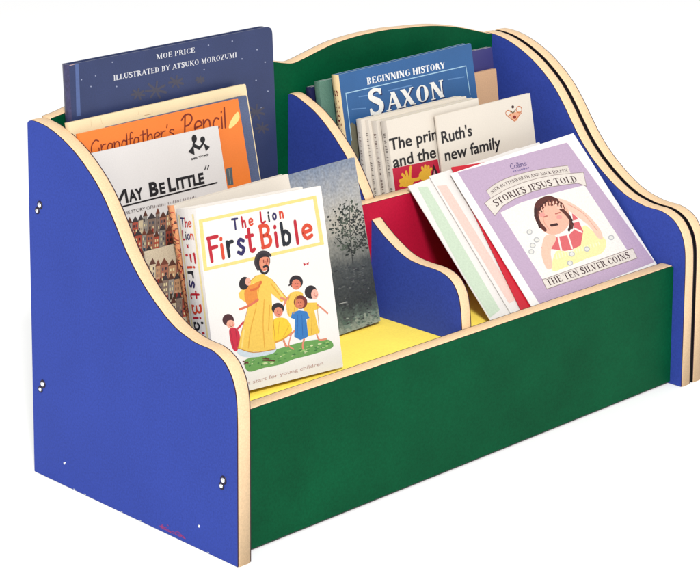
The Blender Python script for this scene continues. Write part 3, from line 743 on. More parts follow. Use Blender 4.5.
  ['illustration','e',[1837,2131],[15,-18],[-15,-6],(50,58,50)],
  ['illustration','e',[1900,2214],[-50,7],[1,23],(78,88,76)],
  ['illustration','e',[2360,2022],[-19,-3],[-9,21],(42,46,44)],
  ['illustration','e',[1845,1783],[11,-25],[-21,-4],(36,42,38)],
  ['illustration','e',[2043,1741],[-28,-12],[-12,14],(50,58,50)],
  ['illustration','e',[1678,1918],[19,-6],[-4,-11],(78,88,76)],
  ['illustration','e',[2300,1785],[-6,-17],[-14,4],(42,46,44)],
  ['illustration','e',[1577,2603],[-20,-31],[-17,8],(36,42,38)],
  ['illustration','e',[1945,2881],[17,-10],[-8,-8],(50,58,50)],
  ['illustration','e',[2027,2687],[24,-20],[-16,-11],(78,88,76)],
  ['illustration','e',[2373,2391],[36,-15],[-5,-8],(42,46,44)],
  ['illustration','e',[2424,2216],[16,-21],[-24,-9],(36,42,38)],
  ['illustration','e',[1581,2308],[21,-11],[-8,-9],(50,58,50)],
  ['illustration','e',[1720,2407],[35,-14],[-8,-14],(78,88,76)],
  ['illustration','e',[1792,2327],[-28,-11],[-18,22],(42,46,44)],
  ['illustration','e',[2309,2204],[-11,-23],[-15,6],(36,42,38)],
  ['illustration','e',[1695,2133],[-26,-3],[-4,10],(50,58,50)],
  ['illustration','e',[1915,2197],[-47,5],[0,20],(78,88,76)],
  ['illustration','e',[2280,2092],[-39,8],[2,10],(42,46,44)],
  ['illustration','e',[1908,1696],[27,-23],[-15,-10],(36,42,38)],
  ['illustration','e',[2015,1889],[14,-10],[-16,-12],(50,58,50)],
  ['illustration','e',[1727,1894],[-30,-15],[-13,13],(78,88,76)],
  ['illustration','e',[2157,1840],[-41,-20],[-18,20],(42,46,44)],
  ['illustration','e',[1706,2728],[-20,2],[0,9],(36,42,38)],
  ['illustration','e',[1750,2824],[-27,-24],[-17,12],(50,58,50)],
  ['illustration','e',[2105,2730],[24,-18],[-12,-9],(78,88,76)],
  ['illustration','e',[2259,2393],[-20,-21],[-14,9],(42,46,44)],
  ['illustration','e',[2514,2097],[47,-20],[-12,-19],(36,42,38)],
  ['illustration','e',[1571,2344],[13,-12],[-15,-9],(50,58,50)],
  ['illustration','e',[1840,2472],[47,-17],[-9,-20],(78,88,76)],
  ['illustration','e',[2113,2357],[-3,-17],[-26,6],(42,46,44)],
  ['illustration','e',[2345,2098],[-22,-11],[-11,12],(36,42,38)],
  ['illustration','e',[1488,2243],[-27,-2],[-4,13],(50,58,50)],
  ['illustration','e',[1686,2244],[-31,-20],[-20,18],(78,88,76)],
  ['illustration','e',[2438,1982],[-41,-19],[-9,11],(42,46,44)],
  ['illustration','e',[1798,1876],[41,-15],[-9,-18],(36,42,38)],
  ['illustration','e',[2207,1674],[14,-18],[-18,-7],(50,58,50)],
  ['illustration','e',[1629,1934],[-8,-26],[-21,6],(78,88,76)],
  ['illustration','e',[2204,1931],[-47,-1],[-5,23],(42,46,44)],
  ['illustration','e',[1765,2668],[-4,-33],[-18,3],(36,42,38)],
  ['illustration','e',[1980,2647],[40,-14],[-4,-9],(50,58,50)],
  ['illustration','e',[2145,2500],[14,-15],[-9,-5],(78,88,76)],
  ['illustration','e',[2029,2375],[-23,-22],[-12,8],(42,46,44)],
  ['illustration','e',[2267,2161],[22,-19],[-10,-7],(36,42,38)],
  ['illustration','e',[1445,2425],[1,-26],[-17,1],(50,58,50)],
  ['illustration','e',[1819,2469],[-28,-16],[-20,19],(78,88,76)],
  ['illustration','e',[2018,2427],[41,-15],[-9,-18],(42,46,44)],
  ['illustration','e',[2207,2179],[18,-23],[-12,-5],(36,42,38)],
  ['illustration','e',[1741,2125],[-24,-4],[-9,21],(50,58,50)],
  ['illustration','e',[1917,2164],[18,-9],[-9,-12],(78,88,76)],
  ['illustration','e',[2241,2073],[16,-33],[-27,-5],(42,46,44)],
  ['illustration','e',[1840,1789],[-10,-14],[-19,9],(36,42,38)],
  ['illustration','e',[1931,1836],[-23,-10],[-8,10],(50,58,50)],
  ['illustration','e',[1711,1836],[-31,0],[-2,9],(78,88,76)],
  ['illustration','e',[2230,1823],[-13,-9],[-14,12],(42,46,44)],
  ['illustration','e',[1662,2507],[18,-9],[-13,-19],(36,42,38)],
  ['illustration','e',[1864,2826],[-45,-8],[-6,15],(50,58,50)],
  ['illustration','e',[1948,2468],[24,-31],[-13,-5],(78,88,76)],
  ['illustration','e',[2235,2379],[-25,-11],[-14,16],(42,46,44)],
  ['illustration','e',[2329,2073],[-4,-29],[-16,3],(36,42,38)],
  ['illustration','e',[1526,2441],[-2,-21],[-17,3],(50,58,50)],
  ['illustration','e',[1919,2485],[13,-11],[-21,-15],(78,88,76)],
  ['illustration','e',[2054,2297],[19,-35],[-19,-4],(42,46,44)],
  ['illustration','e',[2046,2132],[27,-15],[-12,-14],(36,42,38)],
  ['illustration','e',[1586,2016],[-35,-1],[-4,19],(50,58,50)],
  ['illustration','e',[1822,2177],[1,-16],[-31,2],(78,88,76)],
  ['illustration','e',[2253,1976],[-33,-25],[-11,8],(42,46,44)],
  ['illustration','e',[1963,1841],[-1,-29],[-16,2],(36,42,38)],
  ['illustration','e',[1861,1916],[24,-17],[-12,-11],(50,58,50)],
  ['illustration','e',[1784,1923],[-29,-13],[-19,22],(78,88,76)],
  ['illustration','e',[2218,1789],[22,-23],[-13,-6],(42,46,44)],
  ['illustration','e',[1787,2714],[8,-24],[-19,-2],(36,42,38)],
  ['illustration','e',[1925,2716],[-25,-29],[-27,15],(50,58,50)],
  ['illustration','e',[2150,2573],[24,-8],[-5,-10],(78,88,76)],
  ['illustration','e',[2272,2577],[15,-23],[-24,-7],(42,46,44)],
  ['illustration','e',[2157,2160],[12,-18],[-24,-7],(36,42,38)],
  ['illustration','e',[1421,2359],[37,-14],[-5,-10],(50,58,50)],
  ['illustration','e',[1755,2230],[-34,-12],[-7,9],(78,88,76)],
  ['illustration','e',[2179,2454],[-32,-28],[-21,14],(42,46,44)],
  ['illustration','e',[2087,1963],[15,-25],[-14,-4],(36,42,38)],
  ['illustration','e',[1586,2057],[-13,-36],[-14,4],(50,58,50)],
  ['illustration','e',[1976,2030],[-42,-9],[-11,20],(78,88,76)],
  ['illustration','e',[2306,2019],[-31,-19],[-16,14],(42,46,44)],
  ['illustration','e',[1893,1641],[-20,-7],[-15,21],(36,42,38)],
  ['illustration','e',[1923,2023],[-6,-24],[-18,5],(50,58,50)],
  ['illustration','e',[1731,1754],[21,-9],[-10,-17],(78,88,76)],
  ['illustration','e',[2223,1887],[-43,-9],[-6,12],(42,46,44)],
  ['illustration','e',[1850,2472],[-16,-15],[-25,17],(36,42,38)],
  ['illustration','e',[2113,2715],[-41,0],[-4,24],(50,58,50)],
  ['illustration','e',[2212,2571],[-15,-8],[-18,18],(78,88,76)],
  ['illustration','e',[2370,2371],[-38,6],[2,16],(42,46,44)],
  ['illustration','e',[2247,2259],[0,-14],[-19,2],(36,42,38)],
  ['illustration','e',[1516,2340],[-29,-13],[-18,21],(50,58,50)],
  ['illustration','e',[1791,2262],[-41,-14],[-7,9],(78,88,76)],
  ['illustration','e',[1907,2260],[34,-8],[-2,-10],(42,46,44)],
  ['illustration','e',[2078,2278],[-35,-1],[-3,14],(36,42,38)],
  ['illustration','e',[1653,2122],[-35,-3],[-4,12],(50,58,50)],
  ['illustration','e',[1751,2156],[-18,-31],[-16,6],(78,88,76)],
  ['illustration','e',[2408,1921],[-36,-13],[-15,20],(42,46,44)],
  ['illustration','e',[1856,1864],[2,-26],[-14,1],(36,42,38)],
  ['illustration','e',[1982,1740],[-11,-21],[-20,8],(50,58,50)],
  ['illustration','e',[1694,1848],[11,-20],[-15,-3],(78,88,76)],
  ['illustration','e',[2332,1810],[-13,-24],[-29,12],(42,46,44)],
  ['illustration','e',[1664,2495],[10,-22],[-27,-5],(36,42,38)],
  ['illustration','e',[1925,2584],[-28,0],[-3,16],(50,58,50)],
  ['illustration','e',[2053,2684],[31,-32],[-11,-6],(78,88,76)],
  ['illustration','e',[2406,2422],[33,-34],[-12,-6],(42,46,44)],
  ['illustration','s',[[1260,679],[1480,668]],17,(170,172,170),1],
 ]),
 'scrib': dict(o=[0.024, 0.1345, 0.13567], a=[1.0, 0.0, 0.0], b=[0.0, 0.22495, 0.97437], n=[0.0, 0.97437, -0.22495], w=0.15, h=0.15, t=0.003, art=[
  ['illustration','p',[[-414,2321],[-219,2310],[-152,2648],[-347,2657]],(214,196,164),0],
  ['illustration','p',[[-361,2648],[-141,2637],[-225,2775]],(70,64,66),0],
  ['illustration','p',[[-321,2590],[-282,2588],[-293,2530],[-332,2533]],(58,52,58),0],
  ['illustration','p',[[-342,2484],[-303,2482],[-314,2425],[-353,2427]],(58,52,58),0],
  ['illustration','p',[[-363,2379],[-324,2377],[-335,2320],[-374,2322]],(58,52,58),0],
  ['illustration','p',[[-243,2586],[-204,2584],[-215,2526],[-254,2528]],(58,52,58),0],
  ['illustration','p',[[-264,2480],[-225,2478],[-236,2421],[-275,2423]],(80,84,96),0],
  ['illustration','p',[[-285,2375],[-246,2373],[-257,2316],[-296,2318]],(58,52,58),0],
  ['illustration','s',[[-414,2321],[-347,2657]],8,(60,46,44),1],
  ['illustration','p',[[-212,2310],[-25,2300],[50,2675],[-138,2684]],(214,196,164),0],
  ['illustration','p',[[-153,2675],[60,2665],[-20,2803]],(96,62,52),0],
  ['illustration','p',[[-114,2616],[-76,2614],[-88,2557],[-125,2559]],(80,84,96),0],
  ['illustration','p',[[-135,2511],[-97,2509],[-109,2452],[-146,2454]],(58,52,58),0],
  ['illustration','p',[[-156,2405],[-118,2403],[-130,2346],[-167,2348]],(236,220,170),0],
  ['illustration','p',[[-39,2613],[-1,2611],[-13,2553],[-50,2555]],(80,84,96),0],
  ['illustration','p',[[-60,2507],[-22,2505],[-34,2448],[-71,2450]],(236,220,170),0],
  ['illustration','p',[[-81,2401],[-43,2399],[-55,2342],[-92,2344]],(236,220,170),0],
  ['illustration','s',[[-212,2310],[-138,2684]],8,(60,46,44),1],
  ['illustration','p',[[-19,2299],[142,2290],[225,2708],[64,2716]],(214,196,164),0],
  ['illustration','p',[[50,2707],[236,2698],[169,2836]],(96,62,52),0],
  ['illustration','p',[[83,2648],[115,2646],[104,2589],[72,2590]],(236,220,170),0],
  ['illustration','p',[[62,2542],[94,2540],[83,2483],[50,2485]],(58,52,58),0],
  ['illustration','p',[[41,2436],[73,2434],[61,2377],[29,2379]],(58,52,58),0],
  ['illustration','p',[[147,2645],[179,2643],[168,2586],[136,2587]],(58,52,58),0],
  ['illustration','p',[[126,2539],[158,2537],[147,2479],[115,2481]],(80,84,96),0],
  ['illustration','p',[[105,2433],[137,2431],[126,2373],[93,2375]],(236,220,170),0],
  ['illustration','s',[[-19,2299],[64,2716]],8,(60,46,44),1],
  ['illustration','p',[[148,2290],[268,2283],[341,2649],[221,2655]],(196,150,112),0],
  ['illustration','p',[[206,2646],[352,2639],[306,2776]],(120,70,56),0],
  ['illustration','p',[[232,2588],[256,2587],[244,2529],[220,2530]],(80,84,96),0],
  ['illustration','p',[[210,2482],[234,2480],[223,2423],[199,2424]],(80,84,96),0],
  ['illustration','p',[[189,2376],[213,2374],[202,2317],[178,2318]],(236,220,170),0],
  ['illustration','p',[[280,2585],[304,2584],[292,2527],[268,2528]],(58,52,58),0],
  ['illustration','p',[[258,2479],[283,2478],[271,2420],[247,2422]],(58,52,58),0],
  ['illustration','p',[[237,2373],[261,2372],[250,2314],[226,2315]],(80,84,96),0],
  ['illustration','s',[[148,2290],[221,2655]],8,(60,46,44),1],
  ['illustration','p',[[274,2283],[481,2272],[555,2641],[348,2652]],(170,110,88),0],
  ['illustration','p',[[333,2643],[566,2631],[476,2771]],(120,70,56),0],
  ['illustration','p',[[376,2583],[417,2581],[406,2523],[364,2525]],(80,84,96),0],
  ['illustration','p',[[355,2477],[396,2475],[384,2417],[343,2419]],(236,220,170),0],
  ['illustration','p',[[333,2370],[375,2368],[363,2311],[322,2313]],(236,220,170),0],
  ['illustration','p',[[459,2579],[500,2577],[489,2519],[447,2521]],(58,52,58),0],
  ['illustration','p',[[437,2472],[479,2470],[467,2412],[426,2415]],(58,52,58),0],
  ['illustration','p',[[416,2366],[457,2364],[446,2306],[404,2308]],(80,84,96),0],
  ['illustration','s',[[274,2283],[348,2652]],8,(60,46,44),1],
  ['illustration','p',[[487,2271],[684,2260],[749,2582],[552,2592]],(196,150,112),0],
  ['illustration','p',[[537,2583],[760,2572],[675,2712]],(96,62,52),0],
  ['illustration','p',[[578,2523],[617,2521],[605,2464],[566,2466]],(236,220,170),0],
  ['illustration','p',[[556,2417],[596,2415],[584,2357],[545,2359]],(80,84,96),0],
  ['illustration','p',[[535,2310],[574,2308],[563,2250],[523,2252]],(80,84,96),0],
  ['illustration','p',[[657,2519],[696,2517],[685,2459],[645,2462]],(236,220,170),0],
  ['illustration','p',[[635,2413],[675,2410],[663,2353],[623,2355]],(236,220,170),0],
  ['illustration','p',[[614,2306],[653,2304],[641,2246],[602,2248]],(80,84,96),0],
  ['illustration','s',[[487,2271],[552,2592]],8,(60,46,44),1],
  ['illustration','p',[[691,2260],[861,2251],[948,2685],[778,2693]],(170,110,88),0],
  ['illustration','p',[[763,2684],[959,2674],[888,2814]],(70,64,66),0],
  ['illustration','p',[[799,2624],[833,2623],[821,2565],[787,2566]],(58,52,58),0],
  ['illustration','p',[[777,2517],[811,2516],[799,2458],[765,2459]],(58,52,58),0],
  ['illustration','p',[[755,2410],[789,2408],[778,2350],[744,2352]],(236,220,170),0],
  ['illustration','p',[[867,2621],[901,2619],[889,2561],[855,2563]],(80,84,96),0],
  ['illustration','p',[[845,2514],[879,2512],[867,2454],[833,2456]],(80,84,96),0],
  ['illustration','p',[[823,2407],[857,2405],[846,2347],[812,2349]],(236,220,170),0],
  ['illustration','s',[[691,2260],[778,2693]],8,(60,46,44),1],
  ['illustration','p',[[867,2250],[1006,2242],[1075,2586],[936,2593]],(214,196,164),0],
  ['illustration','p',[[921,2583],[1086,2575],[1031,2715]],(70,64,66),0],
  ['illustration','p',[[950,2524],[978,2523],[966,2464],[939,2466]],(58,52,58),0],
  ['illustration','p',[[929,2417],[956,2415],[945,2357],[917,2359]],(236,220,170),0],
  ['illustration','p',[[907,2309],[935,2308],[923,2250],[895,2251]],(80,84,96),0],
  ['illustration','p',[[1006,2521],[1034,2520],[1022,2462],[994,2463]],(58,52,58),0],
  ['illustration','p',[[984,2414],[1012,2412],[1000,2354],[972,2356]],(236,220,170),0],
  ['illustration','p',[[962,2306],[990,2305],[978,2247],[951,2248]],(80,84,96),0],
  ['illustration','s',[[867,2250],[936,2593]],8,(60,46,44),1],
  ['illustration','p',[[1012,2242],[1175,2233],[1264,2673],[1101,2681]],(170,110,88),0],
  ['illustration','p',[[1086,2672],[1275,2663],[1208,2803]],(96,62,52),0],
  ['illustration','p',[[1120,2612],[1153,2611],[1141,2552],[1108,2554]],(80,84,96),0],
  ['illustration','p',[[1098,2505],[1131,2503],[1119,2445],[1086,2446]],(58,52,58),0],
  ['illustration','p',[[1076,2397],[1109,2395],[1097,2337],[1065,2339]],(80,84,96),0],
  ['illustration','p',[[1185,2609],[1218,2608],[1206,2549],[1173,2551]],(80,84,96),0],
  ['illustration','p',[[1163,2501],[1196,2500],[1184,2441],[1151,2443]],(80,84,96),0],
  ['illustration','p',[[1141,2394],[1174,2392],[1162,2334],[1130,2335]],(58,52,58),0],
  ['illustration','s',[[1012,2242],[1101,2681]],8,(60,46,44),1],
  ['illustration','p',[[1181,2233],[1392,2221],[1482,2662],[1270,2672]],(140,120,108),0],
  ['illustration','p',[[1255,2663],[1493,2651],[1402,2793]],(96,62,52),0],
  ['illustration','p',[[1299,2603],[1341,2600],[1329,2542],[1287,2544]],(58,52,58),0],
  ['illustration','p',[[1277,2495],[1319,2492],[1307,2434],[1265,2436]],(236,220,170),0],
  ['illustration','p',[[1255,2387],[1297,2385],[1285,2326],[1243,2328]],(236,220,170),0],
  ['illustration','p',[[1384,2598],[1426,2596],[1414,2538],[1372,2540]],(58,52,58),0],
  ['illustration','p',[[1362,2490],[1404,2488],[1392,2430],[1350,2432]],(58,52,58),0],
  ['illustration','p',[[1340,2382],[1382,2380],[1370,2322],[1328,2324]],(236,220,170),0],
  ['illustration','s',[[1181,2233],[1270,2672]],8,(60,46,44),1],
  ['illustration','p',[[61,2305],[124,2301],[127,2380],[89,2382]],(150,48,44),0],
  ['illustration','e',[112,2400],[22,-5],[-4,-22],(206,160,132)],
  ['illustration','p',[[390,2286],[454,2283],[460,2378],[422,2380]],(150,48,44),0],
  ['illustration','e',[445,2398],[22,-5],[-4,-22],(206,160,132)],
  ['illustration','p',[[22,2307],[85,2303],[96,2425],[58,2427]],(46,42,48),0],
  ['illustration','e',[81,2445],[21,-4],[-4,-21],(206,160,132)],
  ['illustration','p',[[-146,2316],[-83,2313],[-75,2417],[-112,2419]],(70,56,46),0],
  ['illustration','e',[-90,2437],[21,-5],[-4,-22],(206,160,132)],
  ['illustration','p',[[-111,2314],[-48,2311],[-40,2415],[-78,2418]],(60,74,96),0],
  ['illustration','e',[-55,2436],[21,-4],[-4,-21],(206,160,132)],
  ['illustration','p',[[328,2290],[392,2286],[403,2407],[365,2409]],(46,42,48),0],
  ['illustration','e',[388,2427],[22,-5],[-4,-22],(206,160,132)],
  ['illustration','p',[[187,2298],[251,2294],[256,2382],[217,2384]],(150,48,44),0],
  ['illustration','e',[240,2402],[22,-5],[-4,-22],(206,160,132)],
  ['illustration','p',[[134,2300],[198,2297],[202,2381],[164,2383]],(60,74,96),0],
  ['illustration','e',[187,2401],[22,-4],[-4,-22],(206,160,132)],
  ['illustration','p',[[145,2300],[208,2296],[211,2375],[173,2377]],(70,56,46),0],
  ['illustration','e',[196,2395],[22,-4],[-4,-22],(206,160,132)],
  ['illustration','p',[[-489,1941],[-385,1935],[-310,2308],[-415,2314]],(170,110,88),0],
  ['illustration','p',[[-429,2305],[-300,2298],[-338,2434]],(120,70,56),0],
  ['illustration','p',[[-407,2247],[-386,2246],[-398,2189],[-418,2190]],(58,52,58),0],
  ['illustration','p',[[-428,2142],[-407,2141],[-418,2084],[-439,2086]],(236,220,170),0],
  ['illustration','p',[[-449,2037],[-428,2036],[-439,1979],[-460,1981]],(58,52,58),0],
  ['illustration','p',[[-365,2245],[-344,2244],[-356,2187],[-377,2188]],(58,52,58),0],
  ['illustration','p',[[-386,2140],[-365,2139],[-377,2082],[-397,2083]],(58,52,58),0],
  ['illustration','p',[[-407,2035],[-386,2034],[-397,1977],[-418,1978]],(236,220,170),0],
  ['illustration','s',[[-489,1941],[-415,2314]],8,(60,46,44),1],
  ['illustration','p',[[-378,1934],[-272,1928],[-194,2321],[-300,2327]],(214,196,164),0],
  ['illustration','p',[[-315,2318],[-184,2311],[-223,2447]],(120,70,56),0],
  ['illustration','p',[[-292,2260],[-271,2259],[-282,2202],[-303,2203]],(80,84,96),0],
  ['illustration','p',[[-313,2155],[-292,2154],[-303,2097],[-324,2098]],(58,52,58),0],
  ['illustration','p',[[-334,2050],[-313,2049],[-324,1992],[-345,1993]],(80,84,96),0],
  ['illustration','p',[[-250,2258],[-229,2257],[-240,2200],[-261,2201]],(58,52,58),0],
  ['illustration','p',[[-271,2152],[-249,2151],[-261,2094],[-282,2096]],(236,220,170),0],
  ['illustration','p',[[-292,2047],[-270,2046],[-282,1989],[-303,1990]],(236,220,170),0],
  ['illustration','s',[[-378,1934],[-300,2327]],8,(60,46,44),1],
  ['illustration','p',[[-266,1927],[-138,1919],[-52,2350],[-181,2357]],(196,150,112),0],
  ['illustration','p',[[-195,2348],[-42,2340],[-92,2477]],(96,62,52),0],
  ['illustration','p',[[-168,2290],[-143,2288],[-154,2231],[-180,2233]],(80,84,96),0],
  ['illustration','p',[[-189,2184],[-164,2183],[-175,2126],[-201,2127]],(80,84,96),0],
  ['illustration','p',[[-210,2079],[-185,2077],[-196,2020],[-222,2022]],(58,52,58),0],
  ['illustration','p',[[-117,2287],[-91,2285],[-103,2228],[-128,2230]],(236,220,170),0],
  ['illustration','p',[[-138,2181],[-112,2180],[-124,2123],[-149,2124]],(80,84,96),0],
  ['illustration','p',[[-159,2076],[-133,2074],[-145,2017],[-170,2019]],(236,220,170),0],
  ['illustration','s',[[-266,1927],[-181,2357]],8,(60,46,44),1],
  ['illustration','p',[[-132,1919],[-28,1913],[43,2268],[-61,2274]],(158,150,140),0],
  ['illustration','p',[[-76,2265],[53,2258],[15,2394]],(96,62,52),0],
  ['illustration','p',[[-54,2207],[-33,2205],[-44,2148],[-65,2149]],(58,52,58),0],
  ['illustration','p',[[-75,2101],[-54,2100],[-65,2043],[-86,2044]],(58,52,58),0],
  ['illustration','p',[[-96,1996],[-75,1994],[-86,1937],[-107,1938]],(80,84,96),0],
  ['illustration','p',[[-12,2204],[9,2203],[-3,2146],[-24,2147]],(58,52,58),0],
  ['illustration','p',[[-33,2099],[-13,2097],[-24,2040],[-45,2041]],(80,84,96),0],
  ['illustration','p',[[-54,1993],[-34,1992],[-45,1935],[-66,1936]],(58,52,58),0],
  ['illustration','s',[[-132,1919],[-61,2274]],8,(60,46,44),1],
  ['illustration','p',[[-22,1912],[139,1902],[216,2289],[55,2298]],(140,120,108),0],
  ['illustration','p',[[40,2289],[227,2279],[160,2417]],(96,62,52),0],
  ['illustration','p',[[74,2230],[106,2228],[95,2171],[62,2173]],(58,52,58),0],
  ['illustration','p',[[53,2124],[85,2122],[74,2065],[41,2067]],(236,220,170),0],
  ['illustration','p',[[32,2018],[64,2016],[52,1959],[20,1961]],(80,84,96),0],
  ['illustration','p',[[138,2226],[171,2224],[159,2167],[127,2169]],(236,220,170),0],
  ['illustration','p',[[117,2120],[150,2119],[138,2061],[106,2063]],(58,52,58),0],
  ['illustration','p',[[96,2015],[128,2013],[117,1955],[85,1957]],(236,220,170),0],
  ['illustration','s',[[-22,1912],[55,2298]],8,(60,46,44),1],
  ['illustration','p',[[145,1902],[248,1896],[327,2290],[224,2296]],(140,120,108),0],
  ['illustration','p',[[210,2287],[338,2280],[300,2417]],(96,62,52),0],
  ['illustration','p',[[231,2229],[252,2227],[240,2170],[220,2171]],(80,84,96),0],
  ['illustration','p',[[210,2123],[231,2121],[219,2064],[199,2065]],(236,220,170),0],
  ['illustration','p',[[189,2017],[209,2015],[198,1958],[178,1959]],(58,52,58),0],
  ['illustration','p',[[272,2226],[293,2225],[281,2168],[261,2169]],(80,84,96),0],
  ['illustration','p',[[251,2120],[272,2119],[260,2062],[240,2063]],(58,52,58),0],
  ['illustration','p',[[230,2014],[250,2013],[239,1956],[218,1957]],(80,84,96),0],
  ['illustration','s',[[145,1902],[224,2296]],8,(60,46,44),1],
  ['illustration','p',[[254,1895],[398,1886],[486,2323],[341,2331]],(140,120,108),0],
  ['illustration','p',[[327,2322],[497,2313],[439,2451]],(70,64,66),0],
  ['illustration','p',[[357,2263],[386,2261],[374,2204],[345,2205]],(236,220,170),0],
  ['illustration','p',[[336,2156],[364,2155],[353,2097],[324,2099]],(236,220,170),0],
  ['illustration','p',[[314,2050],[343,2049],[332,1991],[303,1993]],(80,84,96),0],
  ['illustration','p',[[415,2260],[444,2258],[432,2200],[403,2202]],(236,220,170),0],
  ['illustration','p',[[393,2153],[422,2152],[411,2094],[382,2096]],(236,220,170),0],
  ['illustration','p',[[372,2047],[401,2045],[389,1988],[360,1989]],(236,220,170),0],
  ['illustration','s',[[254,1895],[341,2331]],8,(60,46,44),1],
  ['illustration','p',[[405,1886],[555,1877],[641,2306],[491,2315]],(158,150,140),0],
  ['illustration','p',[[476,2306],[652,2296],[591,2435]],(96,62,52),0],
  ['illustration','p',[[507,2246],[537,2245],[526,2187],[496,2189]],(80,84,96),0],
  ['illustration','p',[[486,2140],[516,2138],[504,2080],[474,2082]],(236,220,170),0],
  ['illustration','p',[[465,2033],[495,2032],[483,1974],[453,1976]],(58,52,58),0],
  ['illustration','p',[[567,2243],[598,2241],[586,2184],[556,2185]],(236,220,170),0],
  ['illustration','p',[[546,2136],[576,2135],[564,2077],[534,2079]],(236,220,170),0],
  ['illustration','p',[[525,2030],[555,2028],[543,1970],[513,1972]],(80,84,96),0],
  ['illustration','s',[[405,1886],[491,2315]],8,(60,46,44),1],
  ['illustration','p',[[561,1876],[715,1867],[798,2281],[644,2290]],(196,150,112),0],
  ['illustration','p',[[629,2281],[809,2271],[746,2410]],(70,64,66),0],
  ['illustration','p',[[662,2221],[692,2219],[681,2162],[650,2163]],(58,52,58),0],
  ['illustration','p',[[640,2114],[671,2113],[659,2055],[628,2057]],(80,84,96),0],
  ['illustration','p',[[618,2008],[649,2006],[638,1948],[607,1950]],(58,52,58),0],
  ['illustration','p',[[723,2218],[754,2216],[742,2158],[711,2160]],(58,52,58),0],
  ['illustration','p',[[702,2111],[732,2109],[721,2051],[690,2053]],(58,52,58),0],
  ['illustration','p',[[680,2004],[711,2002],[699,1944],[668,1946]],(58,52,58),0],
  ['illustration','s',[[561,1876],[644,2290]],8,(60,46,44),1],
  ['illustration','p',[[721,1867],[862,1858],[944,2266],[803,2274]],(196,150,112),0],
  ['illustration','p',[[788,2265],[955,2255],[899,2395]],(96,62,52),0],
  ['illustration','p',[[818,2205],[846,2204],[834,2146],[806,2147]],(236,220,170),0],
  ['illustration','p',[[796,2098],[824,2097],[813,2039],[785,2040]],(80,84,96),0],
  ['illustration','p',[[775,1991],[803,1990],[791,1932],[763,1933]],(58,52,58),0],
  ['illustration','p',[[874,2202],[903,2200],[891,2142],[863,2144]],(236,220,170),0],
  ['illustration','p',[[853,2095],[881,2093],[869,2035],[841,2037]],(80,84,96),0],
  ['illustration','p',[[831,1988],[859,1986],[847,1928],[819,1930]],(58,52,58),0],
  ['illustration','s',[[721,1867],[803,2274]],8,(60,46,44),1],
  ['illustration','p',[[868,1857],[1076,1845],[1145,2186],[937,2197]],(214,196,164),0],
  ['illustration','p',[[922,2188],[1156,2175],[1066,2317]],(70,64,66),0],
  ['illustration','p',[[965,2128],[1006,2126],[995,2068],[953,2070]],(236,220,170),0],
  ['illustration','p',[[943,2021],[985,2018],[973,1960],[931,1963]],(236,220,170),0],
  ['illustration','p',[[921,1914],[963,1911],[951,1853],[910,1856]],(80,84,96),0],
  ['illustration','p',[[1048,2123],[1090,2121],[1078,2063],[1036,2065]],(236,220,170),0],
  ['illustration','p',[[1026,2016],[1068,2013],[1056,1955],[1014,1958]],(236,220,170),0],
  ['illustration','p',[[1004,1909],[1046,1906],[1034,1848],[993,1851]],(236,220,170),0],
  ['illustration','s',[[868,1857],[937,2197]],8,(60,46,44),1],
  ['illustration','p',[[1082,1844],[1229,1835],[1312,2246],[1165,2254]],(140,120,108),0],
  ['illustration','p',[[1150,2245],[1323,2236],[1264,2376]],(96,62,52),0],
  ['illustration','p',[[1181,2185],[1210,2184],[1199,2125],[1169,2127]],(236,220,170),0],
  ['illustration','p',[[1159,2078],[1188,2076],[1177,2018],[1147,2019]],(58,52,58),0],
  ['illustration','p',[[1137,1970],[1167,1968],[1155,1910],[1125,1912]],(58,52,58),0],
  ['illustration','p',[[1240,2182],[1269,2180],[1257,2122],[1228,2124]],(58,52,58),0],
  ['illustration','p',[[1218,2074],[1247,2073],[1235,2014],[1206,2016]],(80,84,96),0],
  ['illustration','p',[[1196,1967],[1225,1965],[1213,1907],[1184,1908]],(80,84,96),0],
  ['illustration','s',[[1082,1844],[1165,2254]],8,(60,46,44),1],
  ['illustration','p',[[1235,1835],[1350,1828],[1431,2226],[1316,2232]],(184,88,70),0],
  ['illustration','p',[[1301,2223],[1442,2215],[1399,2355]],(96,62,52),0],
  ['illustration','p',[[1325,2163],[1348,2162],[1336,2104],[1313,2105]],(58,52,58),0],
  ['illustration','p',[[1303,2055],[1326,2054],[1314,1996],[1291,1997]],(80,84,96),0],
  ['illustration','p',[[1281,1948],[1304,1946],[1292,1888],[1270,1889]],(236,220,170),0],
  ['illustration','p',[[1371,2161],[1394,2159],[1382,2101],[1359,2102]],(58,52,58),0],
  ['illustration','p',[[1349,2053],[1372,2051],[1360,1993],[1337,1994]],(58,52,58),0],
  ['illustration','p',[[1327,1945],[1350,1944],[1338,1885],[1315,1886]],(236,220,170),0],
  ['illustration','s',[[1235,1835],[1316,2232]],8,(60,46,44),1],
  ['illustration','p',[[1121,1852],[1186,1848],[1198,1971],[1159,1973]],(60,74,96),0],
  ['illustration','e',[1182,1991],[22,-5],[-4,-22],(206,160,132)],
  ['illustration','p',[[598,1884],[662,1880],[671,1990],[633,1992]],(150,48,44),0],
  ['illustration','e',[656,2010],[22,-5],[-4,-22],(206,160,132)],
  ['illustration','p',[[559,1886],[623,1882],[633,1997],[594,2000]],(70,56,46),0],
  ['illustration','e',[618,2018],[22,-5],[-4,-22],(206,160,132)],
  ['illustration','p',[[445,1893],[509,1889],[521,2013],[483,2016]],(70,56,46),0],
  ['illustration','e',[506,2034],[22,-5],[-4,-22],(206,160,132)],
  ['illustration','p',[[-104,1927],[-41,1923],[-37,2009],[-74,2011]],(60,74,96),0],
  ['illustration','e',[-52,2029],[21,-5],[-4,-21],(206,160,132)],
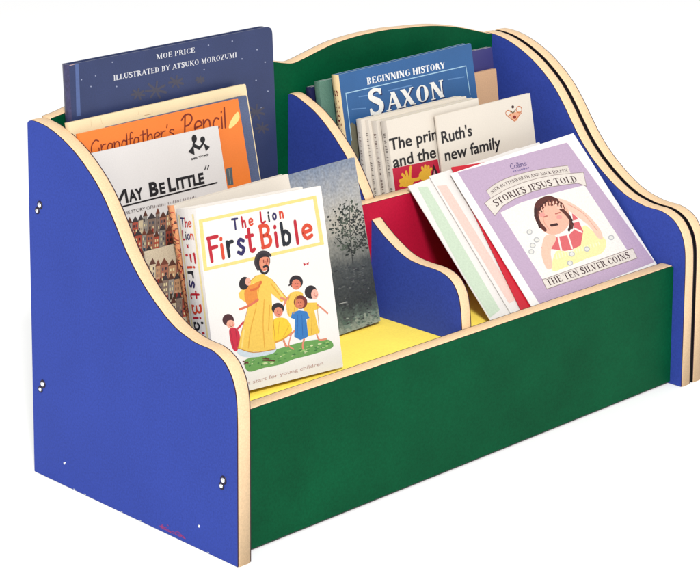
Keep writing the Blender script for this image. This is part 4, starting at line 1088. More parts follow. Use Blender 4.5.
  ['illustration','p',[[-149,1930],[-86,1926],[-79,2021],[-117,2024]],(46,42,48),0],
  ['illustration','e',[-94,2042],[21,-5],[-4,-22],(206,160,132)],
  ['illustration','p',[[697,1878],[762,1874],[767,1967],[729,1970]],(150,48,44),0],
  ['illustration','e',[752,1988],[22,-5],[-4,-22],(206,160,132)],
  ['illustration','p',[[825,1870],[890,1866],[897,1967],[858,1970]],(70,56,46),0],
  ['illustration','e',[881,1988],[22,-5],[-4,-22],(206,160,132)],
  ['illustration','p',[[342,1900],[406,1896],[416,2013],[378,2016]],(150,48,44),0],
  ['illustration','e',[401,2034],[22,-5],[-4,-22],(206,160,132)],
  ['illustration','p',[[-564,1562],[-455,1554],[-377,1945],[-487,1952]],(196,150,112),0],
  ['illustration','p',[[-501,1943],[-367,1935],[-408,2071]],(70,64,66),0],
  ['illustration','p',[[-478,1885],[-456,1884],[-467,1827],[-489,1828]],(80,84,96),0],
  ['illustration','p',[[-499,1780],[-477,1779],[-488,1722],[-510,1724]],(80,84,96),0],
  ['illustration','p',[[-520,1676],[-498,1674],[-509,1618],[-531,1619]],(80,84,96),0],
  ['illustration','p',[[-434,1882],[-412,1881],[-424,1824],[-446,1826]],(58,52,58),0],
  ['illustration','p',[[-455,1778],[-433,1776],[-444,1719],[-466,1721]],(236,220,170),0],
  ['illustration','p',[[-476,1673],[-454,1671],[-465,1615],[-487,1616]],(80,84,96),0],
  ['illustration','s',[[-564,1562],[-487,1952]],8,(60,46,44),1],
  ['illustration','p',[[-449,1554],[-292,1543],[-205,1977],[-363,1987]],(158,150,140),0],
  ['illustration','p',[[-377,1978],[-195,1967],[-260,2105]],(120,70,56),0],
  ['illustration','p',[[-344,1919],[-313,1917],[-324,1860],[-356,1862]],(58,52,58),0],
  ['illustration','p',[[-365,1814],[-334,1812],[-345,1755],[-377,1757]],(80,84,96),0],
  ['illustration','p',[[-386,1709],[-355,1707],[-366,1650],[-397,1653]],(58,52,58),0],
  ['illustration','p',[[-281,1915],[-250,1913],[-261,1856],[-293,1858]],(58,52,58),0],
  ['illustration','p',[[-302,1810],[-271,1808],[-282,1751],[-314,1753]],(236,220,170),0],
  ['illustration','p',[[-323,1705],[-292,1703],[-303,1646],[-335,1648]],(236,220,170),0],
  ['illustration','s',[[-449,1554],[-363,1987]],8,(60,46,44),1],
  ['illustration','p',[[-285,1543],[-114,1531],[-50,1853],[-222,1863]],(184,88,70),0],
  ['illustration','p',[[-236,1855],[-39,1842],[-111,1981]],(96,62,52),0],
  ['illustration','p',[[-200,1796],[-166,1793],[-178,1736],[-212,1739]],(58,52,58),0],
  ['illustration','p',[[-221,1690],[-187,1688],[-199,1631],[-233,1633]],(236,220,170),0],
  ['illustration','p',[[-242,1585],[-208,1583],[-219,1526],[-254,1528]],(236,220,170),0],
  ['illustration','p',[[-132,1791],[-98,1789],[-109,1732],[-143,1734]],(236,220,170),0],
  ['illustration','p',[[-153,1686],[-119,1684],[-130,1627],[-164,1629]],(58,52,58),0],
  ['illustration','p',[[-174,1581],[-140,1578],[-151,1521],[-185,1524]],(58,52,58),0],
  ['illustration','s',[[-285,1543],[-222,1863]],8,(60,46,44),1],
  ['illustration','p',[[-108,1531],[42,1521],[112,1869],[-39,1878]],(214,196,164),0],
  ['illustration','p',[[-53,1869],[122,1858],[61,1997]],(70,64,66),0],
  ['illustration','p',[[-22,1810],[8,1808],[-3,1751],[-33,1753]],(80,84,96),0],
  ['illustration','p',[[-43,1705],[-13,1703],[-24,1646],[-54,1648]],(80,84,96),0],
  ['illustration','p',[[-64,1599],[-34,1597],[-45,1540],[-75,1542]],(236,220,170),0],
  ['illustration','p',[[38,1807],[68,1805],[57,1747],[27,1749]],(80,84,96),0],
  ['illustration','p',[[17,1701],[47,1699],[36,1642],[6,1644]],(58,52,58),0],
  ['illustration','p',[[-4,1595],[26,1593],[15,1536],[-15,1538]],(58,52,58),0],
  ['illustration','s',[[-108,1531],[-39,1878]],8,(60,46,44),1],
  ['illustration','p',[[48,1520],[222,1509],[303,1910],[128,1921]],(158,150,140),0],
  ['illustration','p',[[114,1912],[314,1900],[240,2039]],(70,64,66),0],
  ['illustration','p',[[150,1853],[185,1851],[173,1793],[138,1795]],(236,220,170),0],
  ['illustration','p',[[129,1747],[164,1745],[152,1687],[117,1690]],(236,220,170),0],
  ['illustration','p',[[108,1641],[142,1639],[131,1582],[96,1584]],(236,220,170),0],
  ['illustration','p',[[220,1848],[255,1846],[243,1789],[208,1791]],(236,220,170),0],
  ['illustration','p',[[198,1743],[233,1740],[222,1683],[187,1685]],(58,52,58),0],
  ['illustration','p',[[177,1637],[212,1634],[201,1577],[166,1579]],(58,52,58),0],
  ['illustration','s',[[48,1520],[128,1921]],8,(60,46,44),1],
  ['illustration','p',[[229,1508],[376,1498],[446,1845],[298,1854]],(196,150,112),0],
  ['illustration','p',[[283,1845],[456,1834],[397,1973]],(96,62,52),0],
  ['illustration','p',[[314,1786],[344,1784],[332,1727],[303,1728]],(58,52,58),0],
  ['illustration','p',[[293,1680],[322,1678],[311,1620],[281,1622]],(80,84,96),0],
  ['illustration','p',[[272,1574],[301,1572],[289,1514],[260,1516]],(80,84,96),0],
  ['illustration','p',[[373,1782],[403,1780],[391,1723],[362,1725]],(236,220,170),0],
  ['illustration','p',[[352,1676],[381,1674],[370,1617],[340,1619]],(80,84,96),0],
  ['illustration','p',[[330,1570],[360,1568],[348,1510],[319,1512]],(58,52,58),0],
  ['illustration','s',[[229,1508],[298,1854]],8,(60,46,44),1],
  ['illustration','p',[[382,1498],[537,1487],[603,1812],[447,1822]],(214,196,164),0],
  ['illustration','p',[[433,1813],[614,1801],[550,1941]],(96,62,52),0],
  ['illustration','p',[[465,1753],[496,1751],[484,1694],[453,1696]],(80,84,96),0],
  ['illustration','p',[[444,1647],[475,1645],[463,1587],[432,1589]],(58,52,58),0],
  ['illustration','p',[[422,1541],[453,1539],[442,1481],[411,1483]],(236,220,170),0],
  ['illustration','p',[[527,1749],[558,1747],[547,1690],[516,1692]],(80,84,96),0],
  ['illustration','p',[[506,1643],[537,1641],[525,1583],[494,1585]],(80,84,96),0],
  ['illustration','p',[[484,1537],[515,1535],[504,1477],[473,1479]],(80,84,96),0],
  ['illustration','s',[[382,1498],[447,1822]],8,(60,46,44),1],
  ['illustration','p',[[544,1487],[692,1477],[771,1870],[623,1879]],(140,120,108),0],
  ['illustration','p',[[608,1870],[782,1860],[722,1999]],(70,64,66),0],
  ['illustration','p',[[639,1811],[669,1809],[657,1751],[627,1753]],(236,220,170),0],
  ['illustration','p',[[618,1704],[647,1702],[636,1645],[606,1646]],(80,84,96),0],
  ['illustration','p',[[596,1598],[626,1596],[614,1538],[584,1540]],(80,84,96),0],
  ['illustration','p',[[698,1807],[728,1805],[716,1747],[687,1749]],(80,84,96),0],
  ['illustration','p',[[677,1700],[706,1698],[695,1641],[665,1643]],(236,220,170),0],
  ['illustration','p',[[655,1594],[685,1592],[673,1534],[644,1536]],(80,84,96),0],
  ['illustration','s',[[544,1487],[623,1879]],8,(60,46,44),1],
  ['illustration','p',[[698,1476],[867,1465],[940,1826],[771,1836]],(184,88,70),0],
  ['illustration','p',[[756,1827],[951,1815],[881,1956]],(120,70,56),0],
  ['illustration','p',[[791,1767],[825,1765],[813,1707],[779,1709]],(80,84,96),0],
  ['illustration','p',[[770,1661],[803,1658],[792,1600],[758,1603]],(58,52,58),0],
  ['illustration','p',[[748,1554],[782,1552],[770,1494],[736,1496]],(236,220,170),0],
  ['illustration','p',[[859,1763],[892,1761],[881,1703],[847,1705]],(58,52,58),0],
  ['illustration','p',[[837,1656],[871,1654],[859,1596],[825,1598]],(236,220,170),0],
  ['illustration','p',[[815,1549],[849,1547],[837,1489],[804,1491]],(236,220,170),0],
  ['illustration','s',[[698,1476],[771,1836]],8,(60,46,44),1],
  ['illustration','p',[[873,1465],[1025,1454],[1094,1794],[942,1804]],(184,88,70),0],
  ['illustration','p',[[927,1795],[1105,1784],[1043,1924]],(120,70,56),0],
  ['illustration','p',[[959,1735],[989,1733],[977,1675],[947,1677]],(58,52,58),0],
  ['illustration','p',[[937,1628],[967,1626],[956,1568],[925,1570]],(80,84,96),0],
  ['illustration','p',[[915,1521],[946,1519],[934,1461],[904,1463]],(236,220,170),0],
  ['illustration','p',[[1020,1731],[1050,1729],[1038,1671],[1008,1673]],(236,220,170),0],
  ['illustration','p',[[998,1624],[1028,1622],[1017,1564],[986,1566]],(58,52,58),0],
  ['illustration','p',[[976,1517],[1007,1515],[995,1457],[964,1459]],(236,220,170),0],
  ['illustration','s',[[873,1465],[942,1804]],8,(60,46,44),1],
  ['illustration','p',[[1032,1454],[1199,1442],[1263,1757],[1095,1767]],(196,150,112),0],
  ['illustration','p',[[1080,1758],[1274,1746],[1205,1887]],(96,62,52),0],
  ['illustration','p',[[1115,1698],[1149,1696],[1137,1638],[1103,1640]],(236,220,170),0],
  ['illustration','p',[[1093,1591],[1127,1589],[1115,1530],[1082,1533]],(58,52,58),0],
  ['illustration','p',[[1072,1483],[1105,1481],[1093,1423],[1060,1425]],(236,220,170),0],
  ['illustration','p',[[1182,1694],[1216,1692],[1204,1633],[1170,1636]],(80,84,96),0],
  ['illustration','p',[[1160,1586],[1194,1584],[1182,1526],[1149,1528]],(80,84,96),0],
  ['illustration','p',[[1139,1479],[1172,1477],[1160,1418],[1127,1421]],(58,52,58),0],
  ['illustration','s',[[1032,1454],[1095,1767]],8,(60,46,44),1],
  ['illustration','p',[[831,1477],[896,1473],[903,1574],[864,1577]],(46,42,48),0],
  ['illustration','e',[887,1595],[22,-5],[-4,-22],(206,160,132)],
  ['illustration','p',[[645,1490],[710,1485],[722,1611],[683,1614]],(60,74,96),0],
  ['illustration','e',[707,1632],[22,-5],[-4,-22],(206,160,132)],
  ['illustration','p',[[837,1477],[902,1472],[910,1577],[871,1580]],(46,42,48),0],
  ['illustration','e',[894,1598],[22,-5],[-4,-22],(206,160,132)],
  ['illustration','p',[[-267,1551],[-204,1547],[-199,1639],[-236,1641]],(46,42,48),0],
  ['illustration','e',[-214,1659],[21,-5],[-4,-21],(206,160,132)],
  ['illustration','p',[[335,1511],[399,1506],[405,1601],[366,1603]],(46,42,48),0],
  ['illustration','e',[389,1621],[22,-5],[-4,-22],(206,160,132)],
  ['illustration','p',[[121,1525],[185,1521],[190,1613],[152,1615]],(60,74,96),0],
  ['illustration','e',[175,1633],[22,-5],[-4,-22],(206,160,132)],
  ['illustration','p',[[62,1529],[125,1525],[133,1627],[95,1630]],(46,42,48),0],
  ['illustration','e',[118,1647],[21,-5],[-4,-21],(206,160,132)],
  ['illustration','p',[[887,1473],[952,1469],[956,1550],[917,1552]],(70,56,46),0],
  ['illustration','e',[940,1570],[22,-5],[-4,-22],(206,160,132)],
  ['illustration','p',[[904,1472],[969,1468],[978,1578],[939,1581]],(70,56,46),0],
  ['illustration','e',[963,1599],[22,-5],[-4,-22],(206,160,132)],
 ]),
 'may': dict(o=[0.0197, 0.224, 0.23933], a=[0.99998, 0.00014, 0.00605], b=[-0.00594, 0.21069, 0.97754], n=[0.00113, 0.97755, -0.21068], w=0.18055, h=0.1347, t=0.004, art=[
  ['title','p',[[381,1504],[446,1501],[444,1695],[549,1523],[595,1525],[759,1724],[762,1498],[834,1494],[819,1796],[733,1797],[580,1617],[478,1803],[399,1802]],(26,24,28),0],
  ['title', 't', 'AY', [851, 1512], [1253, 1514], 237, (26, 24, 28), 'sans', 0.042],
  ['title', 't', 'B', [1430, 1523], [1673, 1519], 291, (26, 24, 28), 'sans', 0.042],
  ['title', 't', 'E', [1708, 1523], [1865, 1520], 230, (26, 24, 28), 'sans', 0.042],
  ['title', 't', 'L', [1962, 1523], [2155, 1524], 293, (26, 24, 28), 'sans', 0.042],
  ['title', 't', 'ITTLE', [2190, 1528], [2980, 1520], 237, (26, 24, 28), 'sans', 0.042],
  ['title','s',[[3044,1811],[3093,1879]],27,(26,24,28),1],
  ['title','s',[[3122,1808],[3171,1875]],27,(26,24,28),1],
  ['title','s',[[495,1445],[3332,1465]],31,(26,24,28),0],
  ['title', 't', 'THE STORY OF', [605, 1267], [1432, 1253], 72, (70, 60, 62), 'sans', 0],
  ['title','s',[[1461,1263],[1463,1310]],16,(110,92,90),1],
  ['title','s',[[1508,1262],[1516,1303]],16,(110,92,90),1],
  ['title','s',[[1555,1262],[1569,1296]],16,(110,92,90),1],
  ['title','s',[[1603,1261],[1602,1293]],16,(110,92,90),1],
  ['title','s',[[1651,1261],[1659,1307]],16,(110,92,90),1],
  ['title','s',[[1698,1260],[1713,1300]],16,(110,92,90),1],
  ['title','s',[[1746,1260],[1746,1297]],16,(110,92,90),1],
  ['title','s',[[1794,1259],[1800,1290]],16,(110,92,90),1],
  ['title','s',[[1889,1258],[1891,1301]],16,(110,92,90),1],
  ['title','s',[[1937,1258],[1944,1294]],16,(110,92,90),1],
  ['title','s',[[1985,1257],[1998,1287]],16,(110,92,90),1],
  ['title','s',[[2034,1257],[2036,1305]],16,(110,92,90),1],
  ['title','s',[[2082,1256],[2090,1298]],16,(110,92,90),1],
  ['title','s',[[2130,1256],[2144,1291]],16,(110,92,90),1],
  ['title','s',[[2178,1255],[2178,1288]],16,(110,92,90),1],
  ['title','s',[[2227,1255],[2236,1301]],16,(110,92,90),1],
  ['title','s',[[2324,1254],[2324,1291]],16,(110,92,90),1],
  ['title','s',[[2372,1253],[2378,1285]],16,(110,92,90),1],
  ['title','s',[[2421,1253],[2437,1298]],16,(110,92,90),1],
  ['title','s',[[2470,1252],[2471,1295]],16,(110,92,90),1],
  ['title','s',[[2519,1252],[2526,1288]],16,(110,92,90),1],
  ['title','s',[[2568,1251],[2580,1281]],16,(110,92,90),1],
  ['title','s',[[2616,1251],[2619,1299]],16,(110,92,90),1],
  ['title','s',[[2666,1250],[2674,1292]],16,(110,92,90),1],
  ['emblem','e',[2879,2523],[73,-13],[-17,-86],(26,24,28)],
  ['emblem','e',[3112,2462],[70,-12],[-14,-70],(26,24,28)],
  ['emblem','s',[[2862,2449],[2828,2392]],54,(26,24,28),1],
  ['emblem','s',[[2848,2378],[2980,2300]],78,(26,24,28),1],
  ['emblem','s',[[2982,2291],[3113,2383]],50,(26,24,28),1],
  ['emblem','p',[[2828,2392],[2821,2174],[2653,2265]],(26,24,28),0],
  ['emblem','p',[[3125,2378],[3284,2273],[3155,2191]],(26,24,28),0],
  ['emblem', 't', 'ME TOO', [2717, 2077], [3222, 2095], 41, (26, 24, 28), 'sans', 0.042],
  ['illustration','p',[[654,754],[783,748],[845,1070],[716,1075]],(158,150,140),0],
  ['illustration','p',[[701,1066],[856,1059],[803,1191]],(96,62,52),0],
  ['illustration','p',[[729,1011],[755,1010],[745,955],[719,956]],(80,84,96),0],
  ['illustration','p',[[710,909],[736,908],[725,853],[699,854]],(58,52,58),0],
  ['illustration','p',[[690,808],[716,807],[706,752],[680,753]],(58,52,58),0],
  ['illustration','p',[[781,1008],[807,1007],[796,952],[771,954]],(236,220,170),0],
  ['illustration','p',[[762,907],[788,906],[777,851],[751,852]],(58,52,58),0],
  ['illustration','p',[[742,806],[768,805],[757,750],[732,751]],(236,220,170),0],
  ['illustration','s',[[654,754],[716,1075]],8,(60,46,44),1],
  ['illustration','p',[[790,747],[951,740],[1013,1061],[851,1067]],(184,88,70),0],
  ['illustration','p',[[836,1058],[1024,1050],[955,1183]],(70,64,66),0],
  ['illustration','p',[[871,1002],[903,1001],[893,946],[861,947]],(58,52,58),0],
  ['illustration','p',[[852,901],[884,899],[873,844],[841,846]],(58,52,58),0],
  ['illustration','p',[[832,799],[864,798],[854,743],[822,744]],(80,84,96),0],
  ['illustration','p',[[936,1000],[968,998],[957,943],[925,945]],(80,84,96),0],
  ['illustration','p',[[916,898],[948,897],[938,842],[905,843]],(236,220,170),0],
  ['illustration','p',[[897,797],[929,795],[918,740],[886,742]],(58,52,58),0],
  ['illustration','s',[[790,747],[851,1067]],8,(60,46,44),1],
  ['illustration','p',[[957,740],[1086,734],[1150,1069],[1022,1074]],(214,196,164),0],
  ['illustration','p',[[1007,1065],[1162,1059],[1109,1191]],(70,64,66),0],
  ['illustration','p',[[1035,1010],[1061,1008],[1050,953],[1025,954]],(236,220,170),0],
  ['illustration','p',[[1016,908],[1041,907],[1031,852],[1005,853]],(80,84,96),0],
  ['illustration','p',[[996,806],[1022,805],[1011,750],[985,751]],(80,84,96),0],
  ['illustration','p',[[1087,1007],[1112,1006],[1102,951],[1076,952]],(236,220,170),0],
  ['illustration','p',[[1067,906],[1093,904],[1082,849],[1056,850]],(80,84,96),0],
  ['illustration','p',[[1047,804],[1073,803],[1062,747],[1037,749]],(236,220,170),0],
  ['illustration','s',[[957,740],[1022,1074]],8,(60,46,44),1],
  ['illustration','p',[[1092,734],[1199,729],[1277,1132],[1170,1136]],(158,150,140),0],
  ['illustration','p',[[1155,1127],[1288,1122],[1247,1254]],(96,62,52),0],
  ['illustration','p',[[1179,1072],[1200,1071],[1190,1016],[1168,1017]],(58,52,58),0],
  ['illustration','p',[[1159,970],[1181,969],[1170,914],[1149,915]],(236,220,170),0],
  ['illustration','p',[[1140,868],[1161,867],[1150,812],[1129,813]],(58,52,58),0],
  ['illustration','p',[[1222,1070],[1243,1069],[1233,1014],[1211,1015]],(80,84,96),0],
  ['illustration','p',[[1202,968],[1223,967],[1213,912],[1191,913]],(236,220,170),0],
  ['illustration','p',[[1182,866],[1204,865],[1193,810],[1172,811]],(58,52,58),0],
  ['illustration','s',[[1092,734],[1170,1136]],8,(60,46,44),1],
  ['illustration','p',[[1206,729],[1429,719],[1492,1044],[1268,1053]],(140,120,108),0],
  ['illustration','p',[[1253,1043],[1503,1033],[1403,1168]],(70,64,66),0],
  ['illustration','p',[[1300,987],[1345,985],[1334,930],[1290,932]],(80,84,96),0],
  ['illustration','p',[[1281,885],[1325,883],[1315,827],[1270,829]],(58,52,58),0],
  ['illustration','p',[[1261,783],[1306,781],[1295,725],[1250,727]],(58,52,58),0],
  ['illustration','p',[[1390,983],[1435,981],[1424,926],[1379,928]],(80,84,96),0],
  ['illustration','p',[[1370,881],[1415,879],[1404,824],[1359,825]],(236,220,170),0],
  ['illustration','p',[[1350,779],[1395,777],[1384,721],[1340,723]],(236,220,170),0],
  ['illustration','s',[[1206,729],[1268,1053]],8,(60,46,44),1],
  ['illustration','p',[[1436,718],[1542,714],[1620,1118],[1514,1122]],(140,120,108),0],
  ['illustration','p',[[1499,1112],[1632,1107],[1590,1239]],(120,70,56),0],
  ['illustration','p',[[1523,1057],[1544,1056],[1533,1000],[1512,1001]],(80,84,96),0],
  ['illustration','p',[[1503,954],[1524,953],[1513,898],[1492,899]],(80,84,96),0],
  ['illustration','p',[[1483,852],[1504,851],[1494,795],[1472,796]],(80,84,96),0],
  ['illustration','p',[[1565,1055],[1587,1054],[1576,999],[1555,999]],(80,84,96),0],
  ['illustration','p',[[1545,952],[1567,952],[1556,896],[1535,897]],(58,52,58),0],
  ['illustration','p',[[1526,850],[1547,849],[1536,793],[1515,794]],(236,220,170),0],
  ['illustration','s',[[1436,718],[1514,1122]],8,(60,46,44),1],
  ['illustration','p',[[1549,713],[1724,705],[1784,1014],[1608,1021]],(170,110,88),0],
  ['illustration','p',[[1593,1011],[1795,1003],[1719,1137]],(96,62,52),0],
  ['illustration','p',[[1631,955],[1666,954],[1655,898],[1620,900]],(80,84,96),0],
  ['illustration','p',[[1611,853],[1646,851],[1635,795],[1600,797]],(236,220,170),0],
  ['illustration','p',[[1591,750],[1626,748],[1615,693],[1580,694]],(80,84,96),0],
  ['illustration','p',[[1701,952],[1736,951],[1725,895],[1690,897]],(58,52,58),0],
  ['illustration','p',[[1681,849],[1716,848],[1705,792],[1670,794]],(80,84,96),0],
  ['illustration','p',[[1661,747],[1696,745],[1685,690],[1650,691]],(236,220,170),0],
  ['illustration','s',[[1549,713],[1608,1021]],8,(60,46,44),1],
  ['illustration','p',[[1731,705],[1852,700],[1919,1040],[1797,1045]],(196,150,112),0],
  ['illustration','p',[[1782,1036],[1930,1030],[1881,1163]],(70,64,66),0],
  ['illustration','p',[[1809,980],[1833,979],[1822,923],[1798,924]],(236,220,170),0],
  ['illustration','p',[[1789,877],[1813,876],[1802,820],[1778,821]],(236,220,170),0],
  ['illustration','p',[[1769,774],[1793,773],[1782,717],[1758,718]],(236,220,170),0],
  ['illustration','p',[[1857,978],[1882,977],[1871,921],[1847,922]],(58,52,58),0],
  ['illustration','p',[[1837,875],[1862,874],[1851,818],[1826,819]],(236,220,170),0],
  ['illustration','p',[[1817,772],[1842,771],[1831,715],[1806,716]],(58,52,58),0],
  ['illustration','s',[[1731,705],[1797,1045]],8,(60,46,44),1],
  ['illustration','p',[[1859,699],[2043,691],[2110,1032],[1925,1039]],(214,196,164),0],
  ['illustration','p',[[1910,1029],[2121,1021],[2041,1156]],(70,64,66),0],
  ['illustration','p',[[1950,973],[1986,971],[1975,915],[1939,917]],(236,220,170),0],
  ['illustration','p',[[1929,870],[1966,868],[1955,812],[1918,814]],(80,84,96),0],
  ['illustration','p',[[1909,767],[1946,765],[1935,709],[1898,711]],(80,84,96),0],
  ['illustration','p',[[2023,970],[2060,968],[2049,912],[2012,914]],(236,220,170),0],
  ['illustration','p',[[2003,867],[2040,865],[2029,809],[1992,811]],(58,52,58),0],
  ['illustration','p',[[1983,763],[2020,762],[2009,706],[1972,707]],(80,84,96),0],
  ['illustration','s',[[1859,699],[1925,1039]],8,(60,46,44),1],
  ['illustration','p',[[2050,691],[2210,683],[2283,1057],[2123,1063]],(140,120,108),0],
  ['illustration','p',[[2107,1053],[2294,1046],[2226,1181]],(96,62,52),0],
  ['illustration','p',[[2142,997],[2174,996],[2163,940],[2131,941]],(80,84,96),0],
  ['illustration','p',[[2122,893],[2154,892],[2143,836],[2111,837]],(58,52,58),0],
  ['illustration','p',[[2102,790],[2134,789],[2123,733],[2091,734]],(236,220,170),0],
  ['illustration','p',[[2206,994],[2238,993],[2227,937],[2195,938]],(58,52,58),0],
  ['illustration','p',[[2186,891],[2218,889],[2207,833],[2175,835]],(80,84,96),0],
  ['illustration','p',[[2165,787],[2197,786],[2186,730],[2155,731]],(58,52,58),0],
  ['illustration','s',[[2050,691],[2123,1063]],8,(60,46,44),1],
  ['illustration','p',[[2216,683],[2347,677],[2422,1063],[2292,1068]],(158,150,140),0],
  ['illustration','p',[[2276,1059],[2434,1052],[2381,1187]],(120,70,56),0],
  ['illustration','p',[[2305,1002],[2331,1001],[2320,945],[2294,946]],(58,52,58),0],
  ['illustration','p',[[2285,899],[2311,898],[2300,841],[2274,842]],(80,84,96),0],
  ['illustration','p',[[2265,795],[2291,794],[2280,738],[2254,739]],(236,220,170),0],
  ['illustration','p',[[2357,1000],[2383,999],[2372,943],[2346,944]],(236,220,170),0],
  ['illustration','p',[[2337,896],[2363,895],[2352,839],[2326,840]],(58,52,58),0],
  ['illustration','p',[[2317,793],[2343,792],[2332,735],[2306,737]],(58,52,58),0],
  ['illustration','s',[[2216,683],[2292,1068]],8,(60,46,44),1],
  ['illustration','p',[[2353,677],[2566,667],[2635,1017],[2422,1026]],(184,88,70),0],
  ['illustration','p',[[2406,1016],[2647,1006],[2552,1143]],(96,62,52),0],
  ['illustration','p',[[2452,959],[2494,957],[2483,901],[2441,903]],(80,84,96),0],
  ['illustration','p',[[2431,855],[2474,853],[2463,797],[2420,799]],(58,52,58),0],
  ['illustration','p',[[2411,751],[2453,749],[2442,693],[2400,695]],(58,52,58),0],
  ['illustration','p',[[2537,956],[2579,954],[2568,897],[2526,899]],(236,220,170),0],
  ['illustration','p',[[2516,851],[2559,850],[2548,793],[2505,795]],(58,52,58),0],
  ['illustration','p',[[2496,747],[2538,746],[2527,689],[2485,691]],(236,220,170),0],
  ['illustration','s',[[2353,677],[2422,1026]],8,(60,46,44),1],
  ['illustration','p',[[2573,667],[2684,662],[2757,1029],[2645,1033]],(214,196,164),0],
  ['illustration','p',[[2629,1024],[2768,1018],[2725,1153]],(96,62,52),0],
  ['illustration','p',[[2654,967],[2677,966],[2666,910],[2643,911]],(58,52,58),0],
  ['illustration','p',[[2634,863],[2656,862],[2645,806],[2623,807]],(58,52,58),0],
  ['illustration','p',[[2613,759],[2636,758],[2625,701],[2602,702]],(80,84,96),0],
  ['illustration','p',[[2699,965],[2721,965],[2710,908],[2688,909]],(58,52,58),0],
  ['illustration','p',[[2678,861],[2701,860],[2690,804],[2667,805]],(58,52,58),0],
  ['illustration','p',[[2658,757],[2680,756],[2669,699],[2647,700]],(58,52,58),0],
  ['illustration','s',[[2573,667],[2645,1033]],8,(60,46,44),1],
  ['illustration','p',[[788,758],[853,755],[858,847],[819,849]],(46,42,48),0],
  ['illustration','e',[842,868],[22,-4],[-4,-22],(206,160,132)],
  ['illustration','p',[[2226,693],[2294,690],[2297,775],[2256,776]],(60,74,96),0],
  ['illustration','e',[2280,796],[23,-4],[-4,-23],(206,160,132)],
  ['illustration','p',[[2594,676],[2663,673],[2671,786],[2630,788]],(60,74,96),0],
  ['illustration','e',[2654,807],[23,-5],[-5,-23],(206,160,132)],
  ['illustration','p',[[1317,734],[1383,731],[1388,830],[1349,831]],(150,48,44),0],
  ['illustration','e',[1373,850],[22,-4],[-4,-22],(206,160,132)],
  ['illustration','p',[[2188,695],[2256,692],[2266,816],[2226,817]],(60,74,96),0],
  ['illustration','e',[2250,837],[23,-5],[-4,-23],(206,160,132)],
  ['illustration','p',[[2418,684],[2486,681],[2491,780],[2451,782]],(46,42,48),0],
  ['illustration','e',[2475,801],[23,-5],[-5,-23],(206,160,132)],
  ['illustration','p',[[2145,697],[2212,694],[2224,823],[2183,824]],(46,42,48),0],
  ['illustration','e',[2208,844],[23,-5],[-4,-23],(206,160,132)],
  ['illustration','p',[[2407,685],[2475,682],[2487,813],[2446,815]],(46,42,48),0],
  ['illustration','e',[2470,834],[23,-5],[-4,-23],(206,160,132)],
  ['illustration','p',[[1843,710],[1910,707],[1922,838],[1882,840]],(60,74,96),0],
  ['illustration','e',[1906,859],[23,-5],[-4,-23],(206,160,132)],
  ['illustration','p',[[584,387],[769,378],[840,749],[655,758]],(158,150,140),0],
  ['illustration','p',[[640,748],[851,739],[770,872]],(120,70,56),0],
  ['illustration','p',[[679,693],[716,691],[706,636],[669,638]],(236,220,170),0],
  ['illustration','p',[[660,591],[697,590],[686,535],[649,537]],(236,220,170),0],
  ['illustration','p',[[641,490],[678,489],[667,434],[630,436]],(80,84,96),0],
  ['illustration','p',[[754,689],[791,688],[780,633],[743,634]],(80,84,96),0],
  ['illustration','p',[[734,588],[771,586],[761,531],[724,533]],(236,220,170),0],
  ['illustration','p',[[715,487],[752,485],[741,430],[704,432]],(80,84,96),0],
  ['illustration','s',[[584,387],[655,758]],8,(60,46,44),1],
  ['illustration','p',[[775,378],[978,367],[1055,767],[852,776]],(184,88,70),0],
  ['illustration','p',[[837,767],[1066,756],[976,890]],(70,64,66),0],
  ['illustration','p',[[880,711],[921,709],[910,654],[870,656]],(236,220,170),0],
  ['illustration','p',[[861,609],[901,607],[891,552],[850,554]],(236,220,170),0],
  ['illustration','p',[[841,508],[882,506],[871,451],[830,453]],(236,220,170),0],
  ['illustration','p',[[961,707],[1002,705],[991,650],[951,652]],(58,52,58),0],
  ['illustration','p',[[942,605],[982,604],[972,549],[931,550]],(236,220,170),0],
  ['illustration','p',[[922,504],[963,502],[952,447],[912,449]],(80,84,96),0],
  ['illustration','s',[[775,378],[852,776]],8,(60,46,44),1],
  ['illustration','p',[[984,367],[1097,361],[1171,748],[1059,753]],(158,150,140),0],
  ['illustration','p',[[1044,743],[1182,737],[1138,869]],(120,70,56),0],
  ['illustration','p',[[1069,688],[1092,687],[1081,632],[1058,633]],(236,220,170),0],
  ['illustration','p',[[1049,586],[1072,585],[1061,530],[1039,531]],(80,84,96),0],
  ['illustration','p',[[1030,485],[1052,484],[1042,429],[1019,430]],(80,84,96),0],
  ['illustration','p',[[1114,686],[1136,685],[1126,630],[1103,631]],(80,84,96),0],
  ['illustration','p',[[1094,584],[1117,583],[1106,528],[1084,529]],(236,220,170),0],
  ['illustration','p',[[1075,483],[1097,481],[1086,426],[1064,427]],(80,84,96),0],
  ['illustration','s',[[984,367],[1059,753]],8,(60,46,44),1],
  ['illustration','p',[[1103,361],[1305,351],[1377,724],[1175,733]],(170,110,88),0],
  ['illustration','p',[[1160,724],[1388,714],[1299,848]],(96,62,52),0],
  ['illustration','p',[[1203,668],[1243,666],[1233,611],[1192,612]],(80,84,96),0],
  ['illustration','p',[[1183,566],[1224,564],[1213,509],[1173,510]],(236,220,170),0],
  ['illustration','p',[[1164,464],[1204,462],[1193,407],[1153,409]],(58,52,58),0],
  ['illustration','p',[[1284,664],[1324,662],[1313,607],[1273,609]],(80,84,96),0],
  ['illustration','p',[[1264,562],[1304,560],[1294,505],[1253,507]],(80,84,96),0],
  ['illustration','p',[[1244,460],[1284,458],[1274,403],[1233,405]],(236,220,170),0],
  ['illustration','s',[[1103,361],[1175,733]],8,(60,46,44),1],
  ['illustration','p',[[1311,351],[1453,343],[1512,646],[1370,652]],(184,88,70),0],
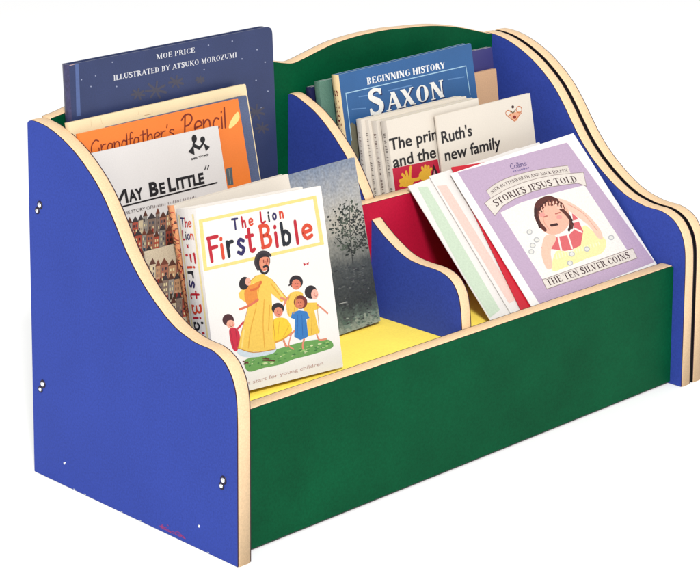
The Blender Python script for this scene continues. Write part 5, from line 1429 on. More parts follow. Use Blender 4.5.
  ['illustration','p',[[1354,643],[1523,635],[1464,768]],(96,62,52),0],
  ['illustration','p',[[1386,587],[1414,586],[1403,530],[1375,532]],(236,220,170),0],
  ['illustration','p',[[1366,485],[1394,483],[1383,428],[1355,429]],(236,220,170),0],
  ['illustration','p',[[1346,383],[1374,381],[1363,326],[1335,327]],(80,84,96),0],
  ['illustration','p',[[1442,584],[1471,583],[1460,528],[1432,529]],(236,220,170),0],
  ['illustration','p',[[1422,482],[1451,481],[1440,425],[1412,427]],(236,220,170),0],
  ['illustration','p',[[1403,380],[1431,378],[1420,323],[1392,324]],(58,52,58),0],
  ['illustration','s',[[1311,351],[1370,652]],8,(60,46,44),1],
  ['illustration','p',[[1459,343],[1631,334],[1711,748],[1540,756]],(158,150,140),0],
  ['illustration','p',[[1524,747],[1723,738],[1649,872]],(70,64,66),0],
  ['illustration','p',[[1561,690],[1596,689],[1585,633],[1551,635]],(236,220,170),0],
  ['illustration','p',[[1541,588],[1576,586],[1565,531],[1531,532]],(236,220,170),0],
  ['illustration','p',[[1522,485],[1556,484],[1545,428],[1511,430]],(80,84,96),0],
  ['illustration','p',[[1630,687],[1664,686],[1654,630],[1619,632]],(80,84,96),0],
  ['illustration','p',[[1610,585],[1644,583],[1634,527],[1599,529]],(80,84,96),0],
  ['illustration','p',[[1590,482],[1624,480],[1614,425],[1579,427]],(236,220,170),0],
  ['illustration','s',[[1459,343],[1540,756]],8,(60,46,44),1],
  ['illustration','p',[[1637,334],[1833,324],[1905,692],[1709,701]],(184,88,70),0],
  ['illustration','p',[[1694,692],[1917,682],[1830,817]],(120,70,56),0],
  ['illustration','p',[[1735,635],[1775,633],[1764,578],[1725,580]],(58,52,58),0],
  ['illustration','p',[[1715,532],[1755,531],[1744,475],[1705,477]],(58,52,58),0],
  ['illustration','p',[[1695,430],[1735,428],[1724,372],[1685,374]],(58,52,58),0],
  ['illustration','p',[[1814,632],[1853,630],[1842,574],[1803,576]],(80,84,96),0],
  ['illustration','p',[[1794,529],[1833,527],[1822,471],[1783,473]],(58,52,58),0],
  ['illustration','p',[[1774,426],[1813,424],[1802,368],[1763,370]],(80,84,96),0],
  ['illustration','s',[[1637,334],[1709,701]],8,(60,46,44),1],
  ['illustration','p',[[1840,324],[1999,316],[2080,733],[1921,740]],(170,110,88),0],
  ['illustration','p',[[1906,731],[2092,722],[2024,857]],(120,70,56),0],
  ['illustration','p',[[1940,674],[1972,673],[1961,617],[1930,618]],(236,220,170),0],
  ['illustration','p',[[1920,571],[1952,570],[1941,514],[1909,515]],(80,84,96),0],
  ['illustration','p',[[1900,468],[1932,467],[1921,411],[1889,412]],(58,52,58),0],
  ['illustration','p',[[2004,671],[2036,670],[2025,614],[1993,615]],(80,84,96),0],
  ['illustration','p',[[1984,568],[2016,567],[2005,511],[1973,512]],(58,52,58),0],
  ['illustration','p',[[1964,465],[1995,464],[1984,408],[1953,409]],(58,52,58),0],
  ['illustration','s',[[1840,324],[1921,740]],8,(60,46,44),1],
  ['illustration','p',[[2005,315],[2150,308],[2212,624],[2067,631]],(170,110,88),0],
  ['illustration','p',[[2052,621],[2223,613],[2163,748]],(120,70,56),0],
  ['illustration','p',[[2083,565],[2112,563],[2101,507],[2072,509]],(80,84,96),0],
  ['illustration','p',[[2063,461],[2092,460],[2081,404],[2052,405]],(236,220,170),0],
  ['illustration','p',[[2043,358],[2072,357],[2061,301],[2032,302]],(58,52,58),0],
  ['illustration','p',[[2141,562],[2170,561],[2159,505],[2130,506]],(236,220,170),0],
  ['illustration','p',[[2121,459],[2150,457],[2139,401],[2110,403]],(58,52,58),0],
  ['illustration','p',[[2101,355],[2130,354],[2119,298],[2090,299]],(58,52,58),0],
  ['illustration','s',[[2005,315],[2067,631]],8,(60,46,44),1],
  ['illustration','p',[[2157,308],[2322,299],[2397,682],[2231,689]],(158,150,140),0],
  ['illustration','p',[[2216,680],[2409,671],[2338,806]],(70,64,66),0],
  ['illustration','p',[[2252,623],[2285,621],[2274,565],[2241,567]],(236,220,170),0],
  ['illustration','p',[[2232,519],[2265,518],[2254,462],[2221,463]],(80,84,96),0],
  ['illustration','p',[[2211,416],[2244,414],[2233,358],[2200,360]],(58,52,58),0],
  ['illustration','p',[[2318,620],[2351,618],[2340,562],[2307,564]],(80,84,96),0],
  ['illustration','p',[[2298,516],[2331,515],[2320,458],[2287,460]],(80,84,96),0],
  ['illustration','p',[[2277,413],[2311,411],[2300,355],[2266,356]],(58,52,58),0],
  ['illustration','s',[[2157,308],[2231,689]],8,(60,46,44),1],
  ['illustration','p',[[2329,299],[2476,291],[2548,656],[2400,662]],(158,150,140),0],
  ['illustration','p',[[2385,653],[2559,645],[2498,780]],(120,70,56),0],
  ['illustration','p',[[2417,596],[2446,595],[2435,538],[2406,540]],(236,220,170),0],
  ['illustration','p',[[2397,492],[2426,491],[2415,435],[2386,436]],(58,52,58),0],
  ['illustration','p',[[2376,388],[2406,387],[2394,331],[2365,332]],(80,84,96),0],
  ['illustration','p',[[2476,593],[2505,592],[2494,536],[2465,537]],(80,84,96),0],
  ['illustration','p',[[2455,489],[2485,488],[2474,432],[2444,433]],(58,52,58),0],
  ['illustration','p',[[2435,386],[2464,384],[2453,328],[2424,329]],(236,220,170),0],
  ['illustration','s',[[2329,299],[2400,662]],8,(60,46,44),1],
  ['illustration','p',[[2483,291],[2651,283],[2726,664],[2558,671]],(214,196,164),0],
  ['illustration','p',[[2542,662],[2738,653],[2666,789]],(120,70,56),0],
  ['illustration','p',[[2578,605],[2612,603],[2601,547],[2567,548]],(80,84,96),0],
  ['illustration','p',[[2558,501],[2591,499],[2580,443],[2547,444]],(80,84,96),0],
  ['illustration','p',[[2537,397],[2571,395],[2560,339],[2526,340]],(58,52,58),0],
  ['illustration','p',[[2646,602],[2679,600],[2668,544],[2635,545]],(236,220,170),0],
  ['illustration','p',[[2625,497],[2659,496],[2648,439],[2614,441]],(236,220,170),0],
  ['illustration','p',[[2605,393],[2638,392],[2627,335],[2593,337]],(58,52,58),0],
  ['illustration','s',[[2483,291],[2558,671]],8,(60,46,44),1],
  ['illustration','p',[[1931,329],[1998,326],[2009,449],[1969,451]],(46,42,48),0],
  ['illustration','e',[1993,470],[23,-5],[-4,-23],(206,160,132)],
  ['illustration','p',[[1845,334],[1912,330],[1919,437],[1879,439]],(46,42,48),0],
  ['illustration','e',[1903,459],[23,-5],[-4,-23],(206,160,132)],
  ['illustration','p',[[2151,318],[2218,315],[2224,415],[2184,417]],(150,48,44),0],
  ['illustration','e',[2208,436],[23,-5],[-4,-23],(206,160,132)],
  ['illustration','p',[[2092,321],[2159,318],[2163,409],[2123,411]],(46,42,48),0],
  ['illustration','e',[2147,430],[23,-5],[-4,-23],(206,160,132)],
  ['illustration','p',[[2250,313],[2318,310],[2324,413],[2284,415]],(150,48,44),0],
  ['illustration','e',[2308,435],[23,-5],[-5,-23],(206,160,132)],
  ['illustration','p',[[2050,323],[2118,320],[2128,440],[2087,442]],(60,74,96),0],
  ['illustration','e',[2112,461],[23,-5],[-5,-23],(206,160,132)],
  ['illustration','p',[[2500,301],[2568,297],[2577,413],[2536,415]],(60,74,96),0],
  ['illustration','e',[2561,434],[23,-5],[-5,-23],(206,160,132)],
  ['illustration','p',[[909,381],[974,378],[980,478],[941,480]],(150,48,44),0],
  ['illustration','e',[964,499],[22,-5],[-4,-22],(206,160,132)],
  ['illustration','p',[[1017,376],[1082,372],[1087,466],[1048,468]],(60,74,96),0],
  ['illustration','e',[1071,487],[22,-5],[-4,-22],(206,160,132)],
  ['illustration','p',[[513,22],[702,11],[767,349],[578,359]],(170,110,88),0],
  ['illustration','p',[[563,350],[779,339],[695,472]],(96,62,52),0],
  ['illustration','p',[[604,294],[642,292],[631,237],[593,239]],(58,52,58),0],
  ['illustration','p',[[584,193],[622,191],[612,136],[574,138]],(58,52,58),0],
  ['illustration','p',[[565,92],[603,90],[592,35],[554,37]],(58,52,58),0],
  ['illustration','p',[[679,290],[717,288],[707,233],[669,235]],(58,52,58),0],
  ['illustration','p',[[660,189],[698,187],[687,132],[649,134]],(58,52,58),0],
  ['illustration','p',[[641,88],[678,86],[668,31],[630,33]],(58,52,58),0],
  ['illustration','s',[[513,22],[578,359]],8,(60,46,44),1],
  ['illustration','p',[[709,11],[852,3],[934,425],[790,432]],(158,150,140),0],
  ['illustration','p',[[775,423],[945,414],[885,547]],(96,62,52),0],
  ['illustration','p',[[806,367],[835,366],[825,311],[796,313]],(80,84,96),0],
  ['illustration','p',[[787,266],[816,265],[805,210],[776,211]],(236,220,170),0],
  ['illustration','p',[[767,165],[796,163],[786,108],[757,110]],(80,84,96),0],
  ['illustration','p',[[864,364],[893,363],[882,308],[853,310]],(80,84,96),0],
  ['illustration','p',[[844,263],[873,262],[862,207],[834,208]],(236,220,170),0],
  ['illustration','p',[[825,162],[853,160],[843,105],[814,107]],(236,220,170),0],
  ['illustration','s',[[709,11],[790,432]],8,(60,46,44),1],
  ['illustration','p',[[859,3],[992,-5],[1053,313],[920,320]],(158,150,140),0],
  ['illustration','p',[[905,311],[1064,303],[1009,435]],(120,70,56),0],
  ['illustration','p',[[934,255],[961,254],[950,199],[924,200]],(80,84,96),0],
  ['illustration','p',[[915,154],[941,152],[931,97],[904,99]],(80,84,96),0],
  ['illustration','p',[[895,52],[922,51],[911,-4],[885,-2]],(236,220,170),0],
  ['illustration','p',[[988,252],[1014,251],[1004,196],[977,197]],(80,84,96),0],
  ['illustration','p',[[968,151],[995,150],[984,95],[957,96]],(236,220,170),0],
  ['illustration','p',[[948,49],[975,48],[964,-7],[938,-5]],(58,52,58),0],
  ['illustration','s',[[859,3],[920,320]],8,(60,46,44),1],
  ['illustration','p',[[998,-5],[1195,-16],[1270,372],[1073,382]],(158,150,140),0],
  ['illustration','p',[[1058,372],[1281,361],[1194,496]],(70,64,66),0],
  ['illustration','p',[[1100,316],[1139,314],[1129,259],[1089,261]],(80,84,96),0],
  ['illustration','p',[[1080,214],[1120,212],[1109,157],[1070,159]],(236,220,170),0],
  ['illustration','p',[[1061,113],[1100,111],[1089,56],[1050,58]],(236,220,170),0],
  ['illustration','p',[[1179,312],[1218,310],[1208,255],[1168,257]],(58,52,58),0],
  ['illustration','p',[[1159,210],[1198,208],[1188,153],[1148,155]],(58,52,58),0],
  ['illustration','p',[[1139,108],[1179,106],[1168,51],[1129,53]],(80,84,96),0],
  ['illustration','s',[[998,-5],[1073,382]],8,(60,46,44),1],
  ['illustration','p',[[1201,-17],[1402,-28],[1460,271],[1259,281]],(196,150,112),0],
  ['illustration','p',[[1244,272],[1472,260],[1383,395]],(70,64,66),0],
  ['illustration','p',[[1287,215],[1327,213],[1316,158],[1276,160]],(58,52,58),0],
  ['illustration','p',[[1267,113],[1307,111],[1297,56],[1256,58]],(80,84,96),0],
  ['illustration','p',[[1247,11],[1287,9],[1277,-46],[1237,-44]],(58,52,58),0],
  ['illustration','p',[[1367,211],[1408,209],[1397,153],[1357,156]],(58,52,58),0],
  ['illustration','p',[[1348,109],[1388,107],[1377,51],[1337,54]],(236,220,170),0],
  ['illustration','p',[[1328,7],[1368,5],[1357,-51],[1317,-48]],(80,84,96),0],
  ['illustration','s',[[1201,-17],[1259,281]],8,(60,46,44),1],
  ['illustration','p',[[1409,-29],[1566,-37],[1629,286],[1472,294]],(170,110,88),0],
  ['illustration','p',[[1456,284],[1640,275],[1573,409]],(70,64,66),0],
  ['illustration','p',[[1491,228],[1522,227],[1511,171],[1480,173]],(58,52,58),0],
  ['illustration','p',[[1471,126],[1502,124],[1491,69],[1460,70]],(80,84,96),0],
  ['illustration','p',[[1451,24],[1482,22],[1471,-34],[1440,-32]],(80,84,96),0],
  ['illustration','p',[[1553,225],[1585,223],[1574,168],[1543,169]],(236,220,170),0],
  ['illustration','p',[[1533,122],[1565,121],[1554,65],[1523,67]],(58,52,58),0],
  ['illustration','p',[[1513,20],[1545,18],[1534,-37],[1503,-35]],(236,220,170),0],
  ['illustration','s',[[1409,-29],[1472,294]],8,(60,46,44),1],
  ['illustration','p',[[1572,-38],[1718,-46],[1796,353],[1650,361]],(158,150,140),0],
  ['illustration','p',[[1635,351],[1808,343],[1747,477]],(96,62,52),0],
  ['illustration','p',[[1667,295],[1696,294],[1685,238],[1656,240]],(80,84,96),0],
  ['illustration','p',[[1647,193],[1676,191],[1665,135],[1636,137]],(80,84,96),0],
  ['illustration','p',[[1627,90],[1656,88],[1645,33],[1616,35]],(80,84,96),0],
  ['illustration','p',[[1725,292],[1755,291],[1744,235],[1714,237]],(58,52,58),0],
  ['illustration','p',[[1705,190],[1735,188],[1724,132],[1694,134]],(80,84,96),0],
  ['illustration','p',[[1685,87],[1714,85],[1704,30],[1674,31]],(80,84,96),0],
  ['illustration','s',[[1572,-38],[1650,361]],8,(60,46,44),1],
  ['illustration','p',[[1725,-46],[1842,-53],[1905,270],[1788,276]],(214,196,164),0],
  ['illustration','p',[[1773,267],[1917,259],[1870,393]],(120,70,56),0],
  ['illustration','p',[[1799,211],[1822,209],[1811,154],[1788,155]],(236,220,170),0],
  ['illustration','p',[[1779,108],[1802,107],[1791,51],[1768,52]],(58,52,58),0],
  ['illustration','p',[[1759,5],[1782,4],[1771,-52],[1748,-50]],(58,52,58),0],
  ['illustration','p',[[1846,208],[1869,207],[1858,151],[1835,152]],(80,84,96),0],
  ['illustration','p',[[1826,105],[1849,104],[1838,48],[1815,50]],(80,84,96),0],
  ['illustration','p',[[1805,3],[1829,1],[1818,-54],[1795,-53]],(80,84,96),0],
  ['illustration','s',[[1725,-46],[1788,276]],8,(60,46,44),1],
  ['illustration','p',[[1849,-53],[1965,-60],[2037,307],[1920,313]],(170,110,88),0],
  ['illustration','p',[[1905,304],[2048,296],[2002,430]],(120,70,56),0],
  ['illustration','p',[[1931,248],[1954,246],[1943,190],[1920,192]],(80,84,96),0],
  ['illustration','p',[[1911,145],[1934,143],[1923,87],[1900,89]],(236,220,170),0],
  ['illustration','p',[[1891,42],[1914,40],[1903,-15],[1880,-14]],(58,52,58),0],
  ['illustration','p',[[1978,245],[2001,244],[1990,188],[1967,189]],(80,84,96),0],
  ['illustration','p',[[1957,142],[1981,141],[1970,85],[1947,86]],(80,84,96),0],
  ['illustration','p',[[1937,39],[1961,38],[1950,-18],[1926,-17]],(80,84,96),0],
  ['illustration','s',[[1849,-53],[1920,313]],8,(60,46,44),1],
  ['illustration','p',[[1972,-60],[2161,-71],[2231,287],[2042,296]],(170,110,88),0],
  ['illustration','p',[[2026,287],[2243,276],[2160,412]],(96,62,52),0],
  ['illustration','p',[[2067,230],[2105,228],[2094,172],[2056,174]],(236,220,170),0],
  ['illustration','p',[[2047,127],[2084,125],[2073,69],[2036,71]],(80,84,96),0],
  ['illustration','p',[[2026,24],[2064,21],[2053,-34],[2015,-32]],(236,220,170),0],
  ['illustration','p',[[2143,226],[2180,224],[2169,168],[2132,170]],(58,52,58),0],
  ['illustration','p',[[2122,123],[2160,121],[2149,65],[2111,67]],(80,84,96),0],
  ['illustration','p',[[2102,19],[2140,17],[2129,-39],[2091,-37]],(58,52,58),0],
  ['illustration','s',[[1972,-60],[2042,296]],8,(60,46,44),1],
  ['illustration','p',[[2168,-71],[2302,-79],[2371,272],[2236,279]],(196,150,112),0],
  ['illustration','p',[[2221,269],[2383,261],[2327,396]],(70,64,66),0],
  ['illustration','p',[[2251,213],[2277,211],[2266,155],[2240,157]],(80,84,96),0],
  ['illustration','p',[[2230,109],[2257,108],[2246,52],[2219,53]],(236,220,170),0],
  ['illustration','p',[[2210,6],[2237,4],[2226,-52],[2199,-50]],(236,220,170),0],
  ['illustration','p',[[2304,210],[2331,209],[2320,153],[2293,154]],(236,220,170),0],
  ['illustration','p',[[2284,107],[2311,105],[2300,49],[2273,50]],(80,84,96),0],
  ['illustration','p',[[2264,3],[2291,2],[2280,-55],[2253,-53]],(80,84,96),0],
  ['illustration','s',[[2168,-71],[2236,279]],8,(60,46,44),1],
  ['illustration','p',[[2309,-79],[2444,-87],[2504,221],[2369,228]],(214,196,164),0],
  ['illustration','p',[[2354,218],[2516,210],[2460,346]],(120,70,56),0],
  ['illustration','p',[[2383,162],[2410,160],[2399,104],[2372,106]],(236,220,170),0],
  ['illustration','p',[[2363,58],[2390,57],[2379,0],[2352,2]],(236,220,170),0],
  ['illustration','p',[[2343,-46],[2370,-47],[2359,-103],[2332,-102]],(236,220,170),0],
  ['illustration','p',[[2437,159],[2464,157],[2453,101],[2426,103]],(236,220,170),0],
  ['illustration','p',[[2417,55],[2444,54],[2433,-3],[2406,-1]],(80,84,96),0],
  ['illustration','p',[[2397,-49],[2424,-50],[2412,-106],[2385,-105]],(236,220,170),0],
  ['illustration','s',[[2309,-79],[2369,228]],8,(60,46,44),1],
  ['illustration','p',[[2450,-87],[2573,-94],[2639,240],[2516,246]],(158,150,140),0],
  ['illustration','p',[[2500,237],[2650,229],[2601,364]],(70,64,66),0],
  ['illustration','p',[[2528,180],[2552,179],[2541,122],[2517,124]],(236,220,170),0],
  ['illustration','p',[[2507,76],[2532,75],[2521,18],[2496,20]],(58,52,58),0],
  ['illustration','p',[[2487,-28],[2511,-29],[2500,-85],[2476,-84]],(236,220,170),0],
  ['illustration','p',[[2577,177],[2601,176],[2590,120],[2566,121]],(80,84,96),0],
  ['illustration','p',[[2556,73],[2581,72],[2570,16],[2545,17]],(80,84,96),0],
  ['illustration','p',[[2536,-31],[2560,-32],[2549,-88],[2525,-87]],(80,84,96),0],
  ['illustration','s',[[2450,-87],[2516,246]],8,(60,46,44),1],
  ['illustration','p',[[2072,-56],[2140,-59],[2149,59],[2109,61]],(150,48,44),0],
  ['illustration','e',[2133,80],[23,-5],[-4,-23],(206,160,132)],
  ['illustration','p',[[1382,-17],[1448,-21],[1458,100],[1418,102]],(46,42,48),0],
  ['illustration','e',[1442,121],[22,-5],[-4,-22],(206,160,132)],
  ['illustration','p',[[2267,-67],[2335,-70],[2342,38],[2302,40]],(46,42,48),0],
  ['illustration','e',[2326,60],[23,-5],[-5,-23],(206,160,132)],
  ['illustration','p',[[2100,-57],[2167,-61],[2174,44],[2134,46]],(150,48,44),0],
  ['illustration','e',[2158,65],[23,-5],[-4,-23],(206,160,132)],
  ['illustration','p',[[2363,-72],[2431,-76],[2439,32],[2398,34]],(150,48,44),0],
  ['illustration','e',[2422,53],[23,-5],[-4,-23],(206,160,132)],
  ['illustration','p',[[2245,-65],[2313,-69],[2318,24],[2277,26]],(60,74,96),0],
  ['illustration','e',[2301,45],[23,-5],[-4,-23],(206,160,132)],
  ['illustration','p',[[2001,-52],[2068,-55],[2080,76],[2040,79]],(46,42,48),0],
  ['illustration','e',[2064,98],[23,-5],[-4,-23],(206,160,132)],
  ['illustration','p',[[2007,-52],[2075,-56],[2084,59],[2043,61]],(60,74,96),0],
  ['illustration','e',[2067,80],[23,-5],[-5,-23],(206,160,132)],
  ['illustration','p',[[680,23],[745,19],[751,116],[712,118]],(70,56,46),0],
  ['illustration','e',[735,137],[22,-5],[-4,-22],(206,160,132)],
 ]),
 'orange': dict(o=[0.0197, 0.2345, 0.23975], a=[0.99989, 0.00242, 0.01444], b=[-0.01462, 0.21171, 0.97722], n=[0.00069, 0.97733, -0.21172], w=0.22576, h=0.15403, t=0.006, art=[
  ['title', 't', "Grandfather's", [218, 2579], [2576, 2563], 295, (128, 40, 20), 'script', 0],
  ['title', 't', 'Pencil', [2801, 2534], [4094, 2507], 439, (128, 40, 20), 'script', 0],
  ['illustration','p',[[4449,2790],[4458,2624],[4227,2481],[4110,2489],[4238,2662]],(252,226,140),1],
  ['illustration','p',[[3833,1604],[4017,1610],[3989,1216],[3818,1225]],(88,98,104),0],
  ['illustration','s',[[3924,1578],[3911,1255]],16,(150,150,140),1],
 ]),
 'bluegrey': dict(o=[0.06563, 0.2415, 0.23975], a=[0.99978, 0.00528, 0.02022], b=[-0.02087, 0.2113, 0.9772], n=[-0.00089, 0.97741, -0.21136], w=0.20016, h=0.15325, t=0.006, art=[
 ]),
 'cream': dict(o=[0.01971, 0.24899, 0.24016], a=[0.99985, 0.00291, 0.01733], b=[-0.01756, 0.21008, 0.97753], n=[0.00079, 0.97768, -0.2101], w=0.25283, h=0.16327, t=0.008, art=[
  ['illustration','s',[[575,3237],[561,3078]],10,(226,200,160),1],
  ['illustration','s',[[837,3228],[855,3088]],10,(226,200,160),1],
  ['illustration','s',[[1886,3169],[1858,3111]],10,(226,200,160),1],
  ['illustration','s',[[2261,3180],[2256,3079]],10,(226,200,160),1],
  ['illustration','s',[[2026,3064],[2221,3065]],10,(180,130,90),1],
 ]),
 'moe': dict(o=[0.0334, 0.2905, 0.23902], a=[0.99992, 0.00229, 0.01242], b=[-0.01251, 0.04255, 0.99902], n=[-0.00175, 0.99909, -0.04258], w=0.29576, h=0.21897, t=0.012, art=[
  ['title', 't', 'MOE PRICE', [2394, 4128], [3526, 4120], 116, (226, 226, 232), 'serif', 0],
  ['title', 't', 'ILLUSTRATED BY ATSUKO MOROZUMI', [1168, 3848], [4780, 3820], 118, (226, 226, 232), 'serif', 0],
  ['illustration','e',[309,4008],[18,-3],[-1,-15],(150,158,186)],
  ['illustration','e',[693,4033],[19,-3],[-1,-15],(150,158,186)],
  ['illustration','e',[1169,4257],[19,-3],[-1,-15],(150,158,186)],
  ['illustration','e',[1810,4380],[19,-3],[-1,-15],(150,158,186)],
  ['illustration','e',[553,3819],[18,-3],[-1,-15],(150,158,186)],
  ['illustration','e',[1253,3706],[19,-3],[-1,-15],(150,158,186)],
  ['illustration','e',[3939,4220],[22,-3],[-1,-17],(150,158,186)],
  ['illustration','e',[5412,3901],[23,-4],[-1,-18],(150,158,186)],
  ['illustration','e',[5649,3570],[24,-4],[-1,-18],(150,158,186)],
  ['illustration','e',[5344,3189],[23,-4],[-1,-18],(150,158,186)],
  ['illustration','e',[4937,3754],[23,-4],[-1,-17],(150,158,186)],
  ['illustration','e',[3778,3685],[22,-3],[-1,-17],(150,158,186)],
  ['illustration','e',[4661,4209],[23,-3],[-1,-17],(150,158,186)],
  ['illustration','e',[5701,2875],[24,-4],[-1,-18],(150,158,186)],
  ['illustration','e',[5473,2513],[24,-4],[-1,-18],(150,158,186)],
  ['illustration','s',[[2352,3451],[2633,3350]],54,(72,72,90),1],
  ['illustration','s',[[2352,3451],[2449,3260]],54,(72,72,90),1],
  ['illustration','s',[[2352,3451],[2193,3316]],54,(72,72,90),1],
  ['illustration','s',[[2352,3451],[2059,3473]],54,(72,72,90),1],
  ['illustration','s',[[2352,3451],[2146,3613]],54,(72,72,90),1],
  ['illustration','s',[[2352,3451],[2390,3632]],54,(72,72,90),1],
  ['illustration','s',[[2352,3451],[2607,3513]],54,(72,72,90),1],
  ['illustration','s',[[2938,3538],[3136,3467]],54,(72,72,90),1],
  ['illustration','s',[[2938,3538],[3006,3405]],54,(72,72,90),1],
  ['illustration','s',[[2938,3538],[2826,3443]],54,(72,72,90),1],
  ['illustration','s',[[2938,3538],[2731,3552]],54,(72,72,90),1],
  ['illustration','s',[[2938,3538],[2792,3651]],54,(72,72,90),1],
  ['illustration','s',[[2938,3538],[2964,3664]],54,(72,72,90),1],
  ['illustration','s',[[2938,3538],[3117,3581]],54,(72,72,90),1],
  ['illustration','s',[[1838,3446],[2008,3384]],53,(72,72,90),1],
  ['illustration','s',[[1838,3446],[1897,3329]],53,(72,72,90),1],
  ['illustration','s',[[1838,3446],[1741,3363]],53,(72,72,90),1],
  ['illustration','s',[[1838,3446],[1660,3459]],53,(72,72,90),1],
  ['illustration','s',[[1838,3446],[1713,3545]],53,(72,72,90),1],
  ['illustration','s',[[1838,3446],[1861,3556]],53,(72,72,90),1],
  ['illustration','s',[[1838,3446],[1992,3484]],53,(72,72,90),1],
  ['illustration','s',[[5303,2452],[5563,2358]],56,(72,72,90),1],
  ['illustration','s',[[5303,2452],[5394,2281]],56,(72,72,90),1],
  ['illustration','s',[[5303,2452],[5157,2334]],56,(72,72,90),1],
  ['illustration','s',[[5303,2452],[5031,2475]],56,(72,72,90),1],
  ['illustration','s',[[5303,2452],[5110,2599]],56,(72,72,90),1],
  ['illustration','s',[[5303,2452],[5335,2612]],56,(72,72,90),1],
  ['illustration','s',[[5303,2452],[5537,2504]],56,(72,72,90),1],
  ['illustration','s',[[5470,2044],[5660,1975]],56,(72,72,90),1],
  ['illustration','s',[[5470,2044],[5536,1919]],56,(72,72,90),1],
  ['illustration','s',[[5470,2044],[5363,1958]],56,(72,72,90),1],
  ['illustration','s',[[5470,2044],[5271,2062]],56,(72,72,90),1],
  ['illustration','s',[[5470,2044],[5329,2152]],56,(72,72,90),1],
  ['illustration','s',[[5470,2044],[5494,2161]],56,(72,72,90),1],
  ['illustration','s',[[5470,2044],[5641,2081]],56,(72,72,90),1],
  ['illustration','s',[[3644,3470],[3756,3431]],55,(72,72,90),1],
  ['illustration','s',[[3644,3470],[3683,3396]],55,(72,72,90),1],
  ['illustration','s',[[3644,3470],[3580,3417]],55,(72,72,90),1],
  ['illustration','s',[[3644,3470],[3526,3479]],55,(72,72,90),1],
  ['illustration','s',[[3644,3470],[3561,3534]],55,(72,72,90),1],
  ['illustration','s',[[3644,3470],[3658,3541]],55,(72,72,90),1],
  ['illustration','s',[[3644,3470],[3745,3495]],55,(72,72,90),1],
  ['illustration','p',[[-27,4426],[203,4431],[208,4375],[-4,4363]],(226,190,184),1],
  ['illustration','p',[[162,4367],[259,4441],[235,3234],[124,3234]],(84,104,156),0],
 ]),
 'saxon': dict(o=[0.4106, 0.2475, 0.24038], a=[0.99959, 0.01837, 0.02194], b=[-0.0245, 0.15283, 0.98795], n=[-0.0148, 0.98808, -0.15321], w=0.2392, h=0.15808, t=0.012, art=[
  ['title','s',[[158,1560],[158,2688],[4484,2629],[4521,1894]],24,(168,206,232),0],
  ['title', 't', 'BEGINNING HISTORY', [904, 2768], [3725, 2697], 164, (240, 242, 244), 'serifb', 0],
  ['title', 't', 'S', [887, 1982], [1433, 1983], 612, (28, 40, 86), 'serifb', 0],
  ['title', 't', 'AXON', [1500, 1993], [3632, 1975], 429, (28, 40, 86), 'serifb', 0],
  ['title', 't', 'S', [860, 2010], [1405, 2011], 612, (244, 242, 236), 'serifb', 0],
  ['title', 't', 'AXON', [1472, 2021], [3603, 2004], 429, (244, 242, 236), 'serifb', 0],
  ['illustration','p',[[165,1917],[388,1847],[419,1482],[315,1060],[148,1093]],(120,116,96),1],
  ['illustration','s',[[585,2530],[1295,2489]],27,(96,140,192),1],
  ['illustration','s',[[1620,2499],[2439,2487]],28,(96,140,192),1],
  ['illustration','s',[[305,2277],[769,2221]],27,(96,140,192),1],
  ['illustration','s',[[3776,2400],[4377,2368]],29,(96,140,192),1],
 ]),
 'ruth': dict(o=[0.51744, 0.198, 0.23919], a=[0.99988, 0.01415, 0.00562], b=[-0.00792, 0.1686, 0.98565], n=[-0.013, 0.98558, -0.16869], w=0.17649, h=0.10099, t=0.004, art=[
  ['title', 't', "Ruth's", [83, 1336], [1195, 1340], 288, (34, 32, 34), 'sans', 0.02],
  ['title', 't', 'new family', [119, 897], [2190, 867], 288, (34, 32, 34), 'sans', 0.02],
  ['emblem','p',[[2632,1616],[2863,1635],[3082,1625],[2925,1439],[2815,1434]],(240,176,140),1],
  ['emblem','s',[[2715,1640],[2698,1610],[2662,1591],[2616,1587],[2570,1599],[2535,1623],[2518,1656],[2523,1688],[2550,1713],[2592,1725],[2640,1721],[2682,1702],[2709,1673],[2715,1640]],23,(206,120,70),0],
  ['emblem','s',[[3142,1660],[3124,1625],[3085,1602],[3036,1596],[2988,1609],[2950,1637],[2933,1675],[2940,1713],[2969,1743],[3014,1758],[3064,1754],[3109,1733],[3137,1699],[3142,1661]],23,(206,120,70),0],
  ['emblem','s',[[2557,1606],[2812,1420],[3109,1582]],22,(206,120,70),0],
  ['emblem','e',[2831,1522],[68,-11],[-7,-41],(140,34,24)],
  ['emblem','e',[2812,1782],[50,-8],[-7,-38],(70,44,40)],
  ['emblem','s',[[2723,1699],[2793,1634],[2896,1693]],30,(120,90,50),1],
 ]),
 'prin': dict(o=[0.43795, 0.2035, 0.24006], a=[0.99979, 0.01868, 0.00808], b=[-0.01125, 0.17595, 0.98434], n=[-0.01697, 0.98422, -0.17612], w=0.16659, h=0.10596, t=0.009, art=[
  ['title', 't', 'The prince', [7, 1408], [2166, 1377], 282, (34, 32, 34), 'sans', 0.02],
  ['title', 't', 'and the', [48, 984], [1566, 966], 283, (34, 32, 34), 'sans', 0.02],
  ['illustration','p',[[-24,979],[1603,909],[1673,-167],[-79,-22]],(200,34,66),0],
  ['illustration','e',[439,575],[239,-16],[9,-126],(240,186,60)],
  ['illustration','e',[1090,615],[211,12],[42,-132],(240,186,60)],
  ['illustration','s',[[433,577],[211,533]],80,(240,186,60),1],
  ['illustration','s',[[423,612],[214,641]],80,(240,186,60),1],
  ['illustration','s',[[443,631],[321,774]],80,(240,186,60),1],
  ['illustration','s',[[493,633],[459,807]],80,(240,186,60),1],
  ['illustration','s',[[553,599],[607,838],[630,890]],81,(240,186,60),1],
  ['illustration','s',[[1093,633],[1025,805]],80,(240,186,60),1],
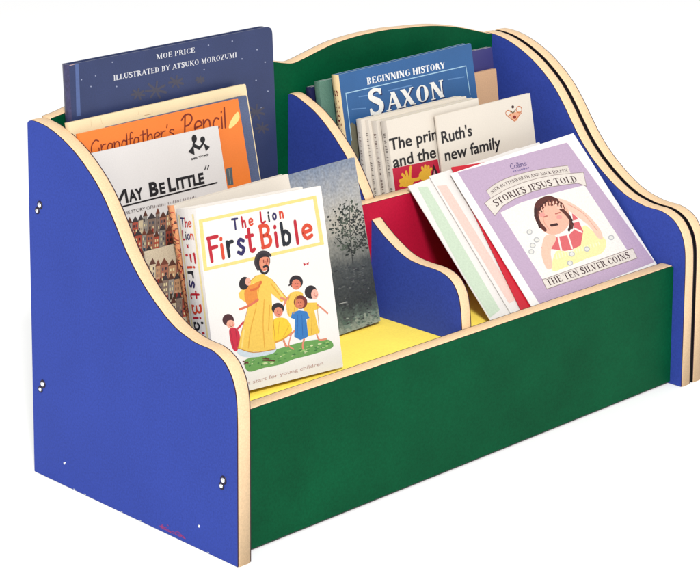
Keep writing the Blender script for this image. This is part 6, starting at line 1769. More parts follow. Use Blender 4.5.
  ['illustration','s',[[1096,644],[1140,825]],81,(240,186,60),1],
  ['illustration','s',[[1126,627],[1247,787]],81,(240,186,60),1],
  ['illustration','s',[[1139,606],[1330,726]],81,(240,186,60),1],
  ['illustration','s',[[1006,615],[830,569],[665,578]],81,(240,186,60),1],
  ['illustration','p',[[1437,825],[1584,483],[1295,503]],(44,22,30),0],
  ['illustration','p',[[1431,684],[1481,537],[1382,551]],(220,150,160),0],
 ]),
 'prin2': dict(o=[0.43385, 0.2135, 0.24006], a=[0.99986, 0.01522, 0.0074], b=[-0.01029, 0.19916, 0.97991], n=[-0.01344, 0.97985, -0.19928], w=0.17269, h=0.10494, t=0.009, art=[
 ]),
 'prin3': dict(o=[0.42941, 0.2235, 0.23989], a=[0.99975, 0.0205, 0.00936], b=[-0.01305, 0.18801, 0.98208], n=[-0.01837, 0.98195, -0.18823], w=0.17727, h=0.10478, t=0.008, art=[
 ]),
 'prin4': dict(o=[0.42129, 0.2325, 0.23989], a=[0.99994, 0.01051, 0.00347], b=[-0.00497, 0.14662, 0.98918], n=[-0.00989, 0.98914, -0.14666], w=0.17858, h=0.10555, t=0.008, art=[
 ]),
 'teal': dict(o=[0.39147, 0.26799, 0.23954], a=[0.99998, 0.00171, 0.00621], b=[-0.00638, 0.13617, 0.99067], n=[-0.00085, 0.99068, -0.13618], w=0.13, h=0.14982, t=0.008, art=[
 ]),
 'navyl': dict(o=[0.388, 0.281, 0.23954], a=[0.99999, 0.00103, 0.00496], b=[-0.00506, 0.13052, 0.99143], n=[-0.00037, 0.99144, -0.13053], w=0.1, h=0.14161, t=0.008, art=[
 ]),
 'navyr': dict(o=[0.61085, 0.2795, 0.23947], a=[1.0, 0.00011, 0.00058], b=[-0.00059, 0.12186, 0.99255], n=[-4e-05, 0.99255, -0.12186], w=0.1, h=0.14646, t=0.008, art=[
 ]),
 'tanr': dict(o=[0.60452, 0.269, 0.23923], a=[0.99999, 0.00097, 0.00482], b=[-0.0049, 0.12186, 0.99253], n=[-0.00038, 0.99255, -0.12187], w=0.1, h=0.12087, t=0.006, art=[
 ]),
}

K = 0.635          # print and laminate colours are given as seen; K turns them into base colours

def lin(c, k=K):
    o = []
    for v in c[:3]:
        v = v / 255.0
        o.append((v / 12.92 if v <= 0.04045 else ((v + 0.055) / 1.055) ** 2.4) * k)
    return (*o, 1.0)

# ------------------------------------------------------------------ materials
MATS = {}
def mat(name, col, rough=0.5, spec=0.4, noise=0.0, scale=600.0, stretch=(1, 1, 1), metal=0.0, k=K, blotch=0.0, bump=0.0, col2=None, coat=0.0):
    if name in MATS: return MATS[name]
    m = bpy.data.materials.new(name); m.use_nodes = True
    nt = m.node_tree; b = nt.nodes['Principled BSDF']
    c = lin(col, k)
    b.inputs['Base Color'].default_value = c
    b.inputs['Roughness'].default_value = rough
    b.inputs['Specular IOR Level'].default_value = spec
    b.inputs['Metallic'].default_value = metal
    if coat: b.inputs['Coat Weight'].default_value = coat; b.inputs['Coat Roughness'].default_value = 0.15
    if noise or blotch or bump:
        tc = nt.nodes.new('ShaderNodeTexCoord'); mp = nt.nodes.new('ShaderNodeMapping')
        mp.inputs['Scale'].default_value = stretch
        nt.links.new(tc.outputs['Object'], mp.inputs['Vector'])
        n1 = nt.nodes.new('ShaderNodeTexNoise'); n1.inputs['Scale'].default_value = scale; n1.inputs['Detail'].default_value = 3.0
        n1.inputs['Roughness'].default_value = 0.6
        nt.links.new(mp.outputs[0], n1.inputs['Vector'])
        n2 = nt.nodes.new('ShaderNodeTexNoise'); n2.inputs['Scale'].default_value = 14.0; n2.inputs['Detail'].default_value = 4.0
        nt.links.new(mp.outputs[0], n2.inputs['Vector'])
        r1 = nt.nodes.new('ShaderNodeMapRange'); r1.inputs['From Min'].default_value = 0.3; r1.inputs['From Max'].default_value = 0.7
        r1.inputs['To Min'].default_value = 1 - noise; r1.inputs['To Max'].default_value = 1 + noise
        nt.links.new(n1.outputs['Fac'], r1.inputs['Value'])
        r2 = nt.nodes.new('ShaderNodeMapRange'); r2.inputs['From Min'].default_value = 0.3; r2.inputs['From Max'].default_value = 0.7
        r2.inputs['To Min'].default_value = 1 - blotch; r2.inputs['To Max'].default_value = 1 + blotch
        nt.links.new(n2.outputs['Fac'], r2.inputs['Value'])
        mu = nt.nodes.new('ShaderNodeMath'); mu.operation = 'MULTIPLY'
        nt.links.new(r1.outputs[0], mu.inputs[0]); nt.links.new(r2.outputs[0], mu.inputs[1])
        vm = nt.nodes.new('ShaderNodeVectorMath'); vm.operation = 'SCALE'
        vm.inputs[0].default_value = c[:3]
        nt.links.new(mu.outputs[0], vm.inputs['Scale'])
        nt.links.new(vm.outputs[0], b.inputs['Base Color'])
        if bump:
            bp = nt.nodes.new('ShaderNodeBump'); bp.inputs['Strength'].default_value = bump; bp.inputs['Distance'].default_value = 0.0004
            nt.links.new(n1.outputs['Fac'], bp.inputs['Height']); nt.links.new(bp.outputs[0], b.inputs['Normal'])
    MATS[name] = m
    return m

def ink(c):
    if c == 'frame': c = (240, 214, 132)
    c = tuple(c)
    return mat('ink_%02x%02x%02x' % c, c, 0.42, 0.35, noise=0.08, scale=420)

M_BLUE = mat('blue_laminate', (58, 80, 178), 0.6, 0.12, noise=0.13, scale=460, blotch=0.04, k=0.60)
M_GREEN = mat('green_laminate', (0, 84, 50), 0.6, 0.07, noise=0.14, scale=460, k=0.62, blotch=0.13)
M_GREENB = M_GREEN
M_RED = mat('red_laminate', (170, 16, 50), 0.6, 0.12, noise=0.1, scale=420, k=0.85, blotch=0.06)
M_YELLOW = mat('yellow_laminate', (255, 228, 98), 0.6, 0.15, noise=0.06, scale=420, k=0.95, blotch=0.04)
M_LINE = mat('laminate_core', (52, 26, 44), 0.7, 0.2)
M_WOOD = mat('maple_edging', (248, 212, 168), 0.5, 0.25, noise=0.10, scale=600, blotch=0.03, bump=0.15, k=0.66)
M_GAP_SHADE = mat('black_gap_shade', (14, 12, 13), 0.7, 0.2)  # black that stands for the shade between the two right end panels
M_CHROME = mat('chrome', (240, 240, 245), 0.12, 0.5, metal=1.0, k=1.0)
M_RIM_REFL = mat('dark_rim_reflection', (34, 22, 52), 0.5, 0.3)  # dark reflection round the bolt domes, put into the colour

# ------------------------------------------------------------------ object helpers
def link(name, me, mats, parent=None, smooth=False):
    for m in mats: me.materials.append(m)
    o = bpy.data.objects.new(name, me); COL.objects.link(o)
    if parent: o.parent = parent
    if smooth:
        for p in me.polygons: p.use_smooth = True
    return o

def finish(name, bm, mats, parent=None, smooth=False, bevel=0.0):
    bmesh.ops.recalc_face_normals(bm, faces=bm.faces)
    me = bpy.data.meshes.new(name); bm.to_mesh(me); bm.free()
    o = link(name, me, mats, parent, smooth)
    if bevel:
        md = o.modifiers.new('bevel', 'BEVEL'); md.width = bevel; md.segments = 2; md.limit_method = 'ANGLE'; md.angle_limit = math.radians(40)
    return o

def tag(o, label, cat, group=None):
    o['label'] = label; o['category'] = cat
    if group: o['group'] = group

def spline(pts, n=6, closed=False):
    out = []; N = len(pts)
    rngN = N if closed else N - 1
    for i in range(rngN):
        if closed: p0, p1, p2, p3 = pts[(i - 1) % N], pts[i], pts[(i + 1) % N], pts[(i + 2) % N]
        else: p0, p1, p2, p3 = pts[max(i - 1, 0)], pts[i], pts[i + 1], pts[min(i + 2, N - 1)]
        for k in range(n):
            t = k / n
            out.append(tuple(0.5 * ((2 * p1[a]) + (-p0[a] + p2[a]) * t + (2 * p0[a] - 5 * p1[a] + 4 * p2[a] - p3[a]) * t * t + (-p0[a] + 3 * p1[a] - 3 * p2[a] + p3[a]) * t ** 3) for a in (0, 1)))
    if not closed: out.append(tuple(pts[-1]))
    return out

def area2(p): return sum(p[i][0] * p[(i + 1) % len(p)][1] - p[(i + 1) % len(p)][0] * p[i][1] for i in range(len(p)))

# A board: closed outline in its own plane, laminate on both faces with the dark core line of the
# laminate showing at the rim, and a rounded wooden edging as a child mesh.
def board(name, outline, base, axis, thick, m_a, m_b, parent, edging=True, bulge=0.0009, lam=0.0012, skip=None):
    """axis 'x': outline is (y,z), from x=base to base+thick; 'y': outline is (x,z); 'z': (x,y)."""
    if area2(outline) < 0: outline = outline[::-1]
    def P(u, v, w):
        return {'x': (w, u, v), 'y': (u, w, v), 'z': (u, v, w)}[axis]
    n = len(outline)
    bm = bmesh.new()
    rows = []
    for w in (base, base + lam, base + thick - lam, base + thick):
        rows.append([bm.verts.new(P(u, v, w)) for u, v in outline])
    f = bm.faces.new(rows[0]); f.material_index = 0
    f = bm.faces.new(rows[3]); f.material_index = 1
    for a, b in ((0, 1), (2, 3)):
        for i in range(n):
            j = (i + 1) % n
            bm.faces.new((rows[a][i], rows[a][j], rows[b][j], rows[b][i])).material_index = 2
    for i in range(n):
        j = (i + 1) % n
        bm.faces.new((rows[1][i], rows[1][j], rows[2][j], rows[2][i])).material_index = 2
    bd = finish(name, bm, [m_a, m_b, M_LINE], parent)
    if not edging: return bd
    # edging: outline swept, slightly proud
    nr = []
    for i in range(n):
        a, b = Vector(outline[i - 1]), Vector(outline[(i + 1) % n]); c = Vector(outline[i])
        d1 = (c - a).normalized() if (c - a).length > 1e-9 else Vector((1, 0)); d2 = (b - c).normalized() if (b - c).length > 1e-9 else d1
        t = (d1 + d2); t = t.normalized() if t.length > 1e-6 else d1
        nv = Vector((t.y, -t.x)); k = 1 / max(0.5, nv.dot(Vector((d1.y, -d1.x)))); nr.append(nv * k)
    bm = bmesh.new(); R = []
    g = 0.00015
    for w, off in ((lam, -0.0006), (lam + 0.0002, 0.0003), (lam + 0.0014, bulge * 0.8), (thick / 2, bulge), (thick - lam - 0.0014, bulge * 0.8), (thick - lam - 0.0002, 0.0003), (thick - lam, -0.0006)):
        R.append([bm.verts.new(P(outline[i][0] + nr[i].x * off, outline[i][1] + nr[i].y * off, base + w)) for i in range(n)])
    for a in range(len(R) - 1):
        for i in range(n):
            j = (i + 1) % n
            if skip and skip(outline[i], outline[j]): continue
            bm.faces.new((R[a][i], R[a][j], R[a + 1][j], R[a + 1][i]))
    finish('edging', bm, [M_WOOD], bd, smooth=True)
    return bd

def rounded(pts, r, n=5):
    """round given corners: pts list of (u,v,round?)"""
    out = []; N = len(pts)
    for i, (u, v, rd) in enumerate(pts):
        if not rd: out.append((u, v)); continue
        c = Vector((u, v)); a = (Vector(pts[i - 1][:2]) - c).normalized(); b = (Vector(pts[(i + 1) % N][:2]) - c).normalized()
        for k in range(n + 1):
            t = k / n; q = c + a * r * (1 - t) ** 2 + b * r * t ** 2; out.append((q.x, q.y))
    return out

P_ = CAM['P']; D, H, RC, HF, T, L = (P_[k] for k in ('D', 'H', 'r', 'h', 't', 'L'))
ZS = 0.1345; YR = 0.176; ZR = 0.267; ZS2 = 0.238

# ------------------------------------------------------------------ the bookcase
case = bpy.data.objects.new('bookcase', None); COL.objects.link(case)
tag(case, 'low two-tier bookcase with blue curved ends, green front and pale wood edging', 'bookcase')

prof = [tuple(q) for q in CAM['prof']]
curve = [(D, 0.3935), (D - 0.0045, 0.3968)] + [q for q in prof[1:-1]] + [(0.0, 0.145)]
side_outline = [(0, 0), (D, 0)] + spline(curve, 5)
# drop the duplicate first point of the spline run
left = board('side_panel', side_outline, 0.0, 'x', T, M_BLUE, M_BLUE, case)
right = board('side_panel', side_outline, L - T, 'x', T, M_BLUE, M_BLUE, case)
inner = []
N = len(side_outline)
cx_, cz_ = 0.16, 0.15
sp = [(u + (0.0016 if u < 0.02 else -0.0016 if u > D - 0.02 else 0), max(0.0, v - (0.0024 if v > 0.01 else 0))) for u, v in side_outline]
bm = bmesh.new()
a = [bm.verts.new((L + 0.0002, u, v)) for u, v in sp]; b = [bm.verts.new((L + 0.0046, u, v)) for u, v in sp]
bm.faces.new(a); bm.faces.new(b)
for i in range(N): bm.faces.new((a[i], a[(i + 1) % N], b[(i + 1) % N], b[i]))
finish('gap_shade_sheet', bm, [M_GAP_SHADE], case)  # sheet filling the open gap, its shade painted in as black
outer = board('side_panel', side_outline, L + 0.0048, 'x', T, M_GAP_SHADE, M_RED, case)  # inner face coloured black as shade of the gap
outer['label'] = 'outer right end panel with red outside face'

# bolts on the left end
def dome(name, y, z, rad, m, parent, x0=0.0, flat=0.55, seg=16):
    bm = bmesh.new()
    rings = []
    for k in range(5):
        th = math.pi / 2 * k / 5
        rings.append([bm.verts.new((x0 - math.sin(th) * rad * flat, y + math.cos(th) * rad * math.cos(2 * math.pi * s / seg), z + math.cos(th) * rad * math.sin(2 * math.pi * s / seg))) for s in range(seg)])
    top = bm.verts.new((x0 - rad * flat, y, z))
    for k in range(4):
        for s in range(seg): bm.faces.new((rings[k][s], rings[k][(s + 1) % seg], rings[k + 1][(s + 1) % seg], rings[k + 1][s]))
    for s in range(seg): bm.faces.new((rings[4][s], rings[4][(s + 1) % seg], top))
    return finish(name, bm, [m], parent, smooth=True)
def rim_reflection(y, z, rad, parent):  # flat disc painted as the dark reflection at a bolt's rim
    bm = bmesh.new(); s = 20
    a = [bm.verts.new((-0.0001, y + rad * math.cos(2 * math.pi * k / s), z + rad * math.sin(2 * math.pi * k / s))) for k in range(s)]
    b = [bm.verts.new((-0.0008, y + rad * 0.9 * math.cos(2 * math.pi * k / s), z + rad * 0.9 * math.sin(2 * math.pi * k / s))) for k in range(s)]
    bm.faces.new(b)
    for k in range(s): bm.faces.new((a[k], a[(k + 1) % s], b[(k + 1) % s], b[k]))
    return finish('rim_reflection', bm, [M_RIM_REFL], parent, smooth=False)
for (ya, za), (yb, zb) in (((0.3147, 0.3067), (0.3195, 0.2995)), ((0.3156, 0.1057), (0.3200, 0.0985)), ((0.0205, 0.0848), (0.0232, 0.0780))):
    rim_reflection(ya, za, 0.0047, left); dome('bolt', ya, za, 0.0028, M_CHROME, left, -0.0008)
    rim_reflection(yb, zb, 0.0040, left); dome('bolt', yb, zb, 0.0023, M_CHROME, left, -0.0008)
for y, z in ((0.2796, 0.0256), (0.058, 0.0245)):
    dome('pin', y, z, 0.0016, M_CHROME, left, -0.00005)

# back panel with its two humps
hump = [(0.375, 0.4082), (0.39, 0.4105), (0.405, 0.414), (0.4276, 0.4193), (0.4507, 0.4235), (0.4876, 0.4268), (0.53, 0.4275), (0.5601, 0.4261), (0.615, 0.4223), (0.664, 0.4143), (0.71, 0.4022), (L - T - 0.0003, 0.3965)]
top = [(L - x, z) for x, z in hump[::-1]][:-1] + hump
top[0] = (T + 0.0003, 0.3985)
bo = [(L - T - 0.0003, 0.0), (T + 0.0003, 0.0)] + spline(top, 4)
board('back_panel', bo, D - T - 0.0004, 'y', T - 0.001, M_GREEN, M_GREEN, case)
# front panel
fo = rounded([(T + 0.0003, 0.003, 0), (L - T - 0.0003, 0.003, 0), (L - T - 0.0003, HF, 1), (T + 0.0003, HF, 0)], 0.004)
board('front_panel', fo, RC, 'y', T, M_GREEN, M_GREEN, case, skip=lambda a, b: a[1] < 0.004 and b[1] < 0.004)
# shelves
YB = RC + T
def slab(name, x0, x1, y0, y1, z0, z1, m, parent):
    bm = bmesh.new(); bmesh.ops.create_cube(bm, size=1)
    for v in bm.verts: v.co = Vector(((x0 + x1) / 2 + v.co.x * (x1 - x0), (y0 + y1) / 2 + v.co.y * (y1 - y0), (z0 + z1) / 2 + v.co.z * (z1 - z0)))
    return finish(name, bm, [m], parent)
e = 0.0003
slab('shelf', T + e, L - T - e, YB + e, YR + T - e, ZS - 0.016, ZS, M_YELLOW, case)
slab('shelf', T + e, L - T - e, YR + T + e, D - T - 0.001, ZS2 - 0.016, ZS2, M_YELLOW, case)
board('riser_panel', [(T + e, ZS + 0.0002), (L - T - e, ZS + 0.0002), (L - T - e, ZR), (T + e, ZR)], YR, 'y', T, M_RED, M_RED, case)
# dividers
XD = 0.366
fd = [(YR - 0.0004, 0.2465), (0.1738, 0.2455), (0.1652, 0.2385), (0.1476, 0.2269), (0.1223, 0.2145), (0.0989, 0.2108), (0.0715, 0.2098), (0.0532, 0.2035), (0.0425, 0.1909), (0.0378, 0.1748), (YB + 0.0006, 0.1520)]
board('divider', [(YB + 0.0006, ZS + 0.0002), (YR - 0.0004, ZS + 0.0002)] + spline(fd, 4), XD, 'x', 0.0165, M_BLUE, M_BLUE, case)
yb = D - T - 0.0008
rd = [(yb, 0.3715), (0.311, 0.3728), (0.300, 0.3709), (0.2715, 0.3588), (0.248, 0.3424), (0.228, 0.3242), (0.2164, 0.3120), (0.2000, 0.2895), (0.1872, ZR + 0.0012)]
board('divider', [(0.1955, ZR + 0.0012), (0.1955, ZS2 + 0.0002), (yb, ZS2 + 0.0002)] + spline(rd, 4), XD, 'x', 0.0165, M_BLUE, M_BLUE, case)

# ------------------------------------------------------------------ lettering
def serif_font(TH=0.17, TN=0.065):
    l = lambda x0, y0, x1, y1, w=TH: ('l', x0, y0, x1, y1, w)
    s = lambda x, y, hw=0.15: ('l', x - hw, y + (0.025 if y < .5 else -0.025), x + hw, y + (0.025 if y < .5 else -0.025), 0.055)
    a = lambda cx, cy, rx, ry, a0, a1: ('a', cx, cy, rx, ry, a0, a1)
    G = {}
    G['A'] = (.86, [l(.12, 0, .42, 1, TN), l(.42, 1, .74, 0), l(.22, .33, .62, .33, TN), s(.12, 0), s(.74, 0)])
    G['B'] = (.74, [l(.2, 0, .2, 1), s(.18, 0, .14), s(.18, 1, .14), a(.36, .76, .24, .215, -90, 90), a(.38, .28, .27, .255, -90, 90), l(.2, .97, .38, .97, TN), l(.2, .54, .4, .54, TN), l(.2, .03, .4, .03, TN)])
    G['C'] = (.78, [a(.44, .5, .36, .48, 50, 310), l(.7, .98, .7, .7, TN), l(.7, .3, .7, .06, TN)])
    G['D'] = (.84, [l(.2, 0, .2, 1), s(.18, 0, .14), s(.18, 1, .14), a(.34, .5, .4, .47, -90, 90), l(.2, .97, .35, .97, TN), l(.2, .03, .35, .03, TN)])
    G['E'] = (.7, [l(.2, 0, .2, 1), s(.2, 0), l(.1, .97, .62, .97, TN), l(.2, .52, .5, .52, TN), l(.1, .03, .65, .03, TN), l(.61, 1, .61, .78, TN), l(.64, 0, .64, .24, TN), l(.5, .42, .5, .62, TN)])
    G['F'] = (.66, G['E'][1][:1] + [s(.2, 0), l(.1, .97, .62, .97, TN), l(.2, .52, .5, .52, TN), l(.61, 1, .61, .78, TN), l(.5, .42, .5, .62, TN)])
    G['G'] = (.84, [a(.44, .5, .36, .48, 50, 320), l(.7, .98, .7, .7, TN), l(.7, .1, .7, .42), s(.7, .45, .15)])
    G['H'] = (.9, [l(.2, 0, .2, 1), l(.7, 0, .7, 1), l(.2, .52, .7, .52, TN), s(.2, 0), s(.2, 1), s(.7, 0), s(.7, 1)])
    G['I'] = (.42, [l(.21, 0, .21, 1), s(.21, 0), s(.21, 1)])
    G['J'] = (.5, [l(.3, .1, .3, 1), s(.3, 1), ('a', .13, .08, .17, .2, -100, 0)])
    G['K'] = (.84, [l(.2, 0, .2, 1), s(.2, 0), s(.2, 1), l(.24, .42, .66, 1, TN), l(.34, .58, .72, 0), s(.72, 0, .13), s(.66, 1, .12)])
    G['L'] = (.68, [l(.2, 0, .2, 1), s(.2, 1), l(.1, .03, .64, .03, TN), l(.62, 0, .62, .26, TN)])
    G['M'] = (1.06, [l(.18, 0, .18, 1, TN), l(.2, 1, .52, .02), l(.52, .02, .86, 1, TN), l(.86, 0, .86, 1), s(.18, 0, .12), s(.86, 0), s(.14, 1, .1), s(.9, 1, .12)])
    G['N'] = (.9, [l(.18, 0, .18, 1, TN), l(.18, 1, .72, 0), l(.72, 0, .72, 1, TN), s(.18, 0, .13), s(.72, 1, .13), s(.14, 1, .1)])
    G['O'] = (.88, [a(.44, .5, .36, .48, 0, 360)])
    G['P'] = (.7, [l(.2, 0, .2, 1), s(.2, 0), s(.18, 1, .14), a(.36, .73, .26, .245, -90, 90), l(.2, .97, .36, .97, TN), l(.2, .49, .36, .49, TN)])
    G['R'] = (.8, [l(.2, 0, .2, 1), s(.2, 0), s(.18, 1, .14), a(.36, .74, .25, .23, -90, 90), l(.2, .97, .36, .97, TN), l(.2, .51, .36, .51, TN), l(.42, .5, .7, 0), s(.72, 0, .1)])
    G['S'] = (.66, [('v', [(.54, .8), (.48, .93), (.32, .97), (.16, .88), (.14, .73), (.28, .59), (.44, .48), (.54, .33), (.5, .13), (.34, .03), (.18, .07), (.1, .22)]), l(.56, .98, .56, .74, TN), l(.09, .02, .09, .28, TN)])
    G['T'] = (.76, [l(.38, 0, .38, 1), s(.38, 0), l(.06, .97, .7, .97, TN), l(.07, 1, .07, .77, TN), l(.69, 1, .69, .77, TN)])
    G['U'] = (.88, [l(.2, .3, .2, 1), a(.45, .3, .25, .28, 180, 360), l(.7, .3, .7, 1, TN), s(.2, 1), s(.7, 1, .12)])
    G['V'] = (.84, [l(.12, 1, .43, 0), l(.43, 0, .72, 1, TN), s(.13, 1), s(.72, 1, .12)])
    G['W'] = (1.14, [l(.1, 1, .36, 0), l(.36, 0, .56, .95, TN), l(.54, .95, .8, 0), l(.8, 0, 1.02, 1, TN), s(.12, 1, .13), s(1.02, 1, .11)])
    G['X'] = (.84, [l(.16, 1, .68, 0), l(.14, 0, .66, 1, TN), s(.16, 1, .14), s(.66, 1, .12), s(.14, 0, .12), s(.7, 0, .14)])
    G['Y'] = (.8, [l(.1, 1, .4, .45), l(.4, .45, .7, 1, TN), l(.4, 0, .4, .46), s(.4, 0), s(.1, 1, .13), s(.7, 1, .11)])
    G['Z'] = (.72, [l(.6, .97, .12, .03), l(.08, .97, .62, .97, TN), l(.08, .03, .64, .03, TN), l(.09, 1, .09, .78, TN), l(.63, 0, .63, .24, TN)])
    G[' '] = (.36, [])
    return G
SERIF = serif_font()
SERIF_BOLD = serif_font(0.23, 0.085)

KID = {
 'T': [[(0, 1), (.72, .98)], [(.36, 1), (.34, 0)]], 'h': [[(0, 1), (.02, 0)], [(.02, .35), (.18, .56), (.36, .5), (.4, 0)]],
 'e': [[(.04, .28), (.42, .36), (.4, .52), (.22, .6), (.04, .45), (.04, .18), (.2, 0), (.44, .1)]], 'L': [[(0, 1), (.02, .02), (.5, .04)]],
 'i': [[(0, .56), (.02, 0)], [(0, .8), (.01, .84)]], 'o': [[(.22, .58), (.04, .42), (.05, .15), (.22, 0), (.4, .15), (.4, .44), (.22, .58)]],
 'n': [[(0, .6), (.02, 0)], [(.02, .38), (.18, .57), (.36, .48), (.4, 0)]], 'F': [[(0, 1), (.06, 0)], [(-.04, .98), (.55, 1)], [(.03, .55), (.45, .58)]],
 'r': [[(0, .6), (.03, 0)], [(.03, .38), (.15, .56), (.34, .58)]], 's': [[(.38, .52), (.2, .6), (.05, .47), (.2, .32), (.36, .18), (.2, 0), (0, .08)]],
 't': [[(.2, .95), (.2, .15), (.3, .01), (.44, .08)], [(0, .66), (.42, .68)]], 'B': [[(0, 1), (.03, 0)], [(-.03, .99), (.32, .98), (.44, .78), (.3, .56), (.03, .53)], [(.03, .53), (.38, .5), (.5, .26), (.36, .04), (0, .01)]],
 'b': [[(0, 1), (.03, 0)], [(.03, .42), (.2, .6), (.42, .42), (.4, .12), (.2, 0), (.03, .1)]], 'l': [[(0, 1), (.02, 0)]],
 'G': [[(.6, .9), (.35, 1), (.08, .7), (.05, .25), (.3, 0), (.6, .15), (.6, .4)]], 'a': [[(.38, .5), (.15, .56), (.02, .25), (.15, 0), (.36, .2), (.4, .5), (.42, 0)]],
 'd': [[(.38, .45), (.15, .56), (.02, .25), (.15, 0), (.36, .2), (.42, 1), (.42, 0)]], 'f': [[(.35, .95), (.2, 1), (.14, .7), (.12, -.2)], [(0, .55), (.32, .57)]],
 "'": [[(.06, 1), (.02, .8)]], 'P': [[(.1, 1.02), (.03, 0)], [(-.12, .8), (.1, 1.02), (.4, 1), (.5, .75), (.3, .5), (.06, .47)]], 'c': [[(.38, .5), (.2, .57), (.03, .3), (.15, .02), (.38, .08)]],
 'C': [[(.55, .85), (.35, 1), (.06, .65), (.06, .25), (.3, 0), (.55, .12)]],
}
KADV = {'T': .8, 'i': .16, 'l': .16, "'": .16, 'F': .66, 'L': .6, 'B': .62, 'G': .75, 'P': .6, 'C': .62, 't': .5, 'r': .42, 'f': .36}

def ribbon(pts, w, cap=True):
    """polygon of constant width round a polyline (list of quads is safer for bends)"""
    polys = []
    for i in range(len(pts) - 1):
        a, b = Vector(pts[i]), Vector(pts[i + 1]); d = b - a
        if d.length < 1e-9: continue
        d.normalize(); n = Vector((-d.y, d.x)) * w / 2
        polys.append([tuple(a + n), tuple(a - n), tuple(b - n), tuple(b + n)])
    return polys

def stroke_mesh(pts, w):
    """one outline polygon strip with mitred joints and round ends -> list of convex quads sharing edges"""
    P = [Vector(p) for p in pts]; Q = [P[0]]
    for p in P[1:]:
        if (p - Q[-1]).length > w * 0.02: Q.append(p)
    if len(Q) < 2: Q = [P[0], P[0] + Vector((w * .05, 0))]
    Ls, Rs = [], []
    n = len(Q)
    closed = (Q[0] - Q[-1]).length < w * 0.1 and n > 3
    for i in range(n):
        if closed and i in (0, n - 1): d1 = (Q[-1] - Q[-2]).normalized(); d2 = (Q[1] - Q[0]).normalized()
        else:
            d1 = (Q[i] - Q[i - 1]).normalized() if i else (Q[1] - Q[0]).normalized()
            d2 = (Q[i + 1] - Q[i]).normalized() if i < n - 1 else d1
        t = d1 + d2; t = t.normalized() if t.length > 1e-6 else d1
        nv = Vector((-t.y, t.x)); k = min(1.8, 1 / max(0.3, nv.dot(Vector((-d1.y, d1.x)))))
        Ls.append(Q[i] + nv * k * w / 2); Rs.append(Q[i] - nv * k * w / 2)
    polys = [[tuple(Ls[i]), tuple(Rs[i]), tuple(Rs[i + 1]), tuple(Ls[i + 1])] for i in range(n - 1)]
    if not closed:
        for e, sgn in ((0, -1), (n - 1, 1)):
            d = ((Q[1] - Q[0]) if e == 0 else (Q[-1] - Q[-2])).normalized() * sgn
            nn = Vector((-d.y, d.x)); fan = []
            for k in range(7):
                th = math.pi * k / 6 - math.pi / 2
                fan.append(tuple(Q[e] + d * math.cos(th) * w / 2 + nn * math.sin(th) * w / 2))
            polys.append(fan)
    return polys

def serif_polys(ch, bold=False):
    F_ = SERIF_BOLD if bold else SERIF
    adv, items = F_.get(ch, F_[' ']); out = []
    AK = 0.17 if bold else 0.13
    for it in items:
        if it[0] == 'l':
            _, x0, y0, x1, y1, w = it
            if abs(y1 - y0) > 0.3 and abs(x1 - x0) > 1e-6:      # diagonals keep horizontal ends
                ww = w * math.hypot(x1 - x0, y1 - y0) / abs(y1 - y0) / 2
                out.append([(x0 - ww, y0), (x0 + ww, y0), (x1 + ww, y1), (x1 - ww, y1)])
            else: out += ribbon([(x0, y0), (x1, y1)], w)
        elif it[0] == 'a':
            _, cx, cy, rx, ry, a0, a1 = it; n = max(6, int(abs(a1 - a0) / 18)); ring = []
            for k in range(n + 1):
                th = math.radians(a0 + (a1 - a0) * k / n); tk = 0.06 + AK * abs(math.cos(th))
                ring.append(((cx + rx * math.cos(th), cy + ry * math.sin(th)), (cx + (rx - tk) * math.cos(th), cy + (ry - 0.06) * math.sin(th))))
            for k in range(n): out.append([ring[k][0], ring[k + 1][0], ring[k + 1][1], ring[k][1]])
        elif it[0] == 'v':
            pts = spline(it[1], 4); n = len(pts); prev = None
            for k in range(n):
                a, b = Vector(pts[max(k - 1, 0)]), Vector(pts[min(k + 1, n - 1)]); d = (b - a).normalized(); nv = Vector((-d.y, d.x))
                w = 0.08 + (AK - 0.01) * (1 - abs(2 * k / (n - 1) - 1)) ** 0.8; c = Vector(pts[k]); cur = (tuple(c + nv * w / 2), tuple(c - nv * w / 2))
                if prev: out.append([prev[0], prev[1], cur[1], cur[0]])
                prev = cur
    return adv, out

SANS = {}
def sans_polys(txt, bold):
    """triangles of a text set in the built-in font; returns polys, width, capital height"""
    cu = bpy.data.curves.new('t', 'FONT'); cu.body = txt; cu.size = 1.0; cu.offset = bold; cu.resolution_u = 3; cu.fill_mode = 'FRONT'
    o = bpy.data.objects.new('t', cu); COL.objects.link(o)
    dg = bpy.context.evaluated_depsgraph_get(); me = bpy.data.meshes.new_from_object(o.evaluated_get(dg))
    polys = [[tuple(me.vertices[i].co.xy) for i in p.vertices] for p in me.polygons]
    xs = [v.co.x for v in me.vertices]
    bpy.data.objects.remove(o); bpy.data.curves.remove(cu); bpy.data.meshes.remove(me)
    x0, x1 = min(xs), max(xs)
    return [[(x - x0, y) for x, y in p] for p in polys], x1 - x0
CAPH = 0.72

def set_line(txt, font, bold):
    """polys of a whole line with baseline at 0, unit capital height; and the line's width"""
    if font in ('serif', 'serifb'):
        x = 0; out = []
        for ch in txt:
            adv, ps = serif_polys(ch, font == 'serifb'); out += [[(u + x, v) for u, v in p] for p in ps]; x += adv
        return out, x
    if font == 'script':
        x = 0; out = []
        for ch in txt:
            for st in KID[ch]:
                pts = spline(st, 4) if len(st) > 2 else st
                out += [[(u + x + v * 0.12, v) for u, v in p] for p in stroke_mesh(pts, 0.085)]
            x += KADV.get(ch, .52) + .03
        return out, x
    ps, w = sans_polys(txt, bold)
    return [[(u / CAPH, v / CAPH) for u, v in p] for p in ps], w / CAPH

